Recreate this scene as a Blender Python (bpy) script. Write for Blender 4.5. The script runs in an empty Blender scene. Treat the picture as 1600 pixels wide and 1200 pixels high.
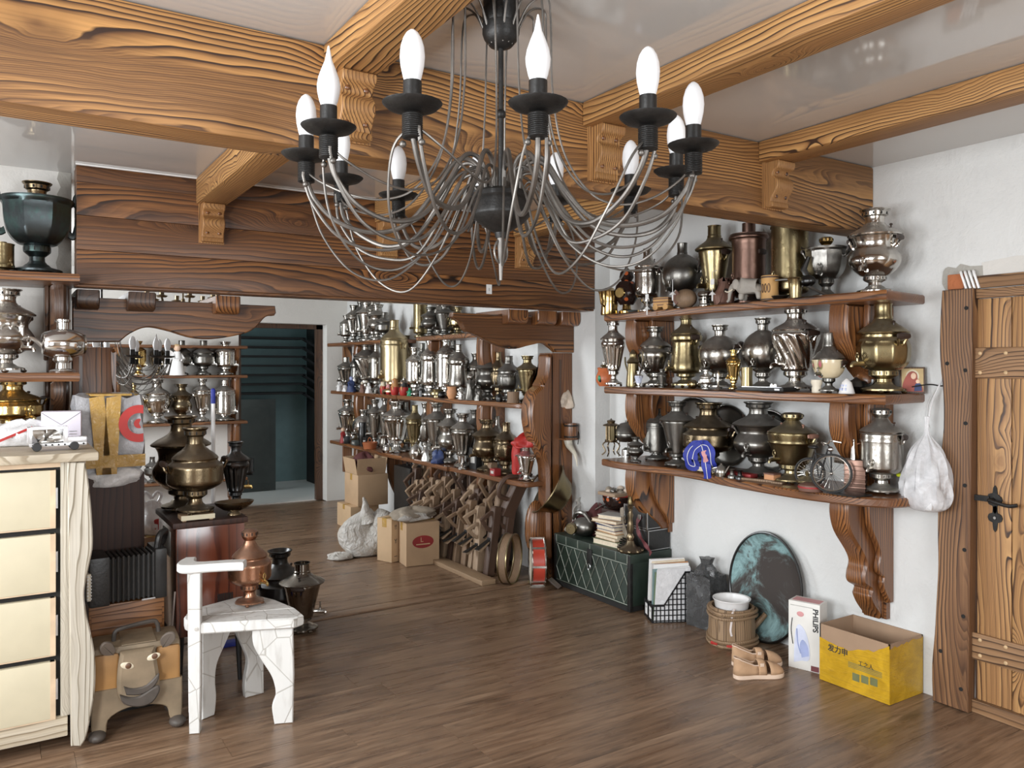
import bpy, bmesh, math, random
from mathutils import Vector, Matrix, Euler
random.seed(7)
S = bpy.context.scene
C = S.collection
PI = math.pi
R = math.radians
# ---------------------------------------------------------------- camera
FPX, YAW, EYE, HOR = 1255.0, R(32.6), 1.5, 575.0      # focal length in pixels of the 1600 wide frame, heading, eye height, horizon row
cam = bpy.data.cameras.new('camera'); cam_o = bpy.data.objects.new('camera', cam); C.objects.link(cam_o)
cam.sensor_width = 36; cam.lens = 36 * FPX / 1600; cam.shift_y = -(600 - HOR) / 1600
cam.clip_start = 0.05
cam_o.location = (0, 0, EYE); cam_o.rotation_euler = (PI / 2, 0, -YAW)
S.camera = cam_o
# ---------------------------------------------------------------- view, world, lights
S.view_settings.view_transform = 'Standard'
try: S.view_settings.look = 'None'
except Exception: pass
S.view_settings.gamma = 1.0
S.view_settings.use_curve_mapping = False
S.view_settings.exposure = -0.05
S.cycles.max_bounces = 8; S.cycles.diffuse_bounces = 5; S.cycles.glossy_bounces = 4
S.cycles.sample_clamp_indirect = 4.0
w = bpy.data.worlds.new('sky'); S.world = w; w.use_nodes = True
bg = w.node_tree.nodes['Background']; bg.inputs[0].default_value = (0.75, 0.85, 1.0, 1); bg.inputs[1].default_value = 1.0

def area(name, loc, aim, sx, sy, energy, col=(1, 1, 1)):
    l = bpy.data.lights.new(name, 'AREA'); l.shape = 'RECTANGLE'; l.size = sx; l.size_y = sy
    l.energy = energy; l.color = col
    o = bpy.data.objects.new(name, l); C.objects.link(o); o.location = loc
    o.rotation_euler = (Vector(aim) - Vector(loc)).to_track_quat('-Z', 'Z').to_euler()
    return o
# daylight entering by the windows (they stand outside the frame, in the walls built below)
area('daylight_side_window', (-1.93, 2.75, 1.52), (3, 2.75, 1.2), 1.5, 1.3, 92, (0.95, 0.975, 1.0))
area('daylight_side_window', (-1.93, 0.55, 1.52), (3, 0.55, 1.2), 1.5, 1.3, 160, (0.93, 0.97, 1.0))
area('daylight_back_window', (1.2, -1.73, 1.5), (1.6, 3, 1.0), 1.6, 1.3, 72, (0.95, 0.98, 1.0))
area('daylight_far_window', (-0.53, 6.6, 1.5), (3, 6.9, 1.1), 1.8, 1.3, 125, (0.93, 0.97, 1.0))

# ---------------------------------------------------------------- geometry helpers
FWD = Vector((math.sin(YAW), math.cos(YAW), 0)); RGT = Vector((math.cos(YAW), -math.sin(YAW), 0))
def ray(px, py):
    return FWD + RGT * ((px - 800) / FPX) + Vector((0, 0, (HOR - py) / FPX))
def P(px, py, X=None, Y=None, Z=None):
    d = ray(px, py)
    if X is not None: t = X / d.x
    elif Y is not None: t = Y / d.y
    else: t = (Z - EYE) / d.z
    return Vector((0, 0, EYE)) + d * t
def depth(v): return Vector(v).to_2d().dot(FWD.to_2d())

class MB:
    """collects shapes that become ONE mesh object"""
    def __init__(s): s.v = []; s.f = []; s.m = []
    def add(s, vs, fs, mi=0, M=None):
        b = len(s.v)
        s.v += [tuple(M @ Vector(p)) if M is not None else tuple(p) for p in vs]
        s.f += [tuple(b + i for i in f) for f in fs]; s.m += [mi] * len(fs)
        return s
    def box(s, x0, x1, y0, y1, z0, z1, mi=0, M=None, ch=0.0):
        if ch <= 0:
            vs = [(x0,y0,z0),(x1,y0,z0),(x1,y1,z0),(x0,y1,z0),(x0,y0,z1),(x1,y0,z1),(x1,y1,z1),(x0,y1,z1)]
            fs = [(3,2,1,0),(4,5,6,7),(0,1,5,4),(1,2,6,5),(2,3,7,6),(3,0,4,7)]
            return s.add(vs, fs, mi, M)
        bm = bmesh.new(); bmesh.ops.create_cube(bm, size=1)
        for v in bm.verts:
            v.co = Vector((x0 + (v.co.x + .5) * (x1 - x0), y0 + (v.co.y + .5) * (y1 - y0), z0 + (v.co.z + .5) * (z1 - z0)))
        bmesh.ops.bevel(bm, geom=bm.edges[:], offset=ch, segments=2, affect='EDGES', profile=0.6)
        bm.verts.index_update()
        s.add([v.co.copy() for v in bm.verts], [tuple(v.index for v in f.verts) for f in bm.faces], mi, M)
        bm.free(); return s
    def lathe(s, prof, n=24, mi=0, M=None, mod=None, cap=True):
        vs = []; fs = []
        for (r, z) in prof:
            for k in range(n):
                a = 2 * PI * k / n
                rr = r * (mod(a, z) if mod else 1)
                vs.append((rr * math.cos(a), rr * math.sin(a), z))
        for i in range(len(prof) - 1):
            for k in range(n):
                k2 = (k + 1) % n
                fs.append((i * n + k, i * n + k2, (i + 1) * n + k2, (i + 1) * n + k))
        if cap:
            if prof[0][0] > 1e-6: fs.append(tuple(range(n))[::-1])
            if prof[-1][0] > 1e-6: fs.append(tuple((len(prof) - 1) * n + k for k in range(n)))
        return s.add(vs, fs, mi, M)
    def tube(s, path, rad, n=8, mi=0, M=None, closed=False):
        path = [Vector(p) for p in path]; N = len(path)
        rr = rad if isinstance(rad, (list, tuple)) else [rad] * N
        vs = []; fs = []; nrm = None
        for i, p in enumerate(path):
            if closed: t = path[(i + 1) % N] - path[i - 1]
            else: t = path[min(i + 1, N - 1)] - path[max(i - 1, 0)]
            t.normalize()
            if nrm is None:
                nrm = t.orthogonal().normalized()
            nrm = (nrm - t * nrm.dot(t))
            if nrm.length < 1e-6: nrm = t.orthogonal()
            nrm.normalize(); b = t.cross(nrm)
            for k in range(n):
                a = 2 * PI * k / n
                vs.append(p + (nrm * math.cos(a) + b * math.sin(a)) * rr[i])
        L = N if closed else N - 1
        for i in range(L):
            j = (i + 1) % N
            for k in range(n):
                k2 = (k + 1) % n
                fs.append((i * n + k, i * n + k2, j * n + k2, j * n + k))
        if not closed:
            fs.append(tuple(range(n))[::-1]); fs.append(tuple((N - 1) * n + k for k in range(n)))
        return s.add(vs, fs, mi, M)
    def prism(s, outline, a, b, axis='y', mi=0, M=None, ch=0.0):
        """outline of 2D points swept between a and b along an axis ('y': (x,z) outline, 'x': (y,z), 'z': (x,y))"""
        def to(p, h):
            return {'y': (p[0], h, p[1]), 'x': (h, p[0], p[1]), 'z': (p[0], p[1], h)}[axis]
        n = len(outline)
        if ch > 0:
            cx = sum(p[0] for p in outline) / n; cy = sum(p[1] for p in outline) / n
            ins = []
            for i in range(n):
                p0 = Vector(outline[i - 1]); p1 = Vector(outline[i]); p2 = Vector(outline[(i + 1) % n])
                d = ((p1 - p0).normalized() + (p2 - p1).normalized())
                d = d.normalized() if d.length > 1e-6 else (p2 - p1).normalized()
                ins.append((p1.x, p1.y, d))
            ar = sum(outline[i - 1][0] * outline[i][1] - outline[i][0] * outline[i - 1][1] for i in range(n))
            sg = 1 if ar > 0 else -1
            inner = [(x - sg * d.y * ch, y + sg * d.x * ch) for x, y, d in ins]
            sgn = 1 if b > a else -1
            rings = [(inner, a), (outline, a + sgn * ch), (outline, b - sgn * ch), (inner, b)]
        else: rings = [(outline, a), (outline, b)]
        vs = [to(p, h) for o, h in rings for p in o]; fs = []
        for r_ in range(len(rings) - 1):
            for i in range(n):
                j = (i + 1) % n
                fs.append((r_ * n + i, r_ * n + j, (r_ + 1) * n + j, (r_ + 1) * n + i))
        fs.append(tuple(range(n))[::-1]); fs.append(tuple((len(rings) - 1) * n + i for i in range(n)))
        return s.add(vs, fs, mi, M)
    def ball(s, c, r, n=10, mi=0, sz=(1, 1, 1), M=None):
        prof = [(math.sin(PI * i / n), -math.cos(PI * i / n)) for i in range(n + 1)]
        prof[0] = (0, -1); prof[-1] = (0, 1)
        m = Matrix.Translation(c) @ Matrix.Diagonal((r * sz[0], r * sz[1], r * sz[2], 1))
        if M is not None: m = M @ m
        return s.lathe(prof, n + 4, mi, m, cap=False)
    def mesh(s, name, mats, smooth=True, ang=40):
        me = bpy.data.meshes.new(name); me.from_pydata(s.v, [], s.f)
        for m in (mats if isinstance(mats, (list, tuple)) else [mats]): me.materials.append(m)
        me.polygons.foreach_set('material_index', s.m)
        bm = bmesh.new(); bm.from_mesh(me)
        bmesh.ops.remove_doubles(bm, verts=bm.verts[:], dist=1e-6)
        bmesh.ops.recalc_face_normals(bm, faces=bm.faces[:])
        if smooth:
            for f in bm.faces: f.smooth = True
            ca = R(ang)
            for e in bm.edges:
                if len(e.link_faces) == 2 and e.calc_face_angle(0) > ca: e.smooth = False
        bm.to_mesh(me); bm.free(); me.update()
        return me
    def build(s, name, mats, parent=None, smooth=True, loc=None, rot=None, ang=40):
        o = bpy.data.objects.new(name, s.mesh(name, mats, smooth, ang)); C.objects.link(o)
        if parent is not None: o.parent = parent
        if loc is not None: o.location = loc
        if rot is not None: o.rotation_euler = rot
        return o

LABELS = set()
def tag(o, label=None, cat=None, group=None, kind=None):
    if label:
        o['label'] = label
        LABELS.add(label)
    if cat: o['category'] = cat
    if group: o['group'] = group
    if kind: o['kind'] = kind
    return o
def thing(name, label, cat, loc=(0, 0, 0), rz=0, group=None, scale=None):
    o = bpy.data.objects.new(name, None); C.objects.link(o); o.empty_display_size = 0.05
    o.location = loc; o.rotation_euler = (0, 0, rz)
    if scale: o.scale = scale
    return tag(o, label, cat, group)
def struct(o): o['kind'] = 'structure'; return o
def link(me, name, parent=None, loc=None, rot=None):
    o = bpy.data.objects.new(name, me); C.objects.link(o)
    if parent is not None: o.parent = parent
    if loc is not None: o.location = loc
    if rot is not None: o.rotation_euler = rot
    return o
def own_mat(o, m, slot=0):
    o.material_slots[slot].link = 'OBJECT'; o.material_slots[slot].material = m
def RM(rx=0, ry=0, rz=0): return Euler((rx, ry, rz)).to_matrix().to_4x4()
def TM(x, y, z): return Matrix.Translation((x, y, z))
def spline(pts, k=8):
    """Catmull-Rom through the points"""
    pts = [Vector(p) for p in pts]; out = []
    for i in range(len(pts) - 1):
        p0 = pts[max(i - 1, 0)]; p1 = pts[i]; p2 = pts[i + 1]; p3 = pts[min(i + 2, len(pts) - 1)]
        for j in range(k):
            t = j / k
            out.append(0.5 * ((2 * p1) + (p2 - p0) * t + (2 * p0 - 5 * p1 + 4 * p2 - p3) * t * t + (3 * p1 - p0 - 3 * p2 + p3) * t ** 3))
    out.append(pts[-1]); return out
def sp2(pts, k=6): return [(p.x, p.y) for p in spline([(a, b, 0) for a, b in pts], k)]
def text(body, size, mat, name, parent, loc, rot, ext=0.0006, align='CENTER', off=0.0):
    cu = bpy.data.curves.new(name, 'FONT'); cu.body = body; cu.size = size; cu.extrude = ext; cu.align_x = align; cu.align_y = 'CENTER'
    cu.resolution_u = 3; cu.offset = off
    t = bpy.data.objects.new(name + '_text', cu); C.objects.link(t)
    dg = bpy.context.evaluated_depsgraph_get(); dg.update()
    me = bpy.data.meshes.new_from_object(t.evaluated_get(dg)); me.name = name
    bpy.data.objects.remove(t); bpy.data.curves.remove(cu)
    me.materials.clear(); me.materials.append(mat)
    return link(me, name, parent, loc, rot)

# ---------------------------------------------------------------- materials
class NT:
    def __init__(s, name):
        s.m = bpy.data.materials.new(name); s.m.use_nodes = True; s.t = s.m.node_tree; s.n = s.t.nodes
        s.b = s.n['Principled BSDF']
    def new(s, typ, **kw):
        nd = s.n.new(typ)
        for k, v in kw.items(): setattr(nd, k, v)
        return nd
    def con(s, a, b): s.t.links.new(a, b); return s
    def val(s, sock, v):
        if hasattr(v, 'links') or isinstance(v, bpy.types.NodeSocket): s.con(v, sock)
        else: sock.default_value = v
    def math(s, op, a, b=0.0, c=None, clamp=False):
        nd = s.new('ShaderNodeMath', operation=op, use_clamp=clamp)
        s.val(nd.inputs[0], a); s.val(nd.inputs[1], b)
        if c is not None: s.val(nd.inputs[2], c)
        return nd.outputs[0]
    def noise(s, vec, scale, detail=2.0, rough=0.5, dist=0.0, out='Fac'):
        nd = s.new('ShaderNodeTexNoise'); nd.inputs['Scale'].default_value = scale
        nd.inputs['Detail'].default_value = detail; nd.inputs['Roughness'].default_value = rough; nd.inputs['Distortion'].default_value = dist
        if vec is not None: s.con(vec, nd.inputs['Vector'])
        return nd.outputs[out]
    def ramp(s, fac, stops, interp='LINEAR'):
        nd = s.new('ShaderNodeValToRGB'); cr = nd.color_ramp; cr.interpolation = interp
        while len(cr.elements) < len(stops): cr.elements.new(0.5)
        for e, (p, c) in zip(cr.elements, stops):
            e.position = p; e.color = (c, c, c, 1) if isinstance(c, (int, float)) else (*c, 1)
        s.con(fac, nd.inputs[0]); return nd.outputs[0]
    def mix(s, fac, a, b, blend='MIX'):
        nd = s.new('ShaderNodeMix', data_type='RGBA', blend_type=blend)
        s.val(nd.inputs[0], fac)
        for i, v in ((6, a), (7, b)):
            if isinstance(v, bpy.types.NodeSocket): s.con(v, nd.inputs[i])
            else: nd.inputs[i].default_value = (*v, 1)
        return nd.outputs[2]
    def coord(s, which='Object', rnd=True, rot=(0, 0, 0), scale=(1, 1, 1)):
        tc = s.new('ShaderNodeTexCoord'); v = tc.outputs[which]
        if rnd:
            oi = s.new('ShaderNodeObjectInfo')
            mu = s.new('ShaderNodeVectorMath', operation='SCALE'); mu.inputs[0].default_value = (13.0, 7.0, 17.0)
            s.con(oi.outputs['Random'], mu.inputs['Scale'])
            ad = s.new('ShaderNodeVectorMath', operation='ADD'); s.con(v, ad.inputs[0]); s.con(mu.outputs[0], ad.inputs[1]); v = ad.outputs[0]
        mp = s.new('ShaderNodeMapping'); mp.inputs['Rotation'].default_value = rot; mp.inputs['Scale'].default_value = scale
        s.con(v, mp.inputs[0]); return mp.outputs[0]
    def scale(s, v, sc):
        mp = s.new('ShaderNodeMapping'); mp.inputs['Scale'].default_value = sc; s.con(v, mp.inputs[0]); return mp.outputs[0]
    def bump(s, h, strength=0.2, dist=0.01):
        nd = s.new('ShaderNodeBump'); nd.inputs['Strength'].default_value = strength; nd.inputs['Distance'].default_value = dist
        s.con(h, nd.inputs['Height']); s.con(nd.outputs[0], s.b.inputs['Normal']); return s
    def set(s, **kw):
        for k, v in kw.items():
            k = k.replace('_', ' ')
            sock = s.b.inputs[k]
            if isinstance(v, bpy.types.NodeSocket): s.con(v, sock)
            elif isinstance(v, tuple) and len(v) == 3: sock.default_value = (*v, 1)
            else: sock.default_value = v
        return s

def plain(name, col, rough=0.5, metal=0.0, var=0.15, nscale=12, bump=0.0, **kw):
    """a colour with a little uneven tone of its own"""
    n = NT(name); v = n.coord()
    f = n.noise(v, nscale, 4)
    lo = tuple(c * (1 - var) for c in col); hi = tuple(min(1, c * (1 + var)) for c in col)
    n.set(Base_Color=n.ramp(f, [(0.3, lo), (0.7, hi)]), Roughness=rough, Metallic=metal)
    if bump: n.bump(n.noise(v, nscale * 5, 3), bump, 0.004)
    for k, x in kw.items(): n.set(**{k: x})
    return n.m

def wood(name, axis, light, mid, dark, freq=75, amp=0.11, knots=1.0, rough=0.55, bump=0.35, lac=0.0, kfreq=(1.5, 4.4), sharp=1.0):
    """scorched, brushed softwood: growth rings that bend round knots; axis = the local axis along the grain"""
    n = NT(name)
    rot = {'x': (0, 0, 0), 'y': (0, 0, -PI / 2), 'z': (0, PI / 2, 0)}[axis]
    v = n.coord('Object', True, rot)
    sx = n.new('ShaderNodeSeparateXYZ'); n.con(v, sx.inputs[0])
    low = n.noise(n.scale(v, (0.32, 2.4, 2.4)), 1.6, 1.0, 0.45)
    wig = n.noise(n.scale(v, (1.6, 5, 5)), 2.0, 2.0, 0.5)
    vo = n.new('ShaderNodeTexVoronoi'); vo.inputs['Scale'].default_value = 1.0; vo.inputs['Randomness'].default_value = 1.0
    wv = n.new('ShaderNodeVectorMath', operation='ADD'); n.con(n.scale(v, (kfreq[0], kfreq[1], kfreq[1])), wv.inputs[0])
    wn_ = n.new('ShaderNodeVectorMath', operation='SCALE'); wn_.inputs['Scale'].default_value = 0.10
    n.con(n.noise(v, 9, 2, out='Color'), wn_.inputs[0]); n.con(wn_.outputs[0], wv.inputs[1])
    n.con(wv.outputs[0], vo.inputs['Vector'])
    d = vo.outputs['Distance']
    kn = n.math('POWER', 2.718, n.math('MULTIPLY', n.math('MULTIPLY', d, d), -22.0))
    f = n.math('ADD', n.math('MULTIPLY', sx.outputs[1], 0.75), n.math('MULTIPLY', sx.outputs[2], 0.55))
    f = n.math('ADD', f, n.math('MULTIPLY', low, amp * 2.4))
    f = n.math('ADD', f, n.math('MULTIPLY', wig, 0.018))
    f = n.math('ADD', f, n.math('MULTIPLY', kn, 0.10 * knots))
    ring = n.math('FRACT', n.math('MULTIPLY', f, freq))
    base = n.ramp(ring, [(0.0, light), (0.45, tuple((a + b) / 2 for a, b in zip(light, mid))), (0.70, mid), (0.82, dark), (0.94, dark), (1.0, light)])
    # where the face runs with the rings the figure fades to plain fine-lined wood
    st = n.noise(n.scale(v, (0.5, 8, 8)), 1.0, 3, 0.6)
    fine = n.math('FRACT', n.math('MULTIPLY', f, freq * 3.3))
    flat = n.ramp(fine, [(0.0, tuple(a * .35 + b * .65 for a, b in zip(light, mid))), (0.6, mid), (0.9, tuple(b * .55 + c * .45 for b, c in zip(mid, dark))), (1.0, mid)])
    col = n.mix(n.ramp(st, [(0.47, 0.0), (0.60, 0.88)]), base, flat)
    stain = n.noise(n.scale(v, (0.9, 4, 4)), 1.3, 4, 0.6)
    col = n.mix(n.ramp(stain, [(0.45, 0.0), (0.8, 0.45)]), col, tuple(a * .45 + b * .3 for a, b in zip(mid, dark)))
    fib = n.noise(n.scale(v, (3, 190, 190)), 1.0, 2)
    col = n.mix(n.ramp(fib, [(0.40, 0.0), (0.8, 0.35)]), col, dark)
    core = n.ramp(d, [(0.06, 1.0), (0.17, 0.0)])
    sel = n.ramp(vo.outputs['Color'], [(0.30, 0.0), (0.45, 1.0)])
    col = n.mix(n.math('MULTIPLY', n.math('MULTIPLY', core, sel), 0.85 * min(1, knots)), col, tuple(c * 0.8 for c in dark))
    n.set(Base_Color=col, Roughness=rough)
    if lac: n.set(Coat_Weight=lac, Coat_Roughness=0.25)
    h = n.ramp(ring, [(0.0, 0.3), (0.8, 0.5), (0.93, 1.0), (1.0, 0.3)])
    n.bump(h, bump, 0.0025)
    return n.m

def metal(name, col, rough=0.28, stain=0.35, dark=None, dust=0.55, spots=None):
    """old polished metal: blotchy tarnish and dust on what faces up"""
    n = NT(name); v = n.coord('Object', True)
    dark = dark or tuple(c * 0.45 for c in col)
    f = n.noise(v, 3.2, 5, 0.62, 0.4)
    c = n.mix(n.math('MULTIPLY', n.ramp(f, [(0.36, 0.0), (0.68, 1.0)]), stain), col, dark)
    f2 = n.noise(v, 14, 3)
    if spots: c = n.mix(n.ramp(n.noise(v, 4.5, 6, 0.7), [(0.5, 0.0), (0.62, 1.0)]), c, spots)
    ge = n.new('ShaderNodeNewGeometry'); sp = n.new('ShaderNodeSeparateXYZ'); n.con(ge.outputs['Normal'], sp.inputs[0])
    du = n.math('MULTIPLY', n.math('MULTIPLY', n.ramp(sp.outputs[2], [(0.25, 0.0), (0.8, 1.0)]), n.ramp(f2, [(0.2, 0.5), (0.7, 1.0)])), dust)
    c = n.mix(du, c, (0.20, 0.19, 0.175))
    n.set(Base_Color=c, Metallic=n.math('SUBTRACT', 1.0, n.math('MULTIPLY', du, 0.75)),
          Roughness=n.math('ADD', n.math('ADD', rough - 0.07, n.math('MULTIPLY', f, 0.16)), n.math('MULTIPLY', du, 0.4)))
    n.bump(n.noise(v, 9, 3), 0.06, 0.02)
    return n.m

M = {}
BL, BM_, BD = (0.60, 0.35, 0.155), (0.40, 0.205, 0.08), (0.060, 0.027, 0.011)
M['beam_x'] = wood('beam_wood', 'x', (0.60, 0.31, 0.105), (0.195, 0.088, 0.031), (0.030, 0.012, 0.006), freq=80)
M['beam_y'] = wood('cross_beam_wood', 'y', (0.66, 0.37, 0.135), (0.37, 0.18, 0.062), (0.045, 0.018, 0.008), freq=95, amp=0.07)
M['corbel'] = wood('corbel_wood', 'z', (0.60, 0.33, 0.12), (0.36, 0.17, 0.06), (0.05, 0.02, 0.009), freq=140, knots=0.6, amp=0.05)
M['lintel'] = wood('lintel_wood', 'x', (0.33, 0.14, 0.045), (0.105, 0.042, 0.016), (0.015, 0.006, 0.0035), freq=60, amp=0.09, knots=0.8, rough=0.42, lac=0.2)
M['shelf_y'] = wood('shelf_wood', 'y', (0.34, 0.145, 0.050), (0.165, 0.062, 0.023), (0.025, 0.010, 0.005), freq=90, amp=0.07, rough=0.38, lac=0.35)
M['shelf_x'] = wood('shelf_wood_across', 'x', (0.30, 0.13, 0.047), (0.15, 0.058, 0.022), (0.025, 0.010, 0.005), freq=90, amp=0.07, rough=0.38, lac=0.35)
M['bracket'] = wood('bracket_wood', 'z', (0.36, 0.15, 0.047), (0.155, 0.056, 0.019), (0.022, 0.008, 0.004), freq=75, amp=0.12, rough=0.35, lac=0.4)
M['darkwood'] = wood('dark_carved_wood', 'z', (0.115, 0.055, 0.026), (0.075, 0.034, 0.017), (0.018, 0.009, 0.006), freq=75, rough=0.4, lac=0.3)
M['jamb'] = wood('door_post_wood', 'z', (0.36, 0.19, 0.085), (0.155, 0.073, 0.034), (0.026, 0.011, 0.006), freq=95, amp=0.12, rough=0.5)
M['door'] = wood('door_wood', 'z', (0.58, 0.33, 0.135), (0.33, 0.165, 0.065), (0.045, 0.02, 0.010), freq=52, amp=0.10, knots=1.2, rough=0.5, kfreq=(2.4, 6.0))
M['door_y'] = wood('door_ledge_wood', 'y', (0.40, 0.235, 0.12), (0.27, 0.145, 0.068), (0.06, 0.03, 0.016), freq=75, amp=0.06, rough=0.5)
M['white_z'] = wood('whitewashed_wood', 'z', (0.68, 0.64, 0.55), (0.55, 0.50, 0.41), (0.24, 0.20, 0.14), freq=110, amp=0.07, knots=0.5, rough=0.6)
M['white_x'] = wood('whitewashed_wood_across', 'x', (0.64, 0.57, 0.45), (0.54, 0.46, 0.34), (0.30, 0.24, 0.16), freq=70, amp=0.05, knots=0.4, rough=0.5)
M['red_case'] = wood('mahogany', 'z', (0.17, 0.043, 0.019), (0.13, 0.032, 0.014), (0.06, 0.014, 0.008), freq=40, amp=0.05, knots=0.1, rough=0.12, bump=0.03, lac=1.0)
M['brown_case'] = wood('dark_veneer', 'z', (0.055, 0.022, 0.013), (0.04, 0.016, 0.010), (0.02, 0.008, 0.006), freq=60, amp=0.03, knots=0.0, rough=0.6, bump=0.05)
M['tan_case'] = wood('orange_veneer', 'x', (0.30, 0.13, 0.045), (0.22, 0.09, 0.03), (0.10, 0.04, 0.015), freq=60, amp=0.05, knots=0.2, rough=0.35)
M['plane_wood'] = wood('old_plane_wood', 'z', (0.33, 0.22, 0.135), (0.23, 0.145, 0.085), (0.10, 0.06, 0.035), freq=150, amp=0.03, knots=0.2, rough=0.6, bump=0.15)
M['plane_wood_pale'] = wood('pale_plane_wood', 'z', (0.46, 0.33, 0.22), (0.36, 0.25, 0.16), (0.18, 0.12, 0.075), freq=150, amp=0.03, knots=0.2, rough=0.6, bump=0.15)
M['plane_wood_dark'] = wood('dark_plane_wood', 'z', (0.13, 0.075, 0.048), (0.09, 0.05, 0.033), (0.04, 0.022, 0.015), freq=150, amp=0.03, knots=0.2, rough=0.5, bump=0.15)
M['tub_wood'] = wood('tub_wood', 'z', (0.36, 0.24, 0.14), (0.27, 0.17, 0.09), (0.13, 0.08, 0.045), freq=110, amp=0.04, knots=0.2, rough=0.6)
M['plank_pale'] = wood('pale_board', 'y', (0.42, 0.30, 0.19), (0.32, 0.21, 0.12), (0.16, 0.10, 0.06), freq=110, amp=0.04, rough=0.6)

def floor_mat():
    n = NT('laminate_floor'); v = n.coord('Object', True)
    oi = n.new('ShaderNodeObjectInfo')
    a = n.noise(n.scale(v, (1.1, 14, 14)), 1.3, 5, 0.6, 0.5)
    b = n.noise(n.scale(v, (5, 60, 60)), 1.0, 4, 0.6)
    c = n.ramp(a, [(0.30, (0.155, 0.092, 0.055)), (0.5, (0.240, 0.150, 0.092)), (0.70, (0.335, 0.224, 0.145))])
    c = n.mix(n.ramp(b, [(0.42, 0.0), (0.70, 0.65)]), c, (0.085, 0.048, 0.028))
    c = n.mix(n.ramp(n.noise(n.scale(v, (2, 7, 7)), 1.7, 4, 0.65), [(0.56, 0.0), (0.70, 0.6)]), c, (0.066, 0.042, 0.027))
    tone = n.math('ADD', 0.93, n.math('MULTIPLY', oi.outputs['Random'], 0.14))
    hs = n.new('ShaderNodeHueSaturation'); n.con(c, hs.inputs['Color']); n.con(tone, hs.inputs['Value'])
    n.set(Base_Color=hs.outputs[0], Roughness=n.ramp(a, [(0.3, 0.24), (0.7, 0.36)])); n.set(Specular_IOR_Level=0.5)
    n.bump(b, 0.12, 0.002)
    return n.m
M['laminate'] = floor_mat()
def plaster(name, col, b=0.35, smudge=0.0):
    n = NT(name); v = n.coord('Object', False)
    f = n.noise(v, 2.0, 5, 0.6)
    c = n.ramp(f, [(0.3, tuple(x * 0.93 for x in col)), (0.7, col)])
    if smudge:
        s2 = n.noise(v, 3.1, 6, 0.68, 0.3)
        c = n.mix(n.ramp(s2, [(0.60, 0.0), (0.80, smudge)]), c, tuple(x * 0.62 for x in col))
    n.set(Base_Color=c, Roughness=0.9)
    h = n.math('ADD', n.noise(v, 6, 4, 0.6, 0.8), n.math('MULTIPLY', n.noise(v, 60, 2), 0.25))
    n.bump(h, b, 0.02); return n.m
M['wall'] = plaster('white_plaster', (0.74, 0.745, 0.73), 0.4, 0.3)
M['wall2'] = plaster('grey_white_plaster', (0.70, 0.68, 0.64), 0.3, 0.2)
M['dim_wall'] = plaster('brown_board_lining', (0.30, 0.235, 0.18), 0.3, 0.4)
M['grey_patch'] = plaster('bare_grey_plaster', (0.42, 0.40, 0.36), 0.6)
M['brickm'] = plaster('orange_brick', (0.50, 0.17, 0.07), 0.6)
def gloss_ceiling():
    n = NT('stretch_ceiling'); v = n.coord('Object', False)
    n.set(Base_Color=n.ramp(n.noise(v, 1.5, 2), [(0.3, (0.55, 0.53, 0.505)), (0.7, (0.59, 0.57, 0.545))]), Roughness=0.06, Specular_IOR_Level=0.6)
    n.bump(n.noise(v, 2.0, 1), 0.03, 0.02); return n.m
M['ceiling'] = gloss_ceiling()
M['silver'] = metal('polished_nickel', (0.66, 0.63, 0.585), 0.15, 0.5, dust=0.45)
M['chrome'] = metal('bright_chrome', (0.85, 0.84, 0.82), 0.09, 0.1, dust=0.2)
M['nickel'] = metal('worn_nickel', (0.43, 0.405, 0.365), 0.24, 0.6, dust=0.6)
M['pewter'] = metal('dull_pewter', (0.235, 0.225, 0.205), 0.33, 0.6, dust=0.6)
M['brass'] = metal('polished_brass', (0.62, 0.44, 0.175), 0.18, 0.45, dust=0.2)
M['palebrass'] = metal('pale_brass', (0.50, 0.40, 0.235), 0.30, 0.5, dust=0.3)
M['oldbrass'] = metal('tarnished_brass', (0.33, 0.265, 0.145), 0.28, 0.65, dust=0.5)
M['bronze'] = metal('brown_bronze', (0.235, 0.18, 0.11), 0.27, 0.6, dust=0.35)
M['brownpot'] = metal('brown_copper', (0.22, 0.135, 0.105), 0.36, 0.5, dust=0.4)
M['copper'] = metal('old_copper', (0.50, 0.27, 0.17), 0.27, 0.6, dust=0.35)
M['black'] = metal('blackened_metal', (0.085, 0.085, 0.085), 0.3, 0.5, dust=0.3)
M['darkshine'] = metal('dark_mirror_metal', (0.30, 0.27, 0.235), 0.10, 0.4, dust=0.3)
M['patina'] = metal('dark_patina', (0.085, 0.10, 0.105), 0.36, 0.5, dust=0.15, spots=(0.075, 0.115, 0.11))
M['whitemetal'] = metal('white_alloy', (0.82, 0.80, 0.76), 0.3, 0.2, dust=0.1)
M['iron'] = plain('black_iron', (0.028, 0.027, 0.026), 0.45, 0.6, 0.3, 30, 0.2)
M['gunmetal'] = plain('grey_steel_rod', (0.175, 0.162, 0.148), 0.47, 0.85, 0.3, 14)
M['bulb'] = plain('frosted_bulb', (0.85, 0.86, 0.88), 0.3, 0.0, 0.03)
M['bulb_base'] = plain('bulb_collar', (0.80, 0.80, 0.80), 0.4, 0.0, 0.04)
M['hole'] = plain('dark_opening', (0.012, 0.011, 0.010), 0.8)
M['grip'] = plain('dark_wood_grip', (0.035, 0.020, 0.014), 0.45)
M['grip_red'] = plain('pink_wood_grip', (0.33, 0.17, 0.12), 0.5)
def add(name, *a, **k): M[name] = plain(name, *a, **k)
add('cream', (0.66, 0.60, 0.435), 0.45, var=0.03)
add('cream_edge', (0.66, 0.50, 0.34), 0.5)
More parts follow.
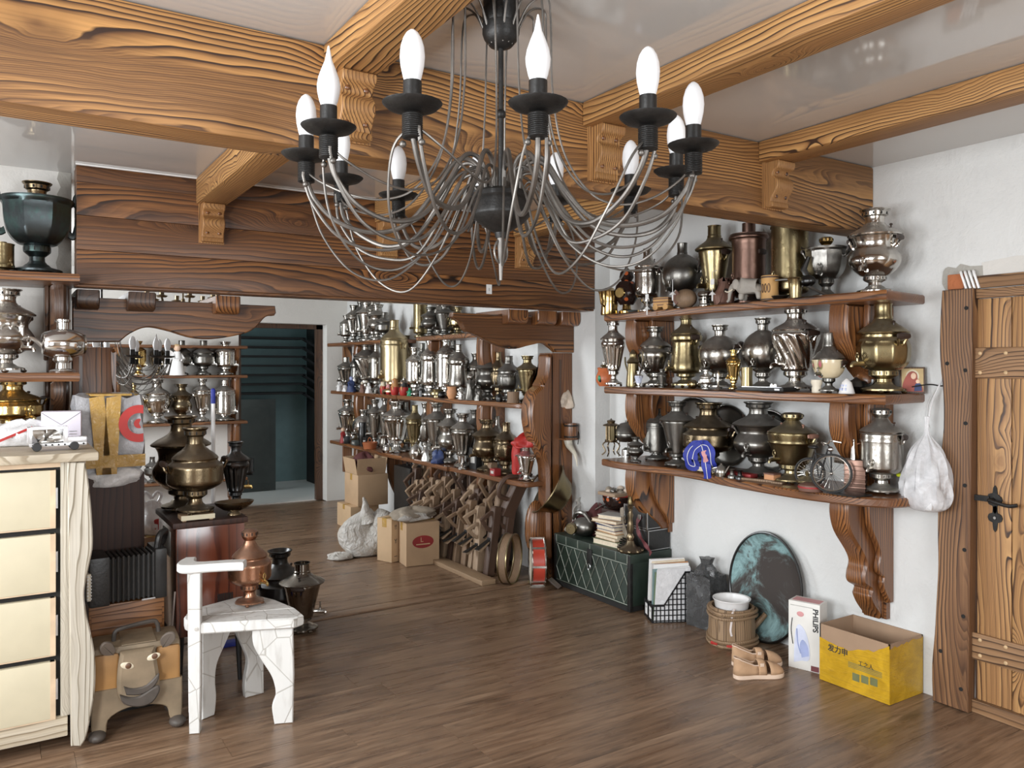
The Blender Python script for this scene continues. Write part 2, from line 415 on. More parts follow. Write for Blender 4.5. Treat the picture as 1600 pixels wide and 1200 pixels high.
add('steel', (0.55, 0.55, 0.55), 0.3, 1.0)
add('white_paint', (0.70, 0.695, 0.675), 0.55, var=0.06, nscale=9, bump=0.3)
add('cardboard', (0.46, 0.315, 0.19), 0.8, var=0.1, nscale=5)
add('cardboard_pale', (0.53, 0.37, 0.22), 0.8, var=0.08, nscale=5)
add('cardboard_dark', (0.36, 0.24, 0.155), 0.8, var=0.1, nscale=5)
add('paper', (0.78, 0.78, 0.77), 0.7, var=0.03)
add('page', (0.72, 0.62, 0.47), 0.8, var=0.08, nscale=60)
add('blackplastic', (0.015, 0.015, 0.016), 0.35)
add('black_leather', (0.02, 0.019, 0.018), 0.4, bump=0.3)
add('green_paint', (0.022, 0.035, 0.026), 0.4, var=0.3)
add('green_wire', (0.25, 0.27, 0.23), 0.5, 0.6)
add('red', (0.42, 0.025, 0.02), 0.5)
add('red_drum', (0.50, 0.06, 0.035), 0.35)
add('blue', (0.02, 0.035, 0.30), 0.6)
add('dark_blue', (0.03, 0.05, 0.14), 0.5)
add('pink', (0.62, 0.30, 0.30), 0.6)
add('green', (0.02, 0.28, 0.14), 0.3)
add('lime', (0.55, 0.62, 0.03), 0.4)
add('orange_clay', (0.55, 0.27, 0.13), 0.6)
add('orange_pot', (0.50, 0.14, 0.05), 0.4)
add('brown_clay', (0.17, 0.085, 0.06), 0.6, bump=0.3)
add('birch', (0.58, 0.33, 0.12), 0.6)
add('elephant', (0.36, 0.33, 0.29), 0.6, bump=0.3)
add('ivory', (0.70, 0.63, 0.50), 0.45)
add('white_gloss', (0.82, 0.81, 0.80), 0.2, var=0.03)
add('lilac', (0.70, 0.665, 0.76), 0.5, var=0.02)
add('suede', (0.50, 0.315, 0.185), 0.9, var=0.1, nscale=20)
add('suede_dark', (0.30, 0.20, 0.13), 0.9)
add('sole', (0.74, 0.57, 0.44), 0.6, var=0.05)
add('teal', (0.20, 0.29, 0.29), 0.8, var=0.05)
add('darkshelf', (0.012, 0.011, 0.010), 0.6)
add('greypaint', (0.075, 0.085, 0.08), 0.6, var=0.15, nscale=5)
add('red_box', (0.28, 0.02, 0.02), 0.5)
add('blond', (0.58, 0.40, 0.22), 0.5)
add('skin', (0.70, 0.48, 0.34), 0.5)
def packing_tape():
    n = NT('yellow_packing_tape'); v = n.coord()
    f = n.noise(v, 9, 4, .6, 1.0); g = n.noise(n.scale(v, (30, 6, 60)), 1.0, 4, .65, 1.5)
    c = n.ramp(f, [(.35, (.44, .255, .012)), (.65, (.62, .37, .022))])
    c = n.mix(n.ramp(g, [(.55, 0.0), (.72, .45)]), c, (.30, .18, .03))
    n.set(Base_Color=c, Roughness=0.25); n.bump(g, .5, .006); return n.m
M['tape_yellow'] = packing_tape()
add('ink', (0.03, 0.03, 0.03), 0.6)
add('ink_green', (0.16, 0.17, 0.07), 0.6)
add('donkey_hide', (0.22, 0.165, 0.105), 0.6, var=0.3, nscale=9)
add('donkey_grey', (0.075, 0.062, 0.052), 0.55, var=0.3)
add('donkey_orange', (0.36, 0.19, 0.065), 0.5, var=0.3, nscale=6)
add('ear', (0.13, 0.105, 0.085), 0.7)
add('eye', (0.68, 0.60, 0.45), 0.4)
add('iris', (0.13, 0.065, 0.035), 0.35)
add('sack', (0.62, 0.59, 0.54), 0.7, var=0.12, nscale=14, bump=0.3)
add('rag', (0.30, 0.255, 0.20), 0.85, var=0.2, nscale=20, bump=0.4)
add('horn', (0.60, 0.56, 0.46), 0.3, var=0.3)
add('garlic', (0.62, 0.52, 0.42), 0.7, var=0.25, nscale=25, bump=0.4)
add('velvet', (0.10, 0.03, 0.03), 0.8)
add('strap', (0.17, 0.045, 0.05), 0.6)
add('twine', (0.70, 0.63, 0.60), 0.8)
add('book_grey', (0.46, 0.45, 0.42), 0.6)
add('book_tan', (0.40, 0.26, 0.15), 0.6)
add('book_green', (0.12, 0.17, 0.09), 0.6)
add('book_orange', (0.50, 0.24, 0.09), 0.6)
add('icon_gold', (0.50, 0.36, 0.17), 0.45)
add('icon_red', (0.33, 0.07, 0.05), 0.5)
add('rubber', (0.02, 0.02, 0.02), 0.6)
add('box_white', (0.76, 0.745, 0.70), 0.4, var=0.03)
add('iron_blue', (0.36, 0.42, 0.66), 0.35)
add('iron_pale', (0.62, 0.66, 0.80), 0.3)
add('wicker', (0.33, 0.10, 0.035), 0.6, bump=0.4)
add('silver_foil', (0.70, 0.70, 0.71), 0.25, 0.6)
def sackcloth():
    n = NT('woven_sack'); v = n.coord()
    f = n.noise(v, 5, 5, 0.6, 1.5)
    n.set(Base_Color=n.ramp(f, [(0.35, (0.50, 0.47, 0.42)), (0.65, (0.74, 0.72, 0.69))]), Roughness=0.5)
    n.bump(n.math('ADD', f, n.math('MULTIPLY', n.noise(v, 14, 4, 0.6, 2.5), 0.4)), 0.9, 0.06); return n.m
M['sack'] = sackcloth()
def film(name, col, alpha, rough=0.15, tint=0.0):
    n = NT(name); v = n.coord()
    f = n.noise(v, 16, 4, 0.6, 1.0)
    n.set(Base_Color=col, Roughness=rough, Alpha=n.ramp(f, [(0.3, alpha * 0.8), (0.7, min(1.0, alpha * 1.2))]))
    n.bump(n.noise(v, 30, 4, 0.6, 2.0), 0.5, 0.01); return n.m
M['film_clear'] = film('clear_plastic_film', (0.86, 0.86, 0.88), 0.5)
M['film_white'] = film('white_plastic_film', (0.83, 0.83, 0.84), 0.92)
M['film_dark'] = film('dark_plastic_film', (0.075, 0.075, 0.075), 0.86)
M['film_grey'] = film('grey_plastic_film', (0.45, 0.45, 0.47), 0.95)
M['tape_brown'] = film('brown_packing_tape', (0.50, 0.30, 0.07), 0.9)
def khokhloma():
    n = NT('painted_lacquer'); v = n.coord('Object', True)
    vo = n.new('ShaderNodeTexVoronoi'); vo.inputs['Scale'].default_value = 26; n.con(v, vo.inputs['Vector'])
    c = n.mix(n.ramp(vo.outputs['Distance'], [(0.30, 1.0), (0.38, 0.0)]), (0.02, 0.012, 0.01), vo.outputs['Color'])
    hs = n.mix(n.ramp(vo.outputs['Distance'], [(0.30, 1.0), (0.38, 0.0)]), (0.022, 0.010, 0.008), (0.45, 0.10, 0.03))
    k = n.mix(n.ramp(vo.outputs['Color'], [(0.5, 0.0), (0.55, 1.0)]), hs, (0.02, 0.011, 0.009))
    n.set(Base_Color=k, Roughness=0.15); return n.m
M['khokhloma'] = khokhloma()
def verdigris():
    n = NT('verdigris_copper'); v = n.coord('Object', True)
    f = n.noise(v, 4.2, 8, 0.66, 0.6)
    c = n.ramp(f, [(0.44, (0.055, 0.045, 0.040)), (0.49, (0.10, 0.11, 0.105)), (0.53, (0.17, 0.27, 0.27)), (0.60, (0.30, 0.47, 0.48)), (0.64, (0.12, 0.15, 0.145))])
    n.set(Base_Color=c, Roughness=0.65, Metallic=0.3); n.bump(f, 0.3, 0.01); return n.m
M['verdigris'] = verdigris()
def floral():
    n = NT('floral_porcelain'); v = n.coord('Object', True)
    vo = n.new('ShaderNodeTexVoronoi'); vo.inputs['Scale'].default_value = 3.4; n.con(v, vo.inputs['Vector'])
    d = vo.outputs['Distance']
    c = n.ramp(d, [(0.0, (0.30, 0.03, 0.05)), (0.22, (0.45, 0.12, 0.16)), (0.32, (0.20, 0.20, 0.07)), (0.40, (0.66, 0.55, 0.36)), (1.0, (0.70, 0.60, 0.42))])
    n.set(Base_Color=c, Roughness=0.2); return n.m
M['floral'] = floral()
def cracked():
    n = NT('cracked_white_paint'); v = n.coord('Object', True)
    vo = n.new('ShaderNodeTexVoronoi', feature='DISTANCE_TO_EDGE'); vo.inputs['Scale'].default_value = 9.0
    n.con(n.scale(v, (1.0, 1.0, 0.7)), vo.inputs['Vector'])
    e = n.ramp(vo.outputs['Distance'], [(0.0, 1.0), (0.02, 0.0)])
    f = n.noise(n.scale(v, (6, 6, 1.2)), 5, 4)
    c = n.mix(n.ramp(f, [(0.52, 0.0), (0.72, 0.35)]), (0.68, 0.675, 0.65), (0.28, 0.25, 0.21))
    c = n.mix(n.math('MULTIPLY', e, 0.7), c, (0.28, 0.25, 0.21))
    n.set(Base_Color=c, Roughness=0.55); n.bump(n.math('SUBTRACT', f, e), 0.25, 0.004); return n.m
M['cracked'] = cracked()
# ================================================================ the setting
XW, YB, YP, CZ = 3.6, 4.36, 4.62, 2.48      # right wall, lintel front, portal front, ceiling height
XF, YFAR = 3.36, 8.75                       # far room's right wall and end wall
def box_struct(name, x0, x1, y0, y1, z0, z1, mat, ch=0.0, parent=None):
    c = Vector(((x0 + x1) / 2, (y0 + y1) / 2, (z0 + z1) / 2))
    mb = MB().box(x0 - c.x, x1 - c.x, y0 - c.y, y1 - c.y, z0 - c.z, z1 - c.z, ch=ch)
    o = mb.build(name, mat, parent, smooth=ch > 0)
    o.location = c if parent is None else c - parent.location
    return struct(o) if parent is None else o
fl = box_struct('floor', -2.1, 3.75, -1.9, 9.0, -0.12, -0.012, M['laminate'])
pm = {}
def planks(y0, y1, x0, x1):
    y = y0; i = 0
    while y < y1 - 1e-6:
        wd = min(0.19, y1 - y); x = x0 - random.random() * 1.1
        while x < x1:
            a, b = max(x, x0), min(x + 1.285, x1)
            if b - a > 0.03:
                k = (round(b - a, 3), round(wd, 3))
                if k not in pm:
                    pm[k] = MB().box(-k[0] / 2 + 0.0006, k[0] / 2 - 0.0006, -k[1] / 2 + 0.0006, k[1] / 2 - 0.0006, -0.012, 0).mesh('plank', M['laminate'], False)
                link(pm[k], 'plank', fl, (Vector(((a + b) / 2, y + wd / 2, 0)) - fl.location))
            x += 1.285
        y += wd; i += 1
planks(0.72, YP, -0.9, XW)
planks(YP + 0.145, YFAR, -0.1, XF)
# threshold board between two dark gaps, where the rooms meet
th = box_struct('trim_1', 0.3, 3.47, YP + 0.022, YP + 0.122, -0.012, 0.006, M['laminate'], 0.003)
tag(th, 'narrow threshold board between two dark gaps across the floor')
box_struct('trim_2', 0.3, 3.47, YP, YP + 0.145, -0.0125, -0.006, M['hole'])
struct(box_struct('ceiling', -2.1, 3.75, -1.9, 9.0, CZ, CZ + 0.12, M['ceiling']))
box_struct('wall_right', XW, XW + 0.15, -1.9, 4.9, 0, CZ, M['wall'])
box_struct('wall_right_pier', 3.47, XW, YB, 4.9, 0, CZ, M['wall'])
box_struct('wall_far_right', XF, 3.75, 4.9, YFAR, 0, CZ, M['wall'])
box_struct('wall_back', -2.1, 0.31, 4.6, 4.9, 0, CZ, M['wall2'])
# bare plaster patch with a ragged edge beside the lintel
mb = MB(); rg = random.Random(3)
pts = [(0.308, 1.95)] + [(0.245 + rg.uniform(-.02, .025), 1.95 + 0.53 * i / 14) for i in range(15)] + [(0.308, 2.479)]
mb.prism(pts, 4.592, 4.603, 'y'); struct(mb.build('wall_patch', M['grey_patch'], smooth=False))
# side walls with the windows that light the rooms
def wall_with_window(name, axis, at, th_, a0, a1, wins, z0, z1, mat):
    o = MB()
    def bx(p, q, za, zb):
        if axis == 'x': o.box(at - th_, at, p, q, za, zb)
        else: o.box(p, q, at - th_, at, za, zb)
    cur = a0
    for (p, q) in wins:
        bx(cur, p, 0, CZ); bx(p, q, 0, z0); bx(p, q, z1, CZ); cur = q
    bx(cur, a1, 0, CZ)
    w_ = struct(o.build(name, mat, smooth=False)); return w_
wall_with_window('wall_left', 'x', -1.95, 0.15, -1.9, 4.6, [(-0.25, 1.35), (1.95, 3.55)], 0.82, 2.22, M['dim_wall'])
wall_with_window('wall_front', 'y', -1.75, 0.15, -1.95, 3.6, [(0.35, 2.05)], 0.82, 2.2, M['dim_wall'])
wall_with_window('wall_far_left', 'x', -0.55, 0.15, 4.9, 8.75, [(5.65, 7.55)], 0.82, 2.2, M['wall'])
wn = 0
def window(axis, at, a0, a1, z0, z1):
    global wn; wn += 1
    r = MB(); mid = (a0 + a1) / 2
    def bx(m, p, q, za, zb, d=0.03):
        if axis == 'x': m.box(at - d, at + d, p, q, za, zb)
        else: m.box(p, q, at - d, at + d, za, zb)
    for p, q, za, zb in ((a0, a0 + .06, z0, z1), (a1 - .06, a1, z0, z1), (a0 + .06, a1 - .06, z0, z0 + .06), (a0 + .06, a1 - .06, z1 - .06, z1), (mid - .03, mid + .03, z0 + .06, z1 - .06)):
        bx(r, p, q, za, zb)
    f = struct(r.build('window_%d' % wn, M['white_gloss'], smooth=False))
    s_ = MB()
    if axis == 'x': s_.box(at + 0.03, at + 0.20, a0 - .03, a1 + .03, z0 - .04, z0 - .002)
    else: s_.box(a0 - .03, a1 + .03, at + .03, at + 0.20, z0 - .04, z0 - .002)
    s_.build('sill', M['white_gloss'], f, smooth=False)
for a in (('x', -2.05, -0.25, 1.35, .82, 2.22), ('x', -2.05, 1.95, 3.55, .82, 2.22), ('y', -1.85, 0.35, 2.05, .82, 2.2), ('x', -0.65, 5.65, 7.55, .82, 2.2)): window(*a)
# far end wall with its doorway
XD0, XD1, ZD = 2.15, 3.12, 1.99
mb = MB().box(-0.6, XD0, YFAR, YFAR + .2, 0, CZ).box(XD1, 3.75, YFAR, YFAR + .2, 0, CZ).box(XD0, XD1, YFAR, YFAR + .2, ZD, CZ)
struct(mb.build('wall_far', M['wall2'], smooth=False))
dfr = struct(MB().box(XD1 - .075, XD1, YFAR + .14, YFAR + .2, 0, ZD).box(XD0, XD0 + .06, YFAR + .14, YFAR + .2, 0, ZD).box(XD0, XD1, YFAR + .14, YFAR + .2, ZD - .05, ZD).build('door_2', M['darkwood'], smooth=False))
tag(dfr, 'dark wooden frame of the doorway in the end wall')
# the unlit room behind the doorway
bk = MB().box(1.0, 4.1, 10.6, 10.7, 0, CZ).box(1.0, 1.1, 8.95, 10.6, 0, CZ).box(4.0, 4.1, 8.95, 10.6, 0, CZ).box(1.0, 4.1, 8.95, 10.7, CZ, CZ + .1)
struct(bk.build('wall_dark_room', M['teal'], smooth=False))
struct(MB().box(1.0, 4.1, 8.95, 10.7, -.1, 0).build('floor_dark_room', M['wall2'], smooth=False))
t = thing('shelf_rack', 'dark slatted rack seen through the far doorway against a teal wall', 'rack', (2.9, 10.3, 0))
for i in range(7):
    z = 1.88 - i * 0.117
    MB().box(-1.2, 0.44, -0.16, 0.16, z - .013, z + .013).build('slat', M['darkshelf'], t, smooth=False)
    MB().prism([(0.40, z + .012), (0.56, z - .085), (0.56, z - .115), (0.40, z - .018)], -0.16, -0.10, 'y').build('strut', M['darkshelf'], t, smooth=False)
MB().box(0.55, 0.62, -0.16, 0.16, 0, 2.1).build('post', M['darkshelf'], t, smooth=False)
MB().box(-1.25, -1.18, -0.16, 0.16, 0, 2.1).build('post', M['darkshelf'], t, smooth=False)
t = thing('panel_door', 'dull grey panel leaning under the dark rack beyond the doorway', 'panel', (2.55, 9.9, 0))
MB().box(-.5, .32, -.03, .03, 0, 1.12, ch=.006).build('board', M['greypaint'], t)
MB().box(-.42, .24, -.038, -.028, .1, 1.02, ch=.003).build('inset', M['greypaint'], t)
area('fill_dark_room', (1.2, 9.7, 1.7), (4, 10.2, 1.3), .5, .8, 16, (0.85, 0.95, 1.0))  # added fill lamp, no window behind it; brightens the teal between the slats
# ---- ceiling beams
def beam(name, x0, x1, y0, y1, z0, z1, mat, label, ch=0.014):
    return tag(box_struct(name, x0, x1, y0, y1, z0, z1, mat, ch), label)
beam('ceiling_beam', -2.0, XW - 0.002, 2.35, 2.50, 2.158, CZ - .002, M['beam_x'], 'main scorched pine beam crossing the whole room under the ceiling', 0.012)
CX = (0.827, 1.81, 2.767)
for i, x in enumerate(CX):
    wh = ('cross beam farthest from the plank door', 'middle cross beam', 'cross beam nearest the plank door')[i]
    beam('cross_beam', x, x + 0.147, -1.7, 2.35, 2.39, CZ - .002, M['beam_y'], wh + ', on the near side of the main beam', 0.008)
    beam('cross_beam', x + .03, x + 0.175, 2.50, YB, 2.345, CZ - .002, M['beam_y'], wh + ', beyond the main beam', 0.008)
# carved corbels under the beam ends
cprof = sp2([(0, 0), (0.078, 0), (0.080, -0.030), (0.058, -0.042), (0.050, -0.062), (0.072, -0.085), (0.074, -0.115), (0.050, -0.150), (0.042, -0.170), (0.046, -0.176), (0.046, -0.195), (0, -0.195)], 4)
def corbel(x, y, z, label):
    t = thing('corbel', label, 'corbel', (x, y, z), 0, 'corbels under the cross beams')
    MB().prism([(-a, b) for a, b in cprof], -0.055, 0.055, 'x', ch=0.005).build('scroll', M['corbel'], t)
    MB().box(-0.062, 0.062, -0.012, 0, -0.20, 0.0).build('back_board', M['corbel'], t, smooth=False)
    for sx in (-.03, .03):
        for dz, dy in ((-.048, -.056), (-.150, -.050)):
            MB().ball((sx, dy, dz), .009, 6, sz=(1, .6, 1)).build('peg', M['bracket'], t)
    return t
for i, x in enumerate(CX):
    w_ = ('cross beam farthest from the plank door', 'middle cross beam', 'cross beam nearest the plank door')[i]
    corbel(x + .085, 2.35, 2.39, 'carved pine corbel on the main beam under the ' + w_)
    corbel(x + .105, YB, 2.345, 'carved corbel on the dark lintel boards under the ' + w_)
# ---- the boarded lintel over the opening
lt = struct(bpy.data.objects.new('trim_3', None)); C.objects.link(lt); tag(lt, 'wide dark lintel of horizontal pine boards over the opening')
zs = [1.905, 2.07, 2.235, 2.395, CZ - .004]
for i in range(4):
    MB().box(-1.58, 1.57, -.065, .065, 0, zs[i + 1] - zs[i] - .0015, ch=.003).build('plank', M['lintel'], lt, loc=(1.895, YB + .065 + (.012 if i == 3 else 0), zs[i]))
MB().box(0.31, 3.47, YB + .015, YB + .14, 1.893, 1.905, ch=.003).build('soffit_board', M['lintel'], lt)
MB().box(0.31, 3.47, YB - .012, YB + .0, CZ - .008, CZ - .001).build('cove_strip', M['white_gloss'], lt, smooth=False)
tg = thing('price_tag', 'small white paper tag pinned low on the dark lintel', 'tag', P(764, 452, Y=YB) + Vector((0, -.001, 0)))
MB().box(-.02, .02, -.002, 0, -.03, .03).build('paper', M['paper'], tg, smooth=False)
text('||', .02, M['ink'], 'print', tg, (0, -.0022, 0), (PI / 2, 0, 0))
# ---- carved timber portal below the lintel
def portal_fascia(pts, label, n):
    f = MB().prism(pts, YP - .02, YP + .04, 'y', ch=.006).build('trim_%d' % n, M['lintel'])
    return tag(struct(f), label)
fr = [(3.47, 1.85), (2.49, 1.862), (2.485, 1.835)] + sp2([(2.50, 1.825), (2.55, 1.795), (2.585, 1.745), (2.66, 1.72), (2.80, 1.665), (2.95, 1.63), (3.08, 1.655), (3.2, 1.675), (3.27, 1.645), (3.32, 1.61)], 5) + [(3.47, 1.61)]
portal_fascia(fr, 'scalloped dark fascia board at the shelf side of the opening', 4)
fl_ = [(0.315, 1.86), (1.335, 1.855), (1.34, 1.815)] + sp2([(1.33, 1.80), (1.28, 1.79), (1.22, 1.725), (1.15, 1.69), (1.0, 1.66), (0.88, 1.665), (0.76, 1.70), (0.66, 1.715), (0.58, 1.68), (0.53, 1.635)], 5) + [(0.315, 1.63)]
portal_fascia(fl_, 'scalloped dark fascia board at the cabinet side of the opening', 5)
for x0, x1, n in ((0.325, 0.43, 1), (0.56, 0.69, 2), (0.99, 1.12, 3), (2.86, 3.02, 4), (3.10, 3.26, 5), (3.30, 3.46, 6)):
    o = MB().prism(sp2([(4.515, 1.892), (4.515, 1.83), (4.54, 1.80), (4.598, 1.795)], 4) + [(4.598, 1.862), (4.95, 1.862), (4.95, 1.892)], x0, x1, 'x', ch=.005).build('rafter_tail', M['darkwood'] if n in (1, 2) else M['bracket'])
    tag(o, ('first', 'second', 'third', 'fourth', 'fifth', 'sixth')[n - 1] + ' rounded rafter tail from the cabinets, under the lintel', 'rafter tail', 'rafter tails under the lintel'); 
def portal_post(x0, x1, side, label, n):
    p = tag(struct(box_struct('trim_%d' % n, x0, x1, YP, YP + .16, 0.004, 1.607, M['bracket'], .006)), label)
    pr = sp2([(0, 1.60), (.045, 1.59), (.05, 1.52), (.065, 1.44), (.10, 1.385), (.10, 1.372), (.155, 1.33), (.19, 1.24), (.195, 1.14), (.165, 1.02), (.11, .93), (.065, .84), (.05, .74), (.05, .5), (.04, .2), (0, .15)], 5)
    xx = x0 if side < 0 else x1
    if side > 0: pr = [(a * .25, b) for a, b in pr]
    o = MB().prism([(xx + side * a, b) for a, b in pr], YP - .015, YP + .12, 'y', ch=.022).build('curved_rib', M['bracket'], p)
    o.location = -p.location
    o = MB().box(x0 + (.06 if side < 0 else .03), x0 + (.075 if side < 0 else .045), YP - .006, YP + .01, .05, 1.56).build('groove_strip', M['darkwood'], p); o.location = -p.location
portal_post(3.29, 3.468, -1, 'carved portal post with swelling rib beside the near shelves', 6)
portal_post(0.315, 0.50, 1, 'carved portal post with swelling rib behind the taped package', 7)

# ---- wall shelves
def board_outline(ys, front, xw):
    """outline (x, y) of a shelf board against a wall x = xw from the front line"""
    f = sp2(front, 5)
    return [(xw, f[0][1])] + f + [(xw, f[-1][1])]
def rib_profile(H, D, kind):
    if kind == 'low':
        q = [(0, 0), (1, 0), (1.02, -.10), (.93, -.25), (.66, -.42), (.55, -.52), (.60, -.60), (.60, -.68), (.42, -.735), (.42, -.76), (.45, -.80), (.36, -.88), (.20, -.97), (.16, -1), (0, -1)]
    elif kind == 'mid':
        q = [(0, 0), (1, 0), (1.03, -.16), (1.0, -.36), (.84, -.55), (.58, -.74), (.36, -.87), (.22, -1), (0, -1)]
    s_ = [(a * D, b * H) for a, b in q]
    return [s_[0]] + sp2(s_[1:-1], 4) + [s_[-1]]
def bracket(parent, x, y, z, H, D, kind, wd=.12, dirx=-1, alongx=False):
    """carved support: swelling rib flanked by two flat cheeks and a wall board"""
    pr = rib_profile(H, D, kind); L = Vector((x, y, z)) - parent.location
    rot = (0, 0, 0) if not alongx else (0, 0, PI / 2)
    b = bpy.data.objects.new('bracket', None); C.objects.link(b); b.parent = parent; b.location = L; b.rotation_euler = rot
    MB().prism([(dirx * a, c) for a, c in pr], -wd * .32, wd * .32, 'y', ch=.012).build('rib', M['bracket'], b)
    cheek = [(dirx * a * .62, c * .86) for a, c in pr]
    for s_ in (-1, 1):
        MB().prism(cheek, s_ * wd * .32, s_ * wd * .52, 'y', ch=.006).build('cheek', M['bracket'], b)
    MB().box(min(0, dirx * .03), max(0, dirx * .03), -wd * .4, wd * .4, -H, 0).build('wall_board', M['shelf_y'], b, smooth=False)
    return b
def shelf(label, outline, ztop, th_, mat, brs, group):
    c = Vector((sum(p[0] for p in outline) / len(outline), sum(p[1] for p in outline) / len(outline), ztop))
    t = thing('plank_shelf', label, 'shelf', c, 0, group)
    MB().prism([(a - c.x, b - c.y) for a, b in outline], -th_, 0, 'z', ch=.007).build('board', mat, t)
    return t
ZN = (1.836, 1.383, 0.925)
fronts = [[(3.2, 2.03), (3.19, 2.3), (3.20, 2.6), (3.215, 3.2), (3.20, 3.7), (3.215, 3.95)],
          [(3.2, 2.035), (3.19, 2.3), (3.20, 2.6), (3.21, 3.2), (3.20, 3.7), (3.215, 3.95)],
          [(3.46, 2.045), (3.36, 2.055), (3.27, 2.11), (3.20, 2.28), (3.17, 2.5), (3.19, 2.9), (3.24, 3.15), (3.25, 3.35), (3.21, 3.6), (3.19, 3.8), (3.22, 3.98)]]
nm = ('top', 'middle', 'lowest')
near_shelves = []
for i in range(3):
    ol = board_outline(None, fronts[i], XW - .001); ol[0] = (XW - .001, 2.095)
    s_ = shelf('%s thick brown pine shelf of samovars beside the plank door' % nm[i], ol, ZN[i], .042, M['shelf_y'], None, 'shelves beside the plank door')
    near_shelves.append(s_)
    H = (ZN[i] - .042) - (ZN[i + 1] if i < 2 else .30)
    bracket(s_, XW - .001, 2.33, ZN[i] - .042, H, .31, 'mid' if i < 2 else 'low', .16)
    H2 = H if i < 2 else .42
    bracket(s_, XW - .001, 3.80, ZN[i] - .042, H2, .30, 'mid', .15)
# a mitred dark end piece
# far room, right wall
ZR = (1.772, 1.25, 0.70)
seg = [[((3.075, 6.95), (3.08, 7.8), (3.07, 8.6)), ((3.09, 4.86), (3.08, 5.6), (3.08, 6.38))],
       [((3.13, 4.72), (3.08, 4.80), (3.08, 5.5), (3.07, 6.2), (3.07, 6.75)), ((3.06, 6.75), (3.075, 7.3), (3.12, 7.7), (3.11, 8.6))],
       [((3.15, 4.66), (3.08, 4.74), (3.08, 5.3), (3.075, 5.75)), ((3.05, 5.75), (3.07, 6.3), (3.06, 6.9), (3.07, 7.3), (3.10, 7.8), (3.10, 8.6))]]
nf = (('upper shelf of the far room near the end wall', 'upper shelf of the far room behind the scalloped fascia'),
      ('middle shelf of the far room beside the carved post', 'middle shelf of the far room at the end wall'),
      ('lowest shelf of the far room beside the carved post', 'lowest shelf of the far room at the end wall'))
BY = (8.0, 7.14, 6.29, 5.42)
for i in range(3):
    for j, f_ in enumerate(seg[i]):
        s_ = shelf(nf[i][j], board_outline(None, list(f_), XF - .001), ZR[i], .036, M['shelf_y'], None, 'shelves on the far room wall')
        ys = [p[1] for p in f_]; H = (ZR[i] - .036) - (ZR[i + 1] if i < 2 else .12)
        for by in BY:
            if min(ys) <= by <= max(ys): bracket(s_, XF - .001, by, ZR[i] - .036, H, .20, 'mid', .13)
        if j == (0 if i == 0 else 1): MB().box(-.10, 0, -.02, .02, -(H if i < 2 else .33), 0, ch=.004).build('end_post', M['bracket'], s_, loc=Vector((XF - .001, 8.62, ZR[i] - .036)) - s_.location)
# far room, end wall
ZE = (1.727, 1.427, 0.955, 0.372)
ne = ('topmost', 'second', 'third', 'bottom')
for i, z in enumerate(ZE):
    ol = [(0.55, YFAR - .002), (0.55, 8.47), (1.3, 8.475), (2.17, 8.46), (2.19, YFAR - .002)]
    s_ = shelf('%s dark shelf on the end wall beside the doorway' % ne[i], ol, z, .028, M['shelf_x'], None, 'shelves on the end wall')
    H = (z - .028) - (ZE[i + 1] if i < 3 else 0.1)
    bracket(s_, 2.08, YFAR - .001, z - .028, H, .23, 'mid', .09, -1, True).rotation_euler = (0, 0, PI / 2)
    bracket(s_, 0.95, YFAR - .001, z - .028, H, .23, 'mid', .09, -1, True).rotation_euler = (0, 0, PI / 2)
# left of the opening, on the back wall
ZL = (1.935, 1.478, 1.20)
nl = ('upper shelf with the dark green urn', 'middle shelf with the barrel shaped samovar', 'lower shelf behind the whitewashed cabinet')
for i, z in enumerate(ZL):
    ol = [(-0.95, 4.598), (-0.95, 4.21), (0.318, 4.21), (0.325, 4.35), (0.312, 4.598)]
    s_ = shelf(nl[i] + ', beside the lintel', ol, z, .04, M['shelf_x'], None, 'shelves beside the lintel')
    H = (z - .04) - (ZL[i + 1] if i < 2 else .4)
    for x in (0.24, -0.75):
        b = bracket(s_, x, 4.598, z - .04, H, .24, 'mid', .10, -1, True)
        b.rotation_euler = (0, 0, PI / 2)
        for c in b.children: own_mat(c, M['darkwood'])
# ---- plank door with its post at the plastered wall
dr = struct(bpy.data.objects.new('door_1', None)); C.objects.link(dr); dr.location = (XW, 1.85, 0); tag(dr, 'heavy plank door with ledges and black iron latch')
ycur = 1.853
for i, wd in enumerate((.145, .16, .17, .15, .16, .15)):
    MB().box(-.004 - .004 * (i % 2), .06, -wd + .003, 0, 0.06, 1.80, ch=.007).build('plank', M['door'], dr, loc=(-0.012, ycur - 1.85, 0)); ycur -= wd
for z0, z1 in ((.235, .352), (1.455, 1.588)):
    l_ = MB().box(-.034, -.017, -.9, .018, z0, z1, ch=.007).build('ledge', M['door_y'], dr)
    mb = MB()
    for k in range(6):
        for dz in (z0 + .025, z1 - .025):
            for dy in (-.035, ):
                mb = MB().ball((-.035, -.02 - k * .105, dz), .0085, 6, sz=(.5, 1, 1)); mb.build('nail', M['blond'], l_)
MB().box(-.03, .06, -.95, .02, -.002, .058, ch=.005).build('bottom_rail', M['door_y'], dr)
MB().box(-.03, .06, -.95, .004, 1.802, 1.842, ch=.006).build('top_rail', M['door_y'], dr)
MB().box(-.018, .06, -.95, .03, 1.846, 1.90, ch=.006).build('lintel_board', M['door_y'], dr)
MB().box(-.01, .05, .0035, .012, 0, 1.85).build('rebate', M['darkwood'], dr, smooth=False)
lz = P(1545, 780, X=XW - .03).z
la = MB().lathe([(.0, 0), (.03, .0), (.03, .005), (.0, .006)], 8, 0, TM(-.018, -.07, lz) @ RM(0, -PI / 2, 0)).build('latch', M['iron'], dr)
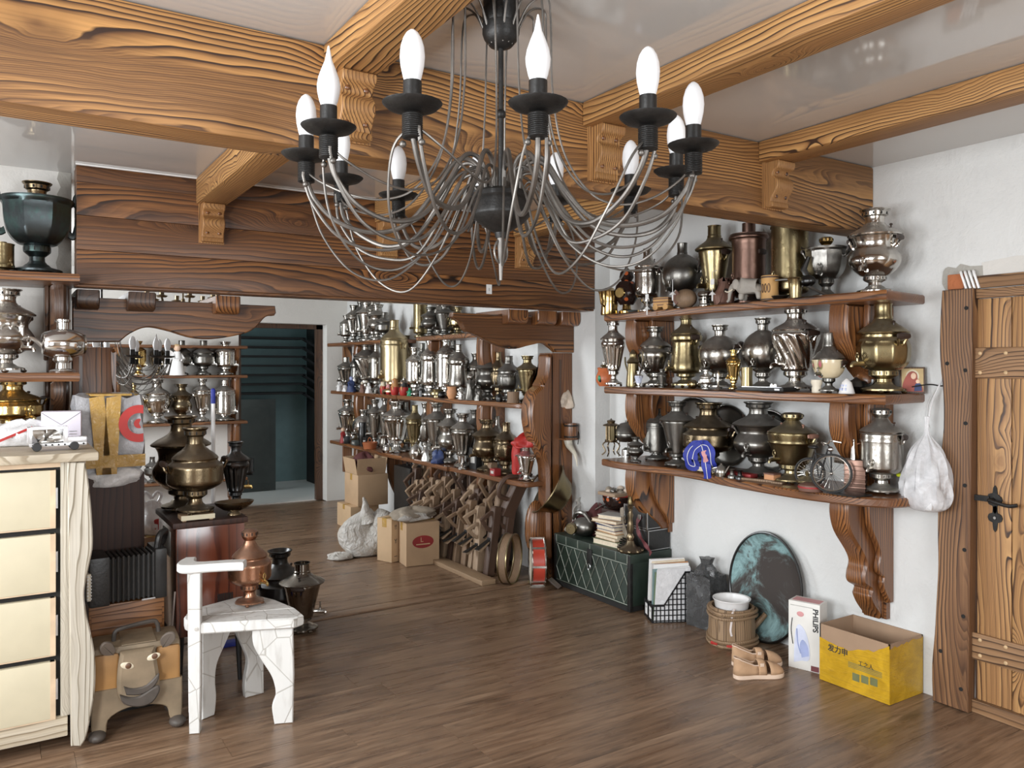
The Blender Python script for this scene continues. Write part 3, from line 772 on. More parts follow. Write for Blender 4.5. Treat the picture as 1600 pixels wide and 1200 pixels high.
def rosette(zc):
    out = []
    for k in range(24):
        a = 2 * PI * k / 24; r = .03 * (1 + .35 * math.cos(4 * a))
        out.append((-.075 + r * .75 * math.sin(a), zc + r * 1.5 * math.cos(a)))
    return out
MB().prism(rosette(lz), -.022, -.017, 'x').build('plate', M['iron'], la)
MB().tube(spline([(-.02, -.07, lz), (-.06, -.07, lz), (-.072, -.09, lz - .002), (-.07, -.15, lz - .012), (-.065, -.185, lz - .005)]), .008, 8).build('lever', M['iron'], la)
MB().box(-.03, -.017, -.055, .012, lz - .012, lz + .012).build('bolt', M['iron'], la)
kz = P(1543, 808, X=XW - .03).z
kp = MB().prism([(a, b * 1 + 0) for a, b in rosette(kz)], -.022, -.017, 'x').build('keyhole_plate', M['iron'], dr)
MB().lathe([(.006, 0), (.006, .003)], 8, 0, TM(-.0225, -.075, kz) @ RM(0, -PI / 2, 0)).build('keyhole', M['steel'], kp)
# live-edged door post
rg = random.Random(11)
left = spline([(1.982 + .045 * max(0, i - 4) / 8 + .008 * math.sin(i * 1.3) + rg.uniform(-.005, .005), 1.845 - i * 1.841 / 12, 0) for i in range(13)], 3)
ol = [(p.x, p.y) for p in left] + [(1.868, .004), (1.856, 1.0), (1.848, 1.845)]
post = struct(MB().prism(ol, XW - .065, XW + .0, 'x', ch=.007).build('trim_8', M['jamb'])); tag(post, 'live-edged brown timber post beside the plank door')
for y_, z_ in ((1.872, 1.76), (1.876, 1.49), (1.955, 1.52), (1.875, 1.26), (1.878, .99), (1.88, .71), (1.885, .42), (1.895, .10), (1.985, .24)):
    MB().lathe([(.009, 0), (.009, .002)], 8, 0, TM(XW - .065, y_, z_) @ RM(0, -PI / 2, 0)).build('peg_hole', M['hole'], post)
# hole in the plaster above the post: brick, mortar, loose white cables
hp = P(1520, 440, X=XW)
pts = [(1.83, 1.846), (1.995, 1.846)] + sp2([(2.012, 1.88), (2.008, 1.935), (1.985, 1.955), (1.95, 1.945), (1.93, 1.962), (1.89, 1.948), (1.835, 1.945)], 2)
ho = struct(MB().prism(pts, XW - .004, XW + .01, 'x').build('wall_patch', M['grey_patch'], smooth=False)); 
MB().box(XW - .012, XW + .02, 1.912, 1.985, 1.85, 1.918, ch=.006).build('brick', M['brickm'], ho)
cb = thing('cable_loop', 'bundle of white cables looped out of the wall over the door post', 'cable', (XW, 1.882, 1.846))
for k in range(4):
    y_ = -.028 + k * .018
    MB().tube(spline([(-.02, y_ - .012, 0), (-.026, y_ - .004, .035), (-.03, y_ + .004, .065), (-.02, y_ + .012, .078), (.004, y_ + .016, .07)]), .0055, 6).build('wire', M['white_gloss'], cb)
struct(MB().prism([(1.84, 1.902), (1.2, 1.902), (.9, 1.902), (.9, 1.98), (1.2, 1.962), (1.45, 1.985), (1.52, 1.955), (1.7, 1.972), (1.84, 1.958)], XW - .003, XW + .01, 'x').build('wall_patch', M['wall2'], smooth=False))
# ================================================================ samovars
def flute(n, depth, z0, z1, twist=0.0, sharp=False):
    def f(a, z):
        if z < z0 or z > z1: return 1.0
        e = min(1.0, (z - z0) / .03, (z1 - z) / .03)
        c = math.cos(n * (a + twist * (z - z0)))
        if sharp: c = 2 * abs(math.cos(n / 2 * (a + twist * (z - z0)))) - 1
        return 1 + depth * e * (c - 1) * .5
    return f
def facet(n, z0, z1):
    def f(a, z):
        if z < z0 or z > z1: return 1.0
        e = min(1.0, (z - z0) / .02, (z1 - z) / .02); s_ = 2 * PI / n
        k = math.cos(PI / n) / math.cos(((a + PI / n) % s_) - PI / n)
        return 1 + e * (k - 1)
    return f
# body outline (r, z), unit diameter and unit height; what to press into it; rim radius; lid; pedestal
ST = {
 'vase':  dict(body=[(.20,.235),(.235,.25),(.27,.34),(.33,.48),(.385,.60),(.41,.655),(.38,.69),(.355,.715)], mod=flute(14,.12,.27,.64), rim=.47, zl=.715),
 'cone':  dict(body=[(.19,.20),(.215,.215),(.245,.32),(.29,.46),(.335,.60),(.36,.68),(.35,.705)], mod=None, rim=.48, zl=.705),
 'wide':  dict(body=[(.22,.23),(.27,.245),(.345,.31),(.42,.42),(.455,.52),(.44,.58),(.39,.62),(.37,.665)], mod=flute(16,.05,.26,.5), rim=.47, zl=.665),
 'jar':   dict(body=[(.25,.19),(.36,.205),(.40,.24),(.405,.30),(.375,.40),(.35,.52),(.345,.62),(.40,.64),(.405,.70),(.37,.72)], mod=None, rim=.42, zl=.72),
 'cyl':   dict(body=[(.24,.235),(.36,.25),(.42,.29),(.435,.34),(.435,.60),(.45,.605),(.45,.625),(.44,.63),(.44,.69),(.42,.71)], mod=None, rim=.49, zl=.71),
 'drum':  dict(body=[(.25,.17),(.40,.185),(.43,.21),(.43,.62),(.45,.63),(.45,.66),(.43,.67),(.43,.72),(.40,.74)], mod=None, rim=.45, zl=.74),
 'ball':  dict(body=[(.17,.24)] + [(.485*math.sin(a), .53-.30*math.cos(a)) for a in [PI*(.13+.09*i) for i in range(10)]], mod=None, rim=.17, zl=.80),
 'turnip':dict(body=[(.20,.25),(.28,.262),(.41,.31),(.485,.39),(.495,.45),(.46,.52),(.39,.56),(.355,.60),(.35,.63)], mod=None, rim=.47, zl=.63),
 'pear':  dict(body=[(.18,.25),(.26,.262),(.37,.32),(.43,.40),(.43,.46),(.38,.53),(.345,.59),(.37,.65),(.39,.68)], mod=None, rim=.50, zl=.68),
 'bucket':dict(body=[(.25,.26),(.29,.265),(.33,.34),(.385,.47),(.43,.56),(.455,.565),(.455,.585),(.435,.59),(.46,.69),(.455,.705)], mod=None, rim=.48, zl=.705),
 'facet': dict(body=[(.17,.29),(.24,.30),(.34,.36),(.40,.45),(.43,.56),(.44,.66),(.46,.72)], mod=facet(8,.30,.70), rim=.48, zl=.73, open=True),
 'spiral':dict(body=[(.21,.24),(.25,.255),(.28,.33),(.33,.45),(.39,.57),(.425,.65),(.41,.69),(.36,.72)], mod=flute(12,.10,.27,.68,2.0), rim=.45, zl=.72),
 'urn':   dict(body=[(.20,.22),(.26,.24),(.375,.31),(.435,.38),(.435,.44),(.385,.50),(.345,.55),(.355,.62),(.40,.68)], mod=None, rim=.50, zl=.685),
 'octa':  dict(body=[(.24,.26),(.31,.28),(.40,.34),(.43,.42),(.435,.52),(.40,.58),(.36,.62),(.365,.67)], mod=facet(10,.29,.58), rim=.45, zl=.665),
 'bowl':  dict(body=[(.20,.27),(.30,.285),(.43,.34),(.495,.42),(.495,.49),(.45,.56),(.37,.605),(.36,.625)], mod=None, rim=.41, zl=.625),
 'porc':  dict(body=[(.18,.245),(.27,.265),(.38,.34),(.44,.44),(.465,.53),(.47,.55)], mod=None, rim=.49, zl=.55),
 'pot':   dict(body=[(.30,.12),(.42,.14),(.455,.18),(.42,.22),(.40,.26),(.40,.74),(.45,.80),(.47,.81),(.47,.84),(.43,.86)], mod=None, rim=.44, zl=.86, open=True),
 'can':   dict(body=[(.24,.10),(.42,.13),(.455,.20),(.46,.24),(.44,.34),(.44,.90),(.46,.91),(.46,.93)], mod=None, rim=.46, zl=.93, open=True),
}
PROTO = {}
def crown_mb(r0, z0, z1, kind):
    h = z1 - z0; m = MB()
    if kind == 'flare': pr = [(r0, z0), (r0 * .95, z0 + h * .25), (r0 * 1.0, z0 + h * .45), (r0 * 1.25, z0 + h * .55), (r0 * 1.3, z0 + h * .8), (r0 * 1.55, z0 + h * .95), (r0 * 1.55, z1), (r0 * 1.3, z1), (r0 * 1.05, z0 + h * .7)]
    elif kind == 'dome': pr = [(r0, z0), (r0 * .8, z0 + h * .2), (r0 * 1.0, z0 + h * .3), (r0 * 1.25, z0 + h * .5), (r0 * 1.25, z0 + h * .8), (r0 * .9, z0 + h * .95), (.001, z1)]
    else: pr = [(r0, z0), (r0, z0 + h * .15), (r0 * .92, z0 + h * .25), (r0 * .92, z1 - h * .1), (r0 * 1.0, z1), (r0 * .85, z1), (r0 * .8, z0 + h * .5)]
    m.lathe(pr, 20, cap=False)
    if kind != 'pipe':
        for k in range(10):
            a = 2 * PI * k / 10; rr = r0 * 1.285
            m.box(-.013, .013, -.004, .004, z0 + h * .57, z0 + h * .77, 1, TM(rr * math.cos(a), rr * math.sin(a), 0) @ RM(0, 0, a + PI / 2))
    return m
def proto(style, crown='flare', lo=False, aspect=1.4):
    """meshes of one kind of samovar; aspect = height / width, only used to keep round things round"""
    key = (style, crown, lo, round(aspect * 4) / 4)
    if key in PROTO: return PROTO[key]
    aspect = key[3]; d = ST[style]; n = 28 if lo else 48
    out = {}; zb = d['body'][0][1]; rb = d['body'][0][0]; zl = d['zl']; rim = d['rim']
    hz = 1 / aspect                                   # one unit of width in units of height
    # base plate on four paws
    m = MB()
    bw = min(.42, max(.31, rb * 1.55)); ft = .035
    m.lathe([(bw, ft), (bw, ft + .018), (bw * .93, ft + .026), (bw * .80, ft + .036), (bw * .62, ft + .045), (bw * .5, ft + .07)], n // 2, cap=True,
            mod=(lambda a, z: 1 + .10 * abs(math.cos(2 * a)) ** .5 if z < ft + .03 else 1))
    for k in range(4):
        a = PI / 4 + PI / 2 * k
        m.ball((bw * .95 * math.cos(a), bw * .95 * math.sin(a), ft * .62), 1, 4, 0, (.055, .055, ft * .62))
    out['base'] = (m, 0)
    # pierced pedestal
    m = MB(); h = zb - ft - .05; z0 = ft + .05
    m.lathe([(bw * .55, z0), (rb * .62, z0 + h * .25), (rb * .60, z0 + h * .45), (rb * .95, z0 + h * .62), (rb * 1.06, z0 + h * .68), (rb * 1.06, z0 + h * .95), (rb * .98, zb + .006)], n // 2, cap=False)
    if not lo:
        for k in range(14):
            a = 2 * PI * k / 14; rr = rb * 1.062
            m.box(-.008, .008, -.003, .003, z0 + h * .72, z0 + h * .92, 1, TM(rr * math.cos(a), rr * math.sin(a), 0) @ RM(0, 0, a + PI / 2))
    out['pedestal'] = (m, 0)
    kb = 1.0 if style in ('ball', 'pot', 'can') else 1.09
    pr = [(min(p.x * kb, .5), p.y) for p in spline([(r, z, 0) for r, z in d['body']], 4)]
    m = MB().lathe(pr, n if not d['mod'] else (64 if lo else 96), mod=d['mod'])
    out['body'] = (m, 0)
    # lid and crown
    m = MB()
    if d.get('open'):
        m.lathe([(rim * .97, zl - .012), (rim, zl - .006), (rim, zl + .006), (rim * .8, zl + .012), (.17, zl + .02)], n, cap=False)
        zc = zl + .02; rc = .13
        zt = min(1.0, zc + .14)
        if style in ('pot', 'can'): zt = 1.0
    elif style == 'ball':
        m.lathe([(.20, zl - .01), (.21, zl), (.19, zl + .012), (.13, zl + .03)], n, cap=False); zc, rc, zt = zl + .03, .125, 1.0
    else:
        hl = (1 - zl)
        bead = (lambda a, z: 1 + .012 * math.cos(36 * a)) if style in ('octa', 'vase', 'urn') else None
        pr = [(rim * .86, zl - .012), (rim * .98, zl), (rim, zl + hl * .05), (rim * .95, zl + hl * .10), (rim * .80, zl + hl * .20), (rim * .60, zl + hl * .30), (rim * .44, zl + hl * .40), (rim * .37, zl + hl * .50)]
        m.lathe(pr, n if not bead else 72, cap=False, mod=(lambda a, z: bead(a, z) if z < zl + hl * .07 else 1) if bead else None)
        zc, rc, zt = zl + hl * .50, rim * .365, 1.0
    out['lid'] = (m, 0)
    if style not in ('pot', 'can'):
        out['crown'] = (crown_mb(rc, zc, zt, crown), 0)
    else:
        out['crown'] = (MB().lathe([(.16, zl), (.16, 1.0), (.13, 1.0), (.12, zl)], 16, cap=False), 0)
    # tap low on the front (-y) with its key
    zt_ = zb + .075 if style not in ('pot', 'can') else zb + .16
    ry = 0.0
    for (r, z) in d['body']:
        if z <= zt_ + .02: ry = max(ry, r)
    ry *= .93
    m = MB()
    L = .30 if style not in ('drum', 'jar') else .26
    m.tube([(0, -ry + .03, zt_), (0, -ry - .02, zt_), (0, -ry - .03, zt_)], [.055, .05, .03], 8)
    m.tube(spline([(0, -ry, zt_), (0, -ry - L * .5, zt_), (0, -ry - L * .85, zt_ - .002), (0, -ry - L, zt_ - .02 * hz * 1.2), (0, -ry - L * 1.02, zt_ - .055 * hz * 1.2)], 3), .031, 8)
    out['tap'] = (m, 0)
    m = MB()
    ky = -ry - L * .62
    m.tube([(0, ky, zt_ - .03 * hz), (0, ky, zt_ + .10 * hz)], .023, 6)
    m.tube([(.035 * math.cos(a), ky, zt_ + (.135 + .05 * math.sin(a)) * hz) for a in [2 * PI * i / 10 for i in range(10)]], .011, 5, closed=True)
    m.ball((0, ky, zt_ + .20 * hz), .02, 5, 0, (1, 1, hz))
    out['tap_key'] = (m, 0)
    # two side handles, each with a wooden grip
    zh = zl - .10 if style not in ('pot', 'can', 'ball') else .58
    rh = .30
    for (r, z) in pr if style in ('x',) else d['body']:
        if abs(z - zh) < .09: rh = max(rh, r)
    if style == 'ball': rh = .47
    for k, sx in enumerate((-1, 1)):
        m = MB(); w_ = .11
        for sy in (-1, 1):
            m.tube(spline([(sx * (rh - .03), sy * .05, zh - .05 * hz), (sx * (rh + .035), sy * .06, zh - .015 * hz), (sx * (rh + .06), sy * .09, zh + .06 * hz), (sx * (rh + .10), sy * w_, zh + .115 * hz)], 3), .022, 6)
        out['handle%d' % k] = (m, 0)
        out['grip%d' % k] = (MB().tube([(sx * (rh + .10), -w_ - .02, zh + .115 * hz), (sx * (rh + .10), -.05, zh + .115 * hz), (sx * (rh + .10), .05, zh + .115 * hz), (sx * (rh + .10), w_ + .02, zh + .115 * hz)], [.026, .038, .038, .026], 7), 1)
    if not d.get('open') and style not in ('ball',):
        hl = 1 - zl
        for k, sx in enumerate((-1, 1)):
            out['knob%d' % k] = (MB().tube([(sx * rim * .62, 0, zl + hl * .25), (sx * rim * .62, 0, zl + hl * .25 + .035)], .015, 6).ball((sx * rim * .62, 0, zl + hl * .25 + .045), .032, 6, 0, (1, 1, hz * .7)), 1)
    res = {}
    for k, (m, slot) in out.items():
        nm_ = k.rstrip('01')
        res[k] = (nm_, m.mesh('samovar_' + nm_, [M['nickel'], M['hole']]), slot)
    PROTO[key] = res
    return res
def samovar(style, mat, w, h, loc, rz, label, group=None, crown='flare', lo=False, parts=None, mats=None, grip='grip', name='samovar'):
    t = thing(name, label, 'samovar', loc, rz, group, (w, w, h))
    pr = proto(style, crown, lo, h / w); made = {}
    for k, (nm_, me, slot) in pr.items():
        if lo and k[:4] in ('grip', 'knob'): continue
        if parts is not None and nm_ not in parts: continue
        par = t
        if k.startswith('grip'): par = made.get('handle' + k[-1], t)
        if k == 'tap_key': par = made.get('tap', t)
        o = link(me, nm_, par); made[k] = o
        own_mat(o, M[(mats or {}).get(nm_, mat if not slot else grip)])
    return t
ORD = ['first', 'second', 'third', 'fourth', 'fifth', 'sixth', 'seventh', 'eighth', 'ninth', 'tenth', 'eleventh', 'twelfth', 'thirteenth', 'fourteenth', 'fifteenth', 'sixteenth']
def span(px, ytop, wpx, X=None, Y=None, z=0.0):
    """a place on a shelf at depth X (or Y) below pixel column px, with the real width and height that match"""
    p = P(px, HOR, X=X, Y=Y); t = depth(p)
    return Vector((p.x, p.y, z)), wpx * t / FPX, EYE + (HOR - ytop) * t / FPX - z
# (px, top y, width px, depth X, style, metal, look, crown)
NEAR = {
 0: [(1012, 389, 42, 3.40, 'cyl', 'silver', 'bright faceted cylinder samovar under a flared lid', 'pipe', .9),
     (1066, 380, 66, 3.43, 'ball', 'pewter', 'big dark ball shaped samovar', 'pipe', 1),
     (1116, 353, 62, 3.44, 'cone', 'oldbrass', 'tall tapered golden brass samovar with beaded lid', 'pipe', 1),
     (1170, 349, 64, 3.45, 'pot', 'brownpot', 'big brown copper boiler pot', 'pipe', 1),
     (1234, 345, 64, 3.44, 'can', 'oldbrass', 'tall plain olive brass boiler under the main beam', 'pipe', 1),
     (1291, 358, 64, 3.42, 'facet', 'pewter', 'dark faceted urn samovar with a brass crown', 'dome', 1),
     (1367, 328, 80, 3.42, 'urn', 'silver', 'large bright waisted samovar at the door end of the top shelf', 'flare', 1)],
 1: [(958, 502, 42, 3.30, 'vase', 'silver', 'slender fluted nickel samovar at the pier', 'flare', 1),
     (1023, 511, 54, 3.43, 'wide', 'nickel', 'squat round nickel samovar with a curved spout pot beside it', 'flare', 1),
     (1072, 491, 56, 3.45, 'jar', 'oldbrass', 'tall bell bottomed brass jar samovar', 'flare', 1),
     (1125, 508, 68, 3.43, 'ball', 'nickel', 'grey globe samovar behind a small golden one', 'flare', 1),
     (1192, 497, 66, 3.46, 'ball', 'nickel', 'grey globe samovar with an engraved band next to the spiral one', 'flare', 1),
     (1243, 481, 80, 3.40, 'spiral', 'silver', 'large bright samovar with spiral flutes', 'flare', 1),
     (1295, 520, 50, 3.29, 'porc', 'pewter', 'flower painted porcelain samovar with dark metal lid', 'pipe', 1),
     (1380, 475, 84, 3.42, 'octa', 'oldbrass', 'large tarnished brass samovar with beaded lid and scroll handles', 'pipe', 1)],
 2: [(1026, 638, 44, 3.47, 'drum', 'pewter', 'tall dark plain cylinder samovar behind the pewter sugar pot', 'pipe', 1),
     (1058, 627, 58, 3.34, 'cone', 'pewter', 'dull nickel tapering samovar with a wide lid', 'flare', 1),
     (1107, 629, 80, 3.42, 'turnip', 'bronze', 'broad turnip shaped bronze samovar hung with a blue ribbon', 'flare', 1),
     (1185, 628, 80, 3.44, 'pear', 'pewter', 'large dull grey samovar with a broad shoulder', 'flare', 1),
     (1238, 644, 76, 3.38, 'bucket', 'oldbrass', 'olive brass bucket shaped samovar with pink wooden grips', 'dome', 1),
     (1377, 637, 66, 3.42, 'cyl', 'nickel', 'stout nickel cylinder samovar at the door end of the lowest shelf', 'dome', 1)],
}
snm = ('top', 'middle', 'lowest')
for i, rows in NEAR.items():
    for (px, yt, wp, X, st, mt, look, cr, _s) in rows:
        p, w_, h_ = span(px, yt, wp, X=X, z=ZN[i])
        mats = None; grip = 'grip'
        if st == 'porc': mats = {'body': 'floral'}
        if px == 1291: mats = {'crown': 'brass'}
        if px == 1238: grip = 'grip_red'
        samovar(st, mt, w_, h_, p, -PI / 2 + random.uniform(-.35, .35), look, 'samovars beside the plank door', cr, False, None, mats, grip)
# far room, right wall
FARR = {
 0: [(541, 493, 18, 3.22, 'cyl', 'nickel', 'small', 'flare'), (553, 477, 24, 3.24, 'vase', 'nickel', 'tall fluted', 'flare'), (573, 472, 32, 3.25, 'cone', 'silver', 'tapered', 'flare'),
     (590, 476, 30, 3.20, 'pear', 'nickel', 'waisted', 'flare'), (601, 488, 26, 3.15, 'turnip', 'pewter', 'squat dark', 'pipe'),
     (657, 470, 22, 3.22, 'can', 'oldbrass', 'tall pale brass', 'pipe'), (673, 480, 28, 3.14, 'pear', 'pewter', 'dark waisted', 'flare'), (696, 476, 34, 3.20, 'cone', 'pewter', 'dull tapered', 'flare'), (716, 480, 26, 3.24, 'octa', 'oldbrass', 'brassy ribbed', 'flare')],
 1: [(541, 558, 26, 3.22, 'vase', 'nickel', 'fluted', 'pipe'), (572, 536, 38, 3.24, 'spiral', 'nickel', 'spiral fluted', 'flare'), (616, 500, 40, 3.16, 'drum', 'palebrass', 'big pale brass cylinder', 'pipe'),
     (648, 543, 27, 3.16, 'cyl', 'silver', 'bright cylinder', 'flare'), (672, 530, 29, 3.18, 'jar', 'silver', 'bell bottomed', 'flare'), (697, 528, 29, 3.20, 'drum', 'silver', 'straight sided', 'flare'),
     (717, 538, 33, 3.17, 'jar', 'nickel', 'broad jar', 'pipe'), (762, 553, 35, 3.24, 'urn', 'pewter', 'dark ribbed', 'pipe'), (795, 556, 36, 3.24, 'octa', 'pewter', 'dark faceted', 'pipe'), (824, 556, 33, 3.22, 'cone', 'oldbrass', 'tall conical brass', 'flare')],
 2: [(543, 624, 28, 3.22, 'vase', 'silver', 'fluted bright', 'flare'), (567, 640, 30, 3.20, 'ball', 'silver', 'globe', 'flare'), (586, 624, 24, 3.22, 'cone', 'nickel', 'slim tapered', 'flare'),
     (619, 627, 42, 3.18, 'vase', 'silver', 'large fluted', 'flare'), (648, 633, 27, 3.20, 'vase', 'oldbrass', 'brassy fluted', 'pipe'), (682, 629, 38, 3.22, 'cone', 'nickel', 'wide lidded tapered', 'flare'),
     (703, 639, 36, 3.19, 'urn', 'nickel', 'grey waisted', 'flare'), (723, 646, 36, 3.14, 'vase', 'nickel', 'ribbed grey', 'flare'), (761, 655, 42, 3.20, 'pear', 'bronze', 'olive pear shaped', 'flare'),
     (791, 660, 36, 3.22, 'octa', 'bronze', 'brown ribbed', 'pipe'), (822, 696, 32, 3.17, 'cone', 'chrome', 'small bright electric', 'pipe')],
}
fnm = ('upper', 'middle', 'lowest')
for i, rows in FARR.items():
    for k, (px, yt, wp, X, st, mt, look, cr) in enumerate(rows):
        p, w_, h_ = span(px, yt, wp * 1.15, X=X, z=ZR[i])
        if px == 822: lab = 'small bright electric samovar draped with a red cloth near the carved post'
        else: lab = '%s samovar, %s from the end wall, front row of %s far shelf' % (look, ORD[k], fnm[i])
        samovar(st, mt, w_, h_, p, -PI / 2 + random.uniform(-.4, .4), lab, 'samovars on the far room wall', cr, True)
# a dimmer second row at the back of the far shelves
BACK = {0: [(563, 470, 24), (583, 466, 28), (664, 468, 24), (686, 470, 28), (706, 470, 26)],
        1: [(556, 552, 24), (588, 538, 28), (634, 524, 28), (660, 536, 27), (685, 528, 28), (708, 530, 30), (743, 552, 30), (779, 550, 32)],
        2: [(556, 628, 24), (577, 632, 26), (602, 620, 28), (634, 628, 30), (665, 630, 30), (693, 632, 32), (742, 640, 32), (776, 650, 34)]}
bst = ['cone', 'jar', 'urn', 'vase', 'cyl', 'pear', 'octa', 'wide']; bmt = ['pewter', 'nickel', 'pewter', 'nickel', 'bronze']
for i, rows in BACK.items():
    for k, (px, yt, wp) in enumerate(rows):
        p, w_, h_ = span(px, yt, wp, X=3.285, z=ZR[i])
        samovar(bst[(k * 3 + i) % 8], bmt[(k + 2 * i) % 5], w_ * .9, h_, p, -PI / 2 + random.uniform(-.5, .5), 'half hidden dull samovar, %s from end wall, back row of %s far shelf' % (ORD[k], fnm[i]), 'samovars on the far room wall', ('flare', 'pipe')[k % 2], True)
# far room, end wall
ENDW = {
 1: [(216, 533, 24, 8.56, 'cyl', 'brass', 'shiny brass', 'flare'), (247, 536, 24, 8.62, 'octa', 'bronze', 'dark bronze', 'pipe'), (284, 532, 30, 8.6, 'turnip', 'pewter', 'broad dark', 'pipe'), (318, 532, 34, 8.58, 'turnip', 'pewter', 'grey embossed', 'pipe'), (352, 534, 32, 8.56, 'cyl', 'silver', 'bright straight', 'flare')],
 2: [(209, 599, 24, 8.54, 'ball', 'brass', 'small round brass', 'flare'), (245, 593, 42, 8.56, 'wide', 'silver', 'wide lidded silver', 'flare'), (284, 600, 32, 8.6, 'urn', 'bronze', 'dark bronze', 'flare'), (316, 592, 30, 8.58, 'vase', 'silver', 'slim fluted silver', 'flare'), (351, 594, 36, 8.58, 'drum', 'silver', 'broad fluted silver', 'pipe')],
}
for i, rows in ENDW.items():
    for k, (px, yt, wp, Y, st, mt, look, cr) in enumerate(rows):
        p, w_, h_ = span(px, yt, wp, Y=Y, z=ZE[i])
        samovar(st, mt, w_, h_, p, random.uniform(.3, .9), '%s samovar, %s towards the doorway on the %s end wall shelf' % (look, ORD[k], ('top', 'second', 'third')[i]), 'samovars on the end wall', cr, True, None, {'tap': 'whitemetal', 'tap_key': 'whitemetal'})
# beside the lintel
p, w_, h_ = span(58, 268, 104, Y=4.40, z=ZL[0])
t = samovar('facet', 'patina', w_, h_, p, .6, 'large dark green patinated urn samovar with scroll handles on the upper corner shelf', None, 'flare', False, ('base', 'pedestal', 'body', 'lid', 'crown'), {'crown': 'bronze'})
for sx in (-1, 1):
    m = MB().tube([Vector((sx * (.43 + a), 0, b)) for a, b in [(q.x, q.y) for q in spline([(-.02, .42, 0), (.05, .40, 0), (.09, .48, 0), (.12, .58, 0), (.17, .66, 0), (.20, .74, 0), (.15, .80, 0), (.08, .78, 0), (.07, .72, 0), (.11, .70, 0)], 5)]], .035, 8)
    m.build('handle', M['patina'], t).rotation_euler = (0, 0, 0)
t.rotation_euler = (0, 0, 0)
p, w_, h_ = span(8, 452, 84, Y=4.40, z=ZL[1])
samovar('urn', 'silver', w_, h_, p, .75, 'large silver samovar with broad lid on the middle corner shelf', None, 'flare')
p, w_, h_ = span(20, 594, 84, Y=4.36, z=ZL[2])
samovar('turnip', 'brass', w_, h_, p, .5, 'shining golden samovar behind the whitewashed cabinet', None, 'flare')
p, w_, h_ = span(4, 378, 36, Y=4.34, z=ZL[0])
samovar('can', 'oldbrass', w_, h_, p, .5, 'brass canister samovar beside the dark green urn', None, 'pipe')
# small bright barrel samovar lying on its pedestal
p = P(98, HOR, Y=4.33); p.z = ZL[1]
t = thing('barrel_samovar', 'small silver barrel shaped samovar with spout on the middle corner shelf', 'samovar', p, .12)
MB().lathe([(.055, 0), (.057, .008), (.05, .014), (.03, .02), (.028, .045), (.042, .058), (.04, .075)], 24).build('pedestal', M['chrome'], t)
MB().lathe([(.0, -.088), (.045, -.086), (.052, -.08), (.068, -.04), (.074, 0), (.068, .04), (.052, .08), (.045, .086), (.0, .088)], 28, 0, TM(0, 0, .135) @ RM(0, PI / 2, 0)).build('body', M['chrome'], t)
MB().lathe([(.046, 0), (.046, .008), (.038, .01), (.036, .004)], 24, 0, TM(.086, 0, .135) @ RM(0, PI / 2, 0)).build('end_ring', M['silver'], t)
MB().lathe([(.04, .195), (.026, .205), (.026, .235), (.032, .24), (.032, .25), (.02, .25)], 20).build('crown', M['chrome'], t)
tp = MB().tube(spline([(-.08, 0, .12), (-.12, 0, .155), (-.15, 0, .16), (-.18, 0, .15), (-.205, 0, .145), (-.22, 0, .13)]), .010, 8).build('tap', M['whitemetal'], t)
MB().tube([(-.165, 0, .15), (-.165, 0, .21)], .008, 6).ball((-.165, 0, .215), .011, 6).tube([(-.19 + .018 * math.cos(a), 0, .2 + .018 * math.sin(a)) for a in [2 * PI * i / 12 for i in range(12)]], .004, 5, closed=True).tube([(-.228 + .018 * math.cos(a), 0, .2 + .018 * math.sin(a)) for a in [2 * PI * i / 12 for i in range(12)]], .004, 5, closed=True).build('tap_key', M['whitemetal'], tp)
# copper one on the stool, dark ones on the floor
p = P(390, 944, Z=.452); h_ = .31
samovar('bowl', 'copper', .185, .335, p, .35, 'small copper samovar standing on the white stool', None, 'dome', False, ('base', 'pedestal', 'body', 'lid', 'crown', 'tap', 'tap_key'), {'tap': 'brass', 'tap_key': 'brass'})
p = P(472, 985, Z=.002)
samovar('cone', 'darkshine', .265, .385, p + Vector((0, 0, .002)), 1.05, 'dark mirror finished samovar on the floor behind the stool', None, 'pipe', False, None, {'tap': 'silver'})
p = P(436, 972, Z=.002)
samovar('turnip', 'black', .27, .41, p + Vector((0.02, .05, .002)), .3, 'blackened samovar on the floor half hidden behind the dark mirror finished one', None, 'flare', False)
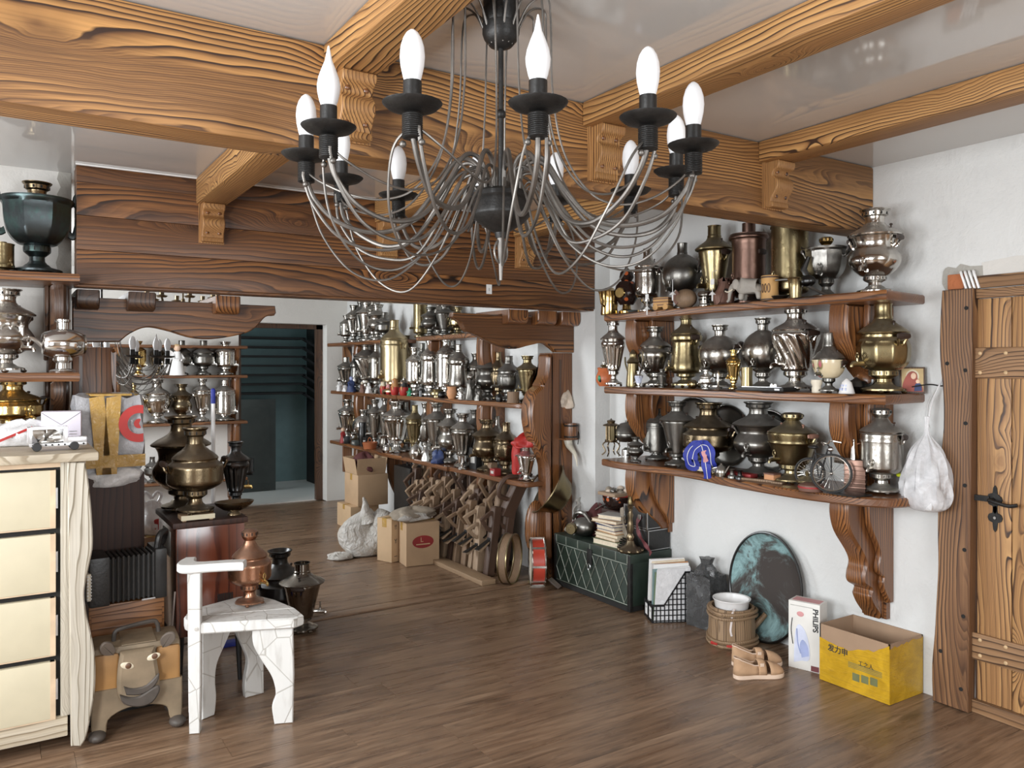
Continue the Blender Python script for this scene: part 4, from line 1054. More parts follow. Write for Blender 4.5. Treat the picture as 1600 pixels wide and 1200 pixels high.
# ================================================================ chandelier over the near room
def rz_path(pts, a, k=6):
    return [Vector((p.x * math.cos(a), p.x * math.sin(a), p.y)) for p in spline([(r, z, 0) for r, z in pts], k)]
def pan_mb(): return MB().lathe([(.0, .004), (.03, .003), (.052, .010), (.062, .019), (.063, .021), (.052, .014), (.03, .007), (.0, .008)], 26, cap=False)
def chandelier(loc, rot, label, n=12, tips=(1, 3), zc=CZ):
    z0 = zc
    t = thing('chandelier', label, 'chandelier', loc, rot)
    MB().lathe([(.012, -.125), (.03, -.118), (.045, -.10), (.050, -.085), (.050, -.06), (.047, -.058), (.050, -.05), (.050, -.02), (.046, -.018), (.048, 0), (.0, 0)][::-1], 26).build('canopy', M['iron'], t)
    MB().tube([(0, 0, -.12), (0, 0, -.56)], .0075, 10).ball((0, 0, -.30), .014, 8).build('stem', M['iron'], t)
    MB().lathe([(.0, -.50), (.06, -.505), (.074, -.513), (.076, -.525), (.072, -.53), (.076, -.54), (.076, -.555), (.080, -.566), (.078, -.574), (.06, -.592), (.04, -.605), (.018, -.618), (.014, -.632), (.0, -.634)], 30).build('hub', M['iron'], t)
    fn = MB().tube([(0, 0, -.63), (0, 0, -.745)], [.011, .004], 8).build('finial', M['gunmetal'], t)
    MB().tube([(.022 * math.cos(a), 0, -.668 + .032 * math.sin(a)) for a in [2 * PI * i / 20 for i in range(20)]], .003, 6, closed=True).build('ring', M['gunmetal'], fn)
    shared = {}
    for k in range(n):
        a = 2 * PI * k / n
        R_ = .505 + .012 * math.sin(k * 2.3); jit = .012 * math.sin(k * 1.7)
        arm = MB().tube(rz_path([(.052, -.52), (.056, -.455), (.085, -.425), (.125, -.435), (.175, -.51), (.25, -.60 + jit), (.34, -.625 + jit), (.43, -.60), (.485, -.545), (R_, -.49), (R_, -.47)], a), .0062, 8)
        arm.tube(rz_path([(.040, -.51), (.045, -.475), (.075, -.455), (.12, -.475), (.17, -.56), (.25, -.655 + jit), (.345, -.672), (.43, -.638), (.49, -.56), (R_ + .004, -.50), (R_ + .006, -.48)], a + .035), .0042, 7)
        for s_ in (-1, 1):
            arm.ball((R_ * math.cos(a) - s_ * .022 * math.sin(a), R_ * math.sin(a) + s_ * .022 * math.cos(a), -.512), .0075, 6)
        ao = arm.build('arm', M['gunmetal'], t)
        b = a + PI / n * .5
        for nm_, pts, th_ in (('cable', [(.03, -.115), (.075, -.02), (.125, -.004), (.135, -.06), (.14, -.25), (.17, -.41), (.24, -.52), (.32, -.555), (.40, -.545), (.47, -.51), (R_, -.475)], .0029),
                              ('lower_cable', [(.06, -.51), (.085, -.49), (.13, -.54), (.20, -.66), (.30, -.735 + jit * 2), (.40, -.72 + jit), (.475, -.63), (R_, -.52), (R_, -.48)], .0031)):
            p = rz_path(pts, 0, 7); q = []
            for i, v in enumerate(p):
                f = i / (len(p) - 1); aa = a + (.30 if nm_ == 'cable' else -.24) * math.sin(PI * f) * (1 if k % 2 else .6)
                q.append((v.x * math.cos(aa), v.x * math.sin(aa), v.z))
            MB().tube(q, th_, 6).build(nm_, M['gunmetal'], t)
        L = Vector((R_ * math.cos(a), R_ * math.sin(a), -.45))
        if 'pan' not in shared:
            sk = MB()
            pr = []
            for i in range(12): pr += [(.0205, -.052 + i * .0043), (.0222, -.0505 + i * .0043), (.0205, -.049 + i * .0043)]
            sk.lathe([(.0, -.053), (.018, -.053)] + pr + [(.016, 0), (0, 0)], 18)
            shared['socket'] = sk.mesh('socket', M['iron']); shared['pan'] = pan_mb().mesh('drip_pan', M['iron'])
            shared['sleeve'] = MB().lathe([(.0, .006), (.0195, .006), (.0195, .066), (.0, .066)], 18).mesh('candle_sleeve', M['iron'])
            shared['bulb'] = MB().lathe([(.0165, .066), (.0195, .075), (.0245, .098), (.0262, .118), (.0245, .138), (.0195, .155), (.0125, .167), (.005, .1735), (0, .175)], 20).mesh('bulb', M['bulb'])
            shared['tip'] = MB().lathe([(.0165, .066), (.021, .078), (.0255, .098), (.0265, .112), (.0235, .130), (.0165, .150), (.0085, .170), (.0045, .190), (.002, .203), (0, .205)], 20).mesh('flame_bulb', M['bulb'])
            shared['print'] = text('LED', .010, M['steel'], 'print', None, (0, 0, 0), (0, 0, 0), .0002).data
        for nm_, key in (('socket', 'socket'), ('drip_pan', 'pan'), ('candle_sleeve', 'sleeve')):
            link(shared[key], nm_, ao, L)
        bu = link(shared['tip' if k in tips else 'bulb'], 'bulb', ao, L)
    for o in [o for o in C.objects if o.type == 'MESH' and o.data == shared['print'] and o.parent is None]: bpy.data.objects.remove(o)
    return t
cc = P(780, 45, Z=2.42); cc = Vector((1.135, 1.83, CZ))
face = math.atan2(-cc.y, -cc.x)               # towards the eye
main = chandelier(cc, face - R(51), 'large black iron chandelier with twelve candle bulbs and looping grey rods', 12, (0, 2))
def dup(root, loc, rz, label, scale, group=None):
    r = root.copy(); C.objects.link(r); r.location = loc; r.rotation_euler = (0, 0, rz); r.scale = (scale,) * 3
    r['label'] = label; LABELS.add(label)
    for ch in list(root.children):
        c = ch.copy(); C.objects.link(c); c.parent = r
        for g in ch.children:
            d = g.copy(); C.objects.link(d); d.parent = c
    return r
far_c = dup(main, Vector((0.545, 5.62, 1.895)), R(-100), 'smaller iron chandelier with candle bulbs hanging low in the far room behind the carved post', .74)
MB().tube([(0, 0, -.01), (0, 0, (CZ - 1.875) / .74 - .002)], .008, 8).build('long_rod', M['iron'], far_c)
# dark bronze fitting seen between lintel and fascia
pb = P(286, 488, Y=6.3)
t = thing('bronze_chandelier', 'small dark bronze ceiling light with little cups beyond the lintel', 'chandelier', (pb.x, pb.y, CZ))
zc = pb.z - CZ
MB().lathe([(0, zc - .06), (.05, zc - .05), (.09, zc - .02), (.10, zc + .01), (.06, zc + .03), (.02, zc + .05), (.012, zc + .10), (0, zc + .1)], 20).build('bowl', M['bronze'], t)
MB().tube([(0, 0, zc + .08), (0, 0, -.002)], .006, 6).build('rod', M['bronze'], t)
for k in range(8):
    a = 2 * PI * k / 8
    m = MB().tube(rz_path([(.08, zc), (.16, zc - .02), (.22, zc + .04), (.245, zc + .09)], a, 4), .008, 6)
    m.lathe([(.0, 0), (.03, .0), (.04, .012), (.03, .014), (.016, .02), (.018, .05), (0, .05)], 10, 0, TM(.245 * math.cos(a), .245 * math.sin(a), zc + .09))
    m.build('arm', M['bronze'], t)
# ================================================================ left side of the room
YC = 3.6
t = thing('drawer_cabinet', 'whitewashed cabinet with four cream drawers and a wavy corner board', 'cabinet', (-0.2, YC, 0))
def L(v): return Vector(v) - Vector((-0.2, YC, 0))
MB().box(-.5, .405, .02, .44, .12, 1.132).build('body', M['hole'], t, smooth=False)
MB().box(-.5, .43, .0, .45, .055, .135, ch=.004).build('bottom_rail', M['white_x'], t)
MB().box(.405, .44, .002, .44, .135, 1.132, ch=.003).build('side_panel', M['white_z'], t)
MB().box(-.5, .405, .006, .06, 1.112, 1.132).build('top_rail', M['cream_edge'], t, smooth=False)
MB().box(-.56, .535, -.05, .50, 1.134, 1.17, ch=.008).build('top', M['white_x'], t)
for i in range(4):
    z1 = 1.102 - i * .2485
    d = MB().box(-.5, .388, -.004, .03, z1 - .222, z1, ch=.003).build('drawer', M['cream'], t)
    MB().box(-.5, .3885, -.002, .03, z1 - .227, z1 - .222).build('lower_edge', M['cream_edge'], d, smooth=False)
    MB().box(.370, .3885, -.0045, .03, z1 - .222, z1).build('edge_strip', M['cream_edge'], d, smooth=False)
    MB().box(.389, .396, .0, .03, z1 - .15, z1 - .07).build('runner', M['steel'], d, smooth=False)
pts = [(105, 722), (111, 1166), (126, 1166), (135, 1150), (143, 1110), (149, 1067), (147, 1015), (135, 957), (132, 922), (140, 880), (145, 850), (143, 800), (138, 750), (133, 722)]
q = [P(a, b, Y=YC - .03) for a, b in pts]
ol = [(p.x + .2, max(p.z, .001)) for p in q]
ol = ol[:3] + sp2(ol[2:], 4)[1:]
MB().prism(ol, -.034, -.004, 'y', ch=.005).build('corner_board', M['white_z'], t)
ZT = 1.171
# things on the cabinet
def lump(mb, rx, ry, rz_, seed=0, amp=.2, n=18, mi=0, Mx=None, top=1.0, freq=3):
    """a soft crumpled bag: an uneven closed lump resting on z = 0"""
    rg = random.Random(seed); ph = [(rg.uniform(0, 6.28), rg.uniform(1, freq + 2), rg.uniform(-2, 2)) for _ in range(7)]
    prof = [(0.0, 0.0), (.75, .0), (.95, .10), (1.0, .28), (.96, .5), (.82, .72), (.58, .88), (.3, .97), (0, 1)]
    prof = [(p.x, p.y) for p in spline([(a, b, 0) for a, b in prof], 2)]
    prof[0] = (0, 0); prof[-1] = (0, 1)
    b = len(mb.v)
    mb.lathe(prof, n, mi, None, cap=False)
    for i in range(b, len(mb.v)):
        x, y, z = mb.v[i]; a = math.atan2(y, x); s_ = 1
        for p, f, g in ph: s_ += amp / 3 * math.sin(round(f) * a + p + g * 3 * z)
        s_ += amp * .22 * abs(math.sin(5 * a + ph[1][0] + 4 * z)) + amp * .14 * abs(math.sin(9 * a - ph[2][0] - 7 * z)) - amp * .2
        zz = z * (1 + (amp * .5) * math.sin(2 * a + ph[0][0]) * z) * top
        v = Vector((x * s_ * rx, y * s_ * ry, max(0, zz) * rz_))
        mb.v[i] = tuple(Mx @ v) if Mx is not None else tuple(v)
    return mb
p = P(22, 694, Z=ZT)
t = thing('cloth_roll', 'grey-white cloth bundle rolled up on the whitewashed cabinet', 'cloth', p)
lump(MB(), .15, .09, .085, 5, .25, 24).build('bundle', M['sack'], t)
MB().tube(spline([(-.16, -.05, .06), (-.05, -.07, .05), (.05, -.06, .04), (.12, -.05, .03)]), [.035] * 25, 10).build('roll', M['paper'], t)
p = P(50, 668, Z=ZT + .02)
t = thing('striped_bag', 'crumpled striped white carrier bag behind the toy truck', 'bag', (.10, 4.0, ZT))
lump(MB(), .13, .07, .10, 9, .3, 24).build('bag', M['film_white'], t)
MB().prism([(-.10, .02), (.02, .075), (.02, .085), (-.10, .032)], -.075, -.070, 'y').build('stripe', M['red'], t)
p = P(97, 694, Z=ZT)
t = thing('gift_box', 'pale lilac square box with envelope flap behind the toy truck', 'box', (p.x, p.y + .02, ZT), -.12)
MB().box(-.075, .075, -.04, .05, 0, .142, ch=.003).build('carton', M['lilac'], t)
MB().tube([(-.074, -.041, .138), (.0, -.041, .085), (.074, -.041, .138)], .0012, 5).build('flap_crease', M['steel'], t)
for k in range(3): MB().box(.03, .06, -.0412, -.040, .03 + k * .012, .034 + k * .012).build('print', M['steel'], t, smooth=False)
p = P(90, 699, Z=ZT)
t = thing('toy_truck', 'little silver truck built of perforated metal strips', 'toy truck', (p.x - .005, 3.70, ZT), .02)
ch = MB().box(-.10, .10, -.03, .03, .018, .030, ch=.001).build('chassis', M['silver_foil'], t)
for k in range(9): MB().lathe([(.004, 0), (.004, .001)], 8, 0, TM(-.088 + k * .022, -.0302, .024) @ RM(PI / 2, 0, 0)).build('hole', M['hole'], ch)
MB().box(.03, .10, -.03, .03, .030, .052, ch=.002).build('bonnet', M['silver_foil'], t)
for x_ in (-.098, .025): MB().box(x_ - .008, x_ + .008, -.03, .03, .03, .095, ch=.001).build('upright', M['silver_foil'], t)
MB().box(-.098, .025, .022, .03, .03, .095, ch=.001).box(-.098, .025, -.03, -.024, .086, .096).build('cab_frame', M['silver_foil'], t)
lump(MB(), .045, .02, .05, 4, .5, 12, 0, TM(-.04, 0, .031)).build('load', M['silver'], t)
for x_ in (-.075, .055):
    for y_ in (-.036, .036):
        MB().lathe([(.0, -.006), (.015, -.006), (.017, 0), (.015, .006), (0, .006)], 14, 0, TM(x_, y_, .017) @ RM(PI / 2, 0, 0)).build('wheel', M['rubber'], t)
# dark veneered cupboard with the taped package
t = thing('dark_cupboard', 'tall narrow dark veneered cupboard behind the accordion', 'cupboard', (.43, 4.2, 0))
MB().box(-.14, .14, -.15, .15, 0.03, 1.02, ch=.004).build('body', M['brown_case'], t)
MB().box(-.13, .13, -.14, .14, 0, .03).build('plinth', M['hole'], t, smooth=False)
MB().box(-.136, .136, -.153, -.149, .06, .53, ch=.001).build('door', M['brown_case'], t)
MB().box(-.136, .136, -.153, -.149, .537, 1.01, ch=.001).build('door', M['brown_case'], t)
t = thing('taped_package', 'big plastic wrapped package with brown tape and a red ring mark on the dark cupboard', 'package', (.425, 4.16, 1.021))
def soft_box(mb, x, y, z, seed, amp=.012, nx=9, ny=6, nz=9, Mx=None, bulge=.12):
    rg = random.Random(seed); bm = bmesh.new(); bmesh.ops.create_cube(bm, size=1); bmesh.ops.subdivide_edges(bm, edges=bm.edges[:], cuts=7, use_grid_fill=True)
    for v in bm.verts:
        c = v.co.copy(); r_ = max(0, 1 - (2 * max(abs(c.x), abs(c.y))) ** 4 * .3)
        b = 1 + bulge * (1 - (2 * c.z) ** 2)
        v.co = Vector((c.x * x * b + rg.uniform(-amp, amp), c.y * y * b + rg.uniform(-amp, amp), (c.z + .5) * z + (rg.uniform(-amp, amp) if c.z > -.49 else 0)))
    bm.verts.index_update(); mb.add([v.co.copy() for v in bm.verts], [tuple(v.index for v in f.verts) for f in bm.faces], 0, Mx); bm.free(); return mb
o = soft_box(MB(), .255, .21, .35, 2, .014).build('wrapped_box', M['film_grey'], t)
for x_, tilt in ((-.055, .1), (.015, -.06)):
    MB().prism([(x_ - .03, .345), (x_ + .03, .355), (x_ + .03 + tilt * .3, .0), (x_ - .03 + tilt * .3, .0)], -.138, -.132, 'y').build('tape_strip', M['tape_brown'], t)
MB().box(-.14, .145, -.140, -.134, .03, .085).build('tape_strip', M['tape_brown'], t, smooth=False)
MB().box(-.08, .09, -.13, .12, .352, .362, ch=.003).build('tape_strip', M['tape_brown'], t)
def ring(r0, r1, n=28): return [(r1 * math.cos(2 * PI * i / n), r1 * math.sin(2 * PI * i / n)) for i in range(n)]
mk = MB()
for r0, r1 in ((0.0, .022), (.048, .085)):
    n = 28
    vs = [(min(r * math.cos(1.2 + 3.9 * i / n), .018), 0, r * math.sin(1.2 + 3.9 * i / n)) for r in (max(r0, .0005), r1) for i in range(n + 1)]
    mk.add(vs, [(i, i + 1, n + 2 + i, n + 1 + i) for i in range(n)], 0, TM(.118, -.1425, .225))
mk.build('ring_mark', M['red'], t, smooth=False)
lump(MB(), .15, .10, .09, 12, .3, 24, 0, TM(0, -.06, -.06)).build('loose_film', M['film_white'], t)
# accordion on an orange veneered case
t = thing('veneered_case', 'orange veneered case under the accordion', 'case', (.475, 3.94, 0))
MB().box(-.15, .15, -.08, .08, 0.02, .478, ch=.004).build('body', M['tan_case'], t)
MB().box(-.14, .14, -.07, .07, 0, .02).build('plinth', M['hole'], t, smooth=False)
MB().box(-.14, .14, -.083, -.079, .05, .44, ch=.001).build('front_panel', M['tan_case'], t)
t = thing('accordion', 'old black button accordion lying on the veneered case', 'accordion', (.475, 3.925, .479), .05)
MB().box(-.155, -.075, -.09, .09, 0, .21, ch=.008).build('treble_box', M['black_leather'], t)
MB().box(.105, .155, -.09, .09, 0, .22, ch=.008).build('bass_box', M['black_leather'], t)
for k in range(9):
    x_ = -.068 + k * .0205
    MB().prism([(-.082, .008), (.082, .008), (.082, .205), (-.082, .205)], x_, x_ + .012, 'x', ch=.005).build('bellows_fold', M['black_leather'], t)
MB().box(-.075, .105, -.072, .072, .012, .195).build('bellows_core', M['hole'], t, smooth=False)
kb = MB().box(-.165, -.150, -.102, -.06, .035, .15, ch=.003).build('keyboard', M['ivory'], t)
for k in range(8):
    for j in range(2): MB().ball((-.161 + j * .012 - .002, -.102, .045 + k * .0135), .004, 5).build('button', M['white_gloss'], kb)
MB().tube(spline([(.12, -.05, .215), (.13, -.05, .27), (.16, -.02, .285), (.17, .03, .25), (.16, .06, .21)]), .014, 8).build('strap', M['black_leather'], t)
MB().box(.05, .105, -.094, -.09, .004, .010).build('trim', M['steel'], t, smooth=False)
# donkey-faced wooden box on hoofed legs
dk = thing('donkey_box', 'painted wooden chest shaped like a donkey with hoofed feet and ears', 'chest', (.49, 3.72, 0), -.06)
MB().box(-.165, .165, -.10, .10, .115, .365, ch=.02).build('body', M['donkey_hide'], dk)
for s_ in (-1, 1):
    MB().box(s_ * .115 - .045, s_ * .115 + .045, -.108, -.098, .15, .34, ch=.012).build('flank_panel', M['donkey_orange'], dk)
MB().prism(sp2([(-.17, .20), (-.17, .12), (-.165, .02), (-.12, .02), (-.11, .075), (-.06, .105), (0, .112), (.06, .105), (.11, .085), (.125, .03), (.165, .03), (.17, .12), (.17, .20)], 3), -.112, -.08, 'y', ch=.004).build('apron', M['donkey_hide'], dk)
for sx in (-1, 1):
    for y_ in (-.10, .075):
        MB().ball((sx * .15, y_ - .018, .022), 1, 8, 0, (.034, .042, .022)).build('hoof', M['donkey_grey'], dk)
        if y_ > 0: MB().box(sx * .15 - .02, sx * .15 + .02, y_ - .02, y_ + .02, .03, .14, ch=.006).build('leg', M['donkey_hide'], dk)
hd = MB()
hd.prism(sp2([(-.065, .35), (-.075, .29), (-.078, .20), (-.06, .15), (-.02, .125), (.03, .125), (.065, .15), (.08, .20), (.07, .29), (.06, .35)], 4), -.145, -.10, 'y', ch=.014)
he = hd.build('head', M['donkey_hide'], dk)
MB().prism(sp2([(-.07, .185), (-.055, .145), (0, .122), (.05, .13), (.078, .17), (.075, .195), (.05, .19), (.0, .165), (-.04, .17)], 3), -.158, -.14, 'y', ch=.006).build('lower_jaw', M['donkey_grey'], he)
MB().prism(sp2([(-.055, .215), (-.02, .20), (.03, .205), (.075, .245), (.07, .21), (.04, .18), (0, .17), (-.045, .178)], 3), -.155, -.14, 'y', ch=.005).build('muzzle', M['donkey_grey'], he)
for x_, z_, tl in ((-.042, .295, .35), (.056, .315, -.25)):
    m_ = TM(x_, -.146, z_) @ RM(0, tl, 0)
    MB().ball((0, 0, 0), 1, 8, 0, (.026, .004, .014), m_).build('eye', M['eye'], he)
    MB().ball((.004, -.003, .001), 1, 8, 0, (.012, .004, .012), m_).build('iris', M['iris'], he)
for x_, tl in ((-.09, .5), (.095, -.55)):
    MB().prism(sp2([(0, 0), (-.028, .03), (-.024, .07), (0, .085), (.02, .06), (.016, .02), (0, 0)], 3), -.006, .006, 'y', 0, TM(x_, -.10, .335) @ RM(0, -tl if x_ > 0 else -tl, 0) @ RM(.5, 0, 0), ch=.002).build('ear', M['ear'], dk)
MB().box(-.06, .07, -.10, .10, .3645, .368).build('lid', M['donkey_hide'], dk, smooth=False)
MB().tube(spline([(-.085, -.02, .364), (-.08, -.02, .40), (-.05, -.015, .412), (.06, .02, .415), (.085, .025, .40), (.09, .025, .364)]), .009, 8).build('handle', M['donkey_grey'], dk)
# mahogany cabinet on thin legs
rc = thing('mahogany_cabinet', 'glossy red mahogany cabinet on thin black legs under the brass samovars', 'cabinet', (.845, 4.19, 0))
MB().box(-.155, .155, -.235, .235, .25, .755, ch=.004).build('body', M['red_case'], rc)
MB().box(-.17, .17, -.245, .245, .757, .784, ch=.006).build('top', M['brown_case'], rc)
MB().box(-.158, -.154, -.10, .10, .60, .72, ch=.001).build('side_grille', M['book_grey'], rc)
for k in range(8): MB().box(-.03 - .1 + k * .0, .0, 0, 0.001, 0, .001) if False else None
for k in range(9): MB().box(.03 + k * .008, .035 + k * .008, -.2375, -.234, .33, .43).build('vent_slot', M['hole'], rc, smooth=False)
for x_ in (-.13, .13):
    for y_ in (-.21, .21): MB().tube([(x_ * 1.05, y_ * 1.05, 0), (x_, y_, .25)], [.010, .016], 8).build('leg', M['blackplastic'], rc)
MB().tube(spline([(-.175, -.24, 0.001), (-.18, -.245, .2), (-.17, -.24, .34), (-.16, -.238, .47)]), .004, 6).build('cord', M['twine'], rc)
ZM = .785
def on_cab(px, Y): v = P(px, HOR, Y=Y); return Vector((v.x, v.y, ZM))
bk = thing('cream_block', 'cream painted block under the nearer brass samovar', 'block', on_cab(307, 4.0), .0)
MB().box(-.075, .075, -.04, .05, .006, .028, ch=.003).build('slab', M['book_tan'], bk)
MB().box(-.075, .075, -.043, -.038, .006, .028).build('cream_face', M['cream'], bk, smooth=False)
for x_ in (-.06, .06): MB().box(x_ - .008, x_ + .008, -.035, .045, 0, .006).build('foot', M['book_tan'], bk, smooth=False)
p, w_, h_ = span(305, 668, 84, Y=4.02, z=ZM + .029)
samovar('bowl', 'bronze', w_, h_, p, .25, 'big round olive bronze samovar on the mahogany cabinet', None, 'flare', False, ('base', 'pedestal', 'body', 'lid', 'crown', 'handle', 'grip'))
p, w_, h_ = span(283, 650, 88, Y=4.32, z=ZM)
samovar('urn', 'bronze', w_, h_ , p + Vector((0, 0, 0)), .2, 'taller bronze samovar with flanged lid behind the big round one', None, 'flare', False, ('base', 'pedestal', 'body', 'lid', 'crown'))
p, w_, h_ = span(368, 690, 46, Y=4.24, z=ZM)
samovar('vase', 'black', w_, h_, p, 1.3, 'small dark samovar with brass tap on the mahogany cabinet', None, 'flare', False, None, {'tap': 'brass', 'tap_key': 'brass'})
p = on_cab(366, 4.03)
t = thing('brass_bowl', 'oval footed brass bowl on the corner of the mahogany cabinet', 'bowl', p)
MB().lathe([(.0, 0), (.03, 0), (.028, .008), (.018, .016), (.05, .028), (.078, .05), (.086, .066), (.080, .066), (.05, .034), (.0, .022)], 30).build('bowl', M['bronze'], t)
for o in t.children: o.scale = (1.1, .75, 1)
# mop handle, box and bag behind
p = P(333, 600, Y=4.48)
t = thing('mop_handle', 'white mop stick with a blue tip standing behind the mahogany cabinet', 'stick', (p.x, p.y, 0))
MB().tube([(0, 0, 0), (0, 0, 1.31)], .011, 8).build('stick', M['white_gloss'], t)
MB().tube([(0, 0, 1.31), (0, 0, 1.38)], .0125, 8).ball((0, 0, 1.38), .0125, 6).build('tip', M['blue'], t)
MB().box(-.12, .12, -.03, .03, 0, .025, ch=.006).build('mop_head', M['blue'], t)
t = thing('storage_carton', 'plain carton with a carrier bag on it behind the mahogany cabinet', 'carton', (.73, 5.02, 0))
MB().box(-.16, .16, -.13, .13, 0, .55, ch=.004).build('carton', M['cardboard_dark'], t)
MB().box(-.03, .03, -.1315, .1315, .549, .552).build('tape', M['tape_brown'], t, smooth=False)
t = thing('carrier_bag', 'knotted white carrier bag with a red round mark on the storage carton', 'bag', (.74, 4.99, .553))
lump(MB(), .10, .08, .17, 21, .25, 22).build('bag', M['film_white'], t)
for s_ in (-1, 1): MB().tube(spline([(s_ * .02, 0, .15), (s_ * .05, 0, .21), (s_ * .03, 0, .235), (0, 0, .2)]), .010, 6).build('loop', M['film_white'], t)
MB().ball((.02, -.085, .06), 1, 8, 0, (.035, .012, .035)).build('mark', M['red'], t)
# the little angel on the end wall shelf
p = P(277, HOR, Y=8.49)
t = thing('angel_figure', 'white angel figure with spread wings on the end wall shelf', 'figure', (p.x, p.y, ZE[1] + .001), .3)
k = .9
MB().lathe([(.0, .0), (.075, .0), (.07, .03), (.05, .13), (.035, .20), (.03, .235), (0, .24)], 18).build('robe', M['white_gloss'], t)
MB().ball((0, 0, .27), .034, 10).build('head', M['skin'], t)
MB().ball((0, .008, .282), .037, 10, 0, (1, 1, .8)).build('hair', M['blond'], t)
for s_ in (-1, 1):
    MB().prism(sp2([(s_ * .01, .22), (s_ * .06, .25), (s_ * .10, .20), (s_ * .11, .08), (s_ * .09, .02), (s_ * .07, .06), (s_ * .05, .14)], 3), .03, .045, 'y', ch=.003).build('wing', M['white_gloss'], t)
    MB().tube([(s_ * .035, 0, .21), (s_ * .055, -.03, .16), (s_ * .01, -.06, .15)], [.015, .013, .010], 7).build('sleeve', M['white_gloss'], t)
# ---- white three-sided corner stool with arm rest
st = thing('corner_stool', 'white painted rustic corner chair with one curved arm rest', 'chair', (.88, 3.57, 0))
O = Vector((.88, 3.57, 0))
def sub(pts): return [(a - O.x, b - O.y) for a, b in pts]
zs_, ze_ = .405, .45
MB().prism(sub([(.655, 3.555), (.685, 3.475), (1.045, 3.335), (1.095, 3.36), (1.095, 3.475), (.66, 3.60)]), zs_, ze_, 'z', ch=.006).build('seat_board', M['cracked'], st)
MB().prism(sub([(.66, 3.604), (1.094, 3.479), (1.06, 3.65), (1.01, 3.765), (.93, 3.79), (.70, 3.70)]), zs_, ze_ - .001, 'z', ch=.006).build('seat_board', M['cracked'], st)
pA = Vector((.70, 3.512, 0)) - O
ang = math.atan2(-.14, .36)
ma = TM(pA.x, pA.y, 0) @ RM(0, 0, ang)
MB().prism([(-.028, .0), (.012, .0), (.016, .2), (.016, .66), (-.034, .66), (-.032, .2)], -.045, .0, 'y', 0, ma, ch=.004).build('post', M['cracked'], st)
MB().prism([(-.04, .07), (-.008, .07), (-.01, .66), (-.045, .66)], .002, .045, 'y', 0, ma, ch=.004).build('post', M['cracked'], st)
MB().lathe([(.008, 0), (.008, .003)], 10, 0, ma @ TM(0, -.045, .43) @ RM(PI / 2, 0, 0)).build('peg', M['sack'], st)
arm = sp2([(-.07, .10), (-.085, .03), (-.075, -.035), (-.03, -.06), (.05, -.05), (.13, -.045), (.185, -.05)], 4) + sp2([(.19, .015), (.12, .02), (.05, .01), (.0, .01), (-.02, .04), (-.025, .10)], 4)
MB().prism(arm, .66, .695, 'z', 0, ma, ch=.006).build('arm_rest', M['white_paint'], st)
def plate_leg(name, at, to_, out, th_=.038):
    a = Vector((*at, 0)) - O; d = Vector(to_) - Vector(at); ag = math.atan2(d.y, d.x)
    MB().prism(sp2(out, 4) if False else out, -th_ / 2, th_ / 2, 'y', 0, TM(a.x, a.y, 0) @ RM(0, 0, ag), ch=.005).build(name, M['cracked'], st)
wav = sp2([(.165, .405), (.16, .34), (.125, .27), (.085, .20), (.07, .13), (.085, .08), (.08, .03), (.075, 0.0)], 4)
plate_leg('leg', (1.055, 3.375), (.72, 3.50), [(0, 0.0), (-.005, .2), (.0, .405)] + wav)
wav2 = sp2([(.14, .405), (.135, .33), (.10, .24), (.075, .17), (.085, .10), (.09, .05), (.085, 0.0)], 4)
plate_leg('leg', (1.03, 3.755), (.76, 3.72), [(0, 0.0), (0, .2), (0, .405)] + wav2)
plate_leg('leg', (.725, 3.61), (.99, 3.72), [(0, .0), (0, .405), (.16, .405)] + sp2([(.155, .36), (.12, .30), (.075, .22), (.065, .15), (.07, .08), (.065, .02), (.06, 0)], 4))
# ================================================================ small things on the shelves beside the door
def at_shelf(px, i, X=3.30): v = P(px, HOR, X=X); return Vector((v.x, v.y, ZN[i] + .0005))
def hgt(v, py): return EYE + (HOR - py) * depth(v) / FPX - v.z
def wid(v, wp): return wp * depth(v) / FPX
def lathe_thing(name, label, cat, p, h, w, parts, group=None, rz=0):
    """parts: list of (name, profile in unit width / unit height, material)"""
    t = thing(name, label, cat, p, rz, group)
    for nm_, prof, mt in parts:
        MB().lathe([(r * w, z * h) for r, z in prof], 24).build(nm_, M[mt], t)
    return t
# top shelf
p = at_shelf(952, 0, 3.29); h_ = hgt(p, 450); w_ = wid(p, 30)
t = lathe_thing('brass_pitcher', 'small brass pitcher with a swan neck spout at the pier end of the top shelf', 'pitcher', p, h_, w_, [('body', [(0, 0), (.42, 0), (.45, .05), (.40, .5), (.44, .85), (.47, .88), (.38, .9), (.2, 1), (0, 1)], 'brass')], None, .3)
MB().tube(spline([(-.4 * w_, 0, .3 * h_), (-.7 * w_, 0, .4 * h_), (-.85 * w_, 0, .75 * h_), (-1.0 * w_, 0, .86 * h_)]), .007, 7).build('spout', M['brass'], t)
MB().tube(spline([(.4 * w_, 0, .8 * h_), (.75 * w_, 0, .75 * h_), (.75 * w_, 0, .35 * h_), (.4 * w_, 0, .2 * h_)]), .005, 6).build('handle', M['brass'], t)
p = at_shelf(979, 0, 3.38); h_ = hgt(p, 413); w_ = wid(p, 38)
t = lathe_thing('painted_samovar', 'brass and dark red painted little samovar next to the brass pitcher', 'samovar', p, h_, w_, [('base', [(0, 0), (.34, 0), (.34, .08), (.18, .12), (.16, .2), (0, .2)], 'brass'), ('body', [(0, .2), (.28, .2), (.46, .32), (.5, .45), (.44, .58), (.3, .66), (0, .66)], 'khokhloma'), ('teapot', [(0, .66), (.2, .66), (.3, .74), (.26, .84), (.12, .9), (.06, .93), (.08, .97), (0, 1)], 'khokhloma')])
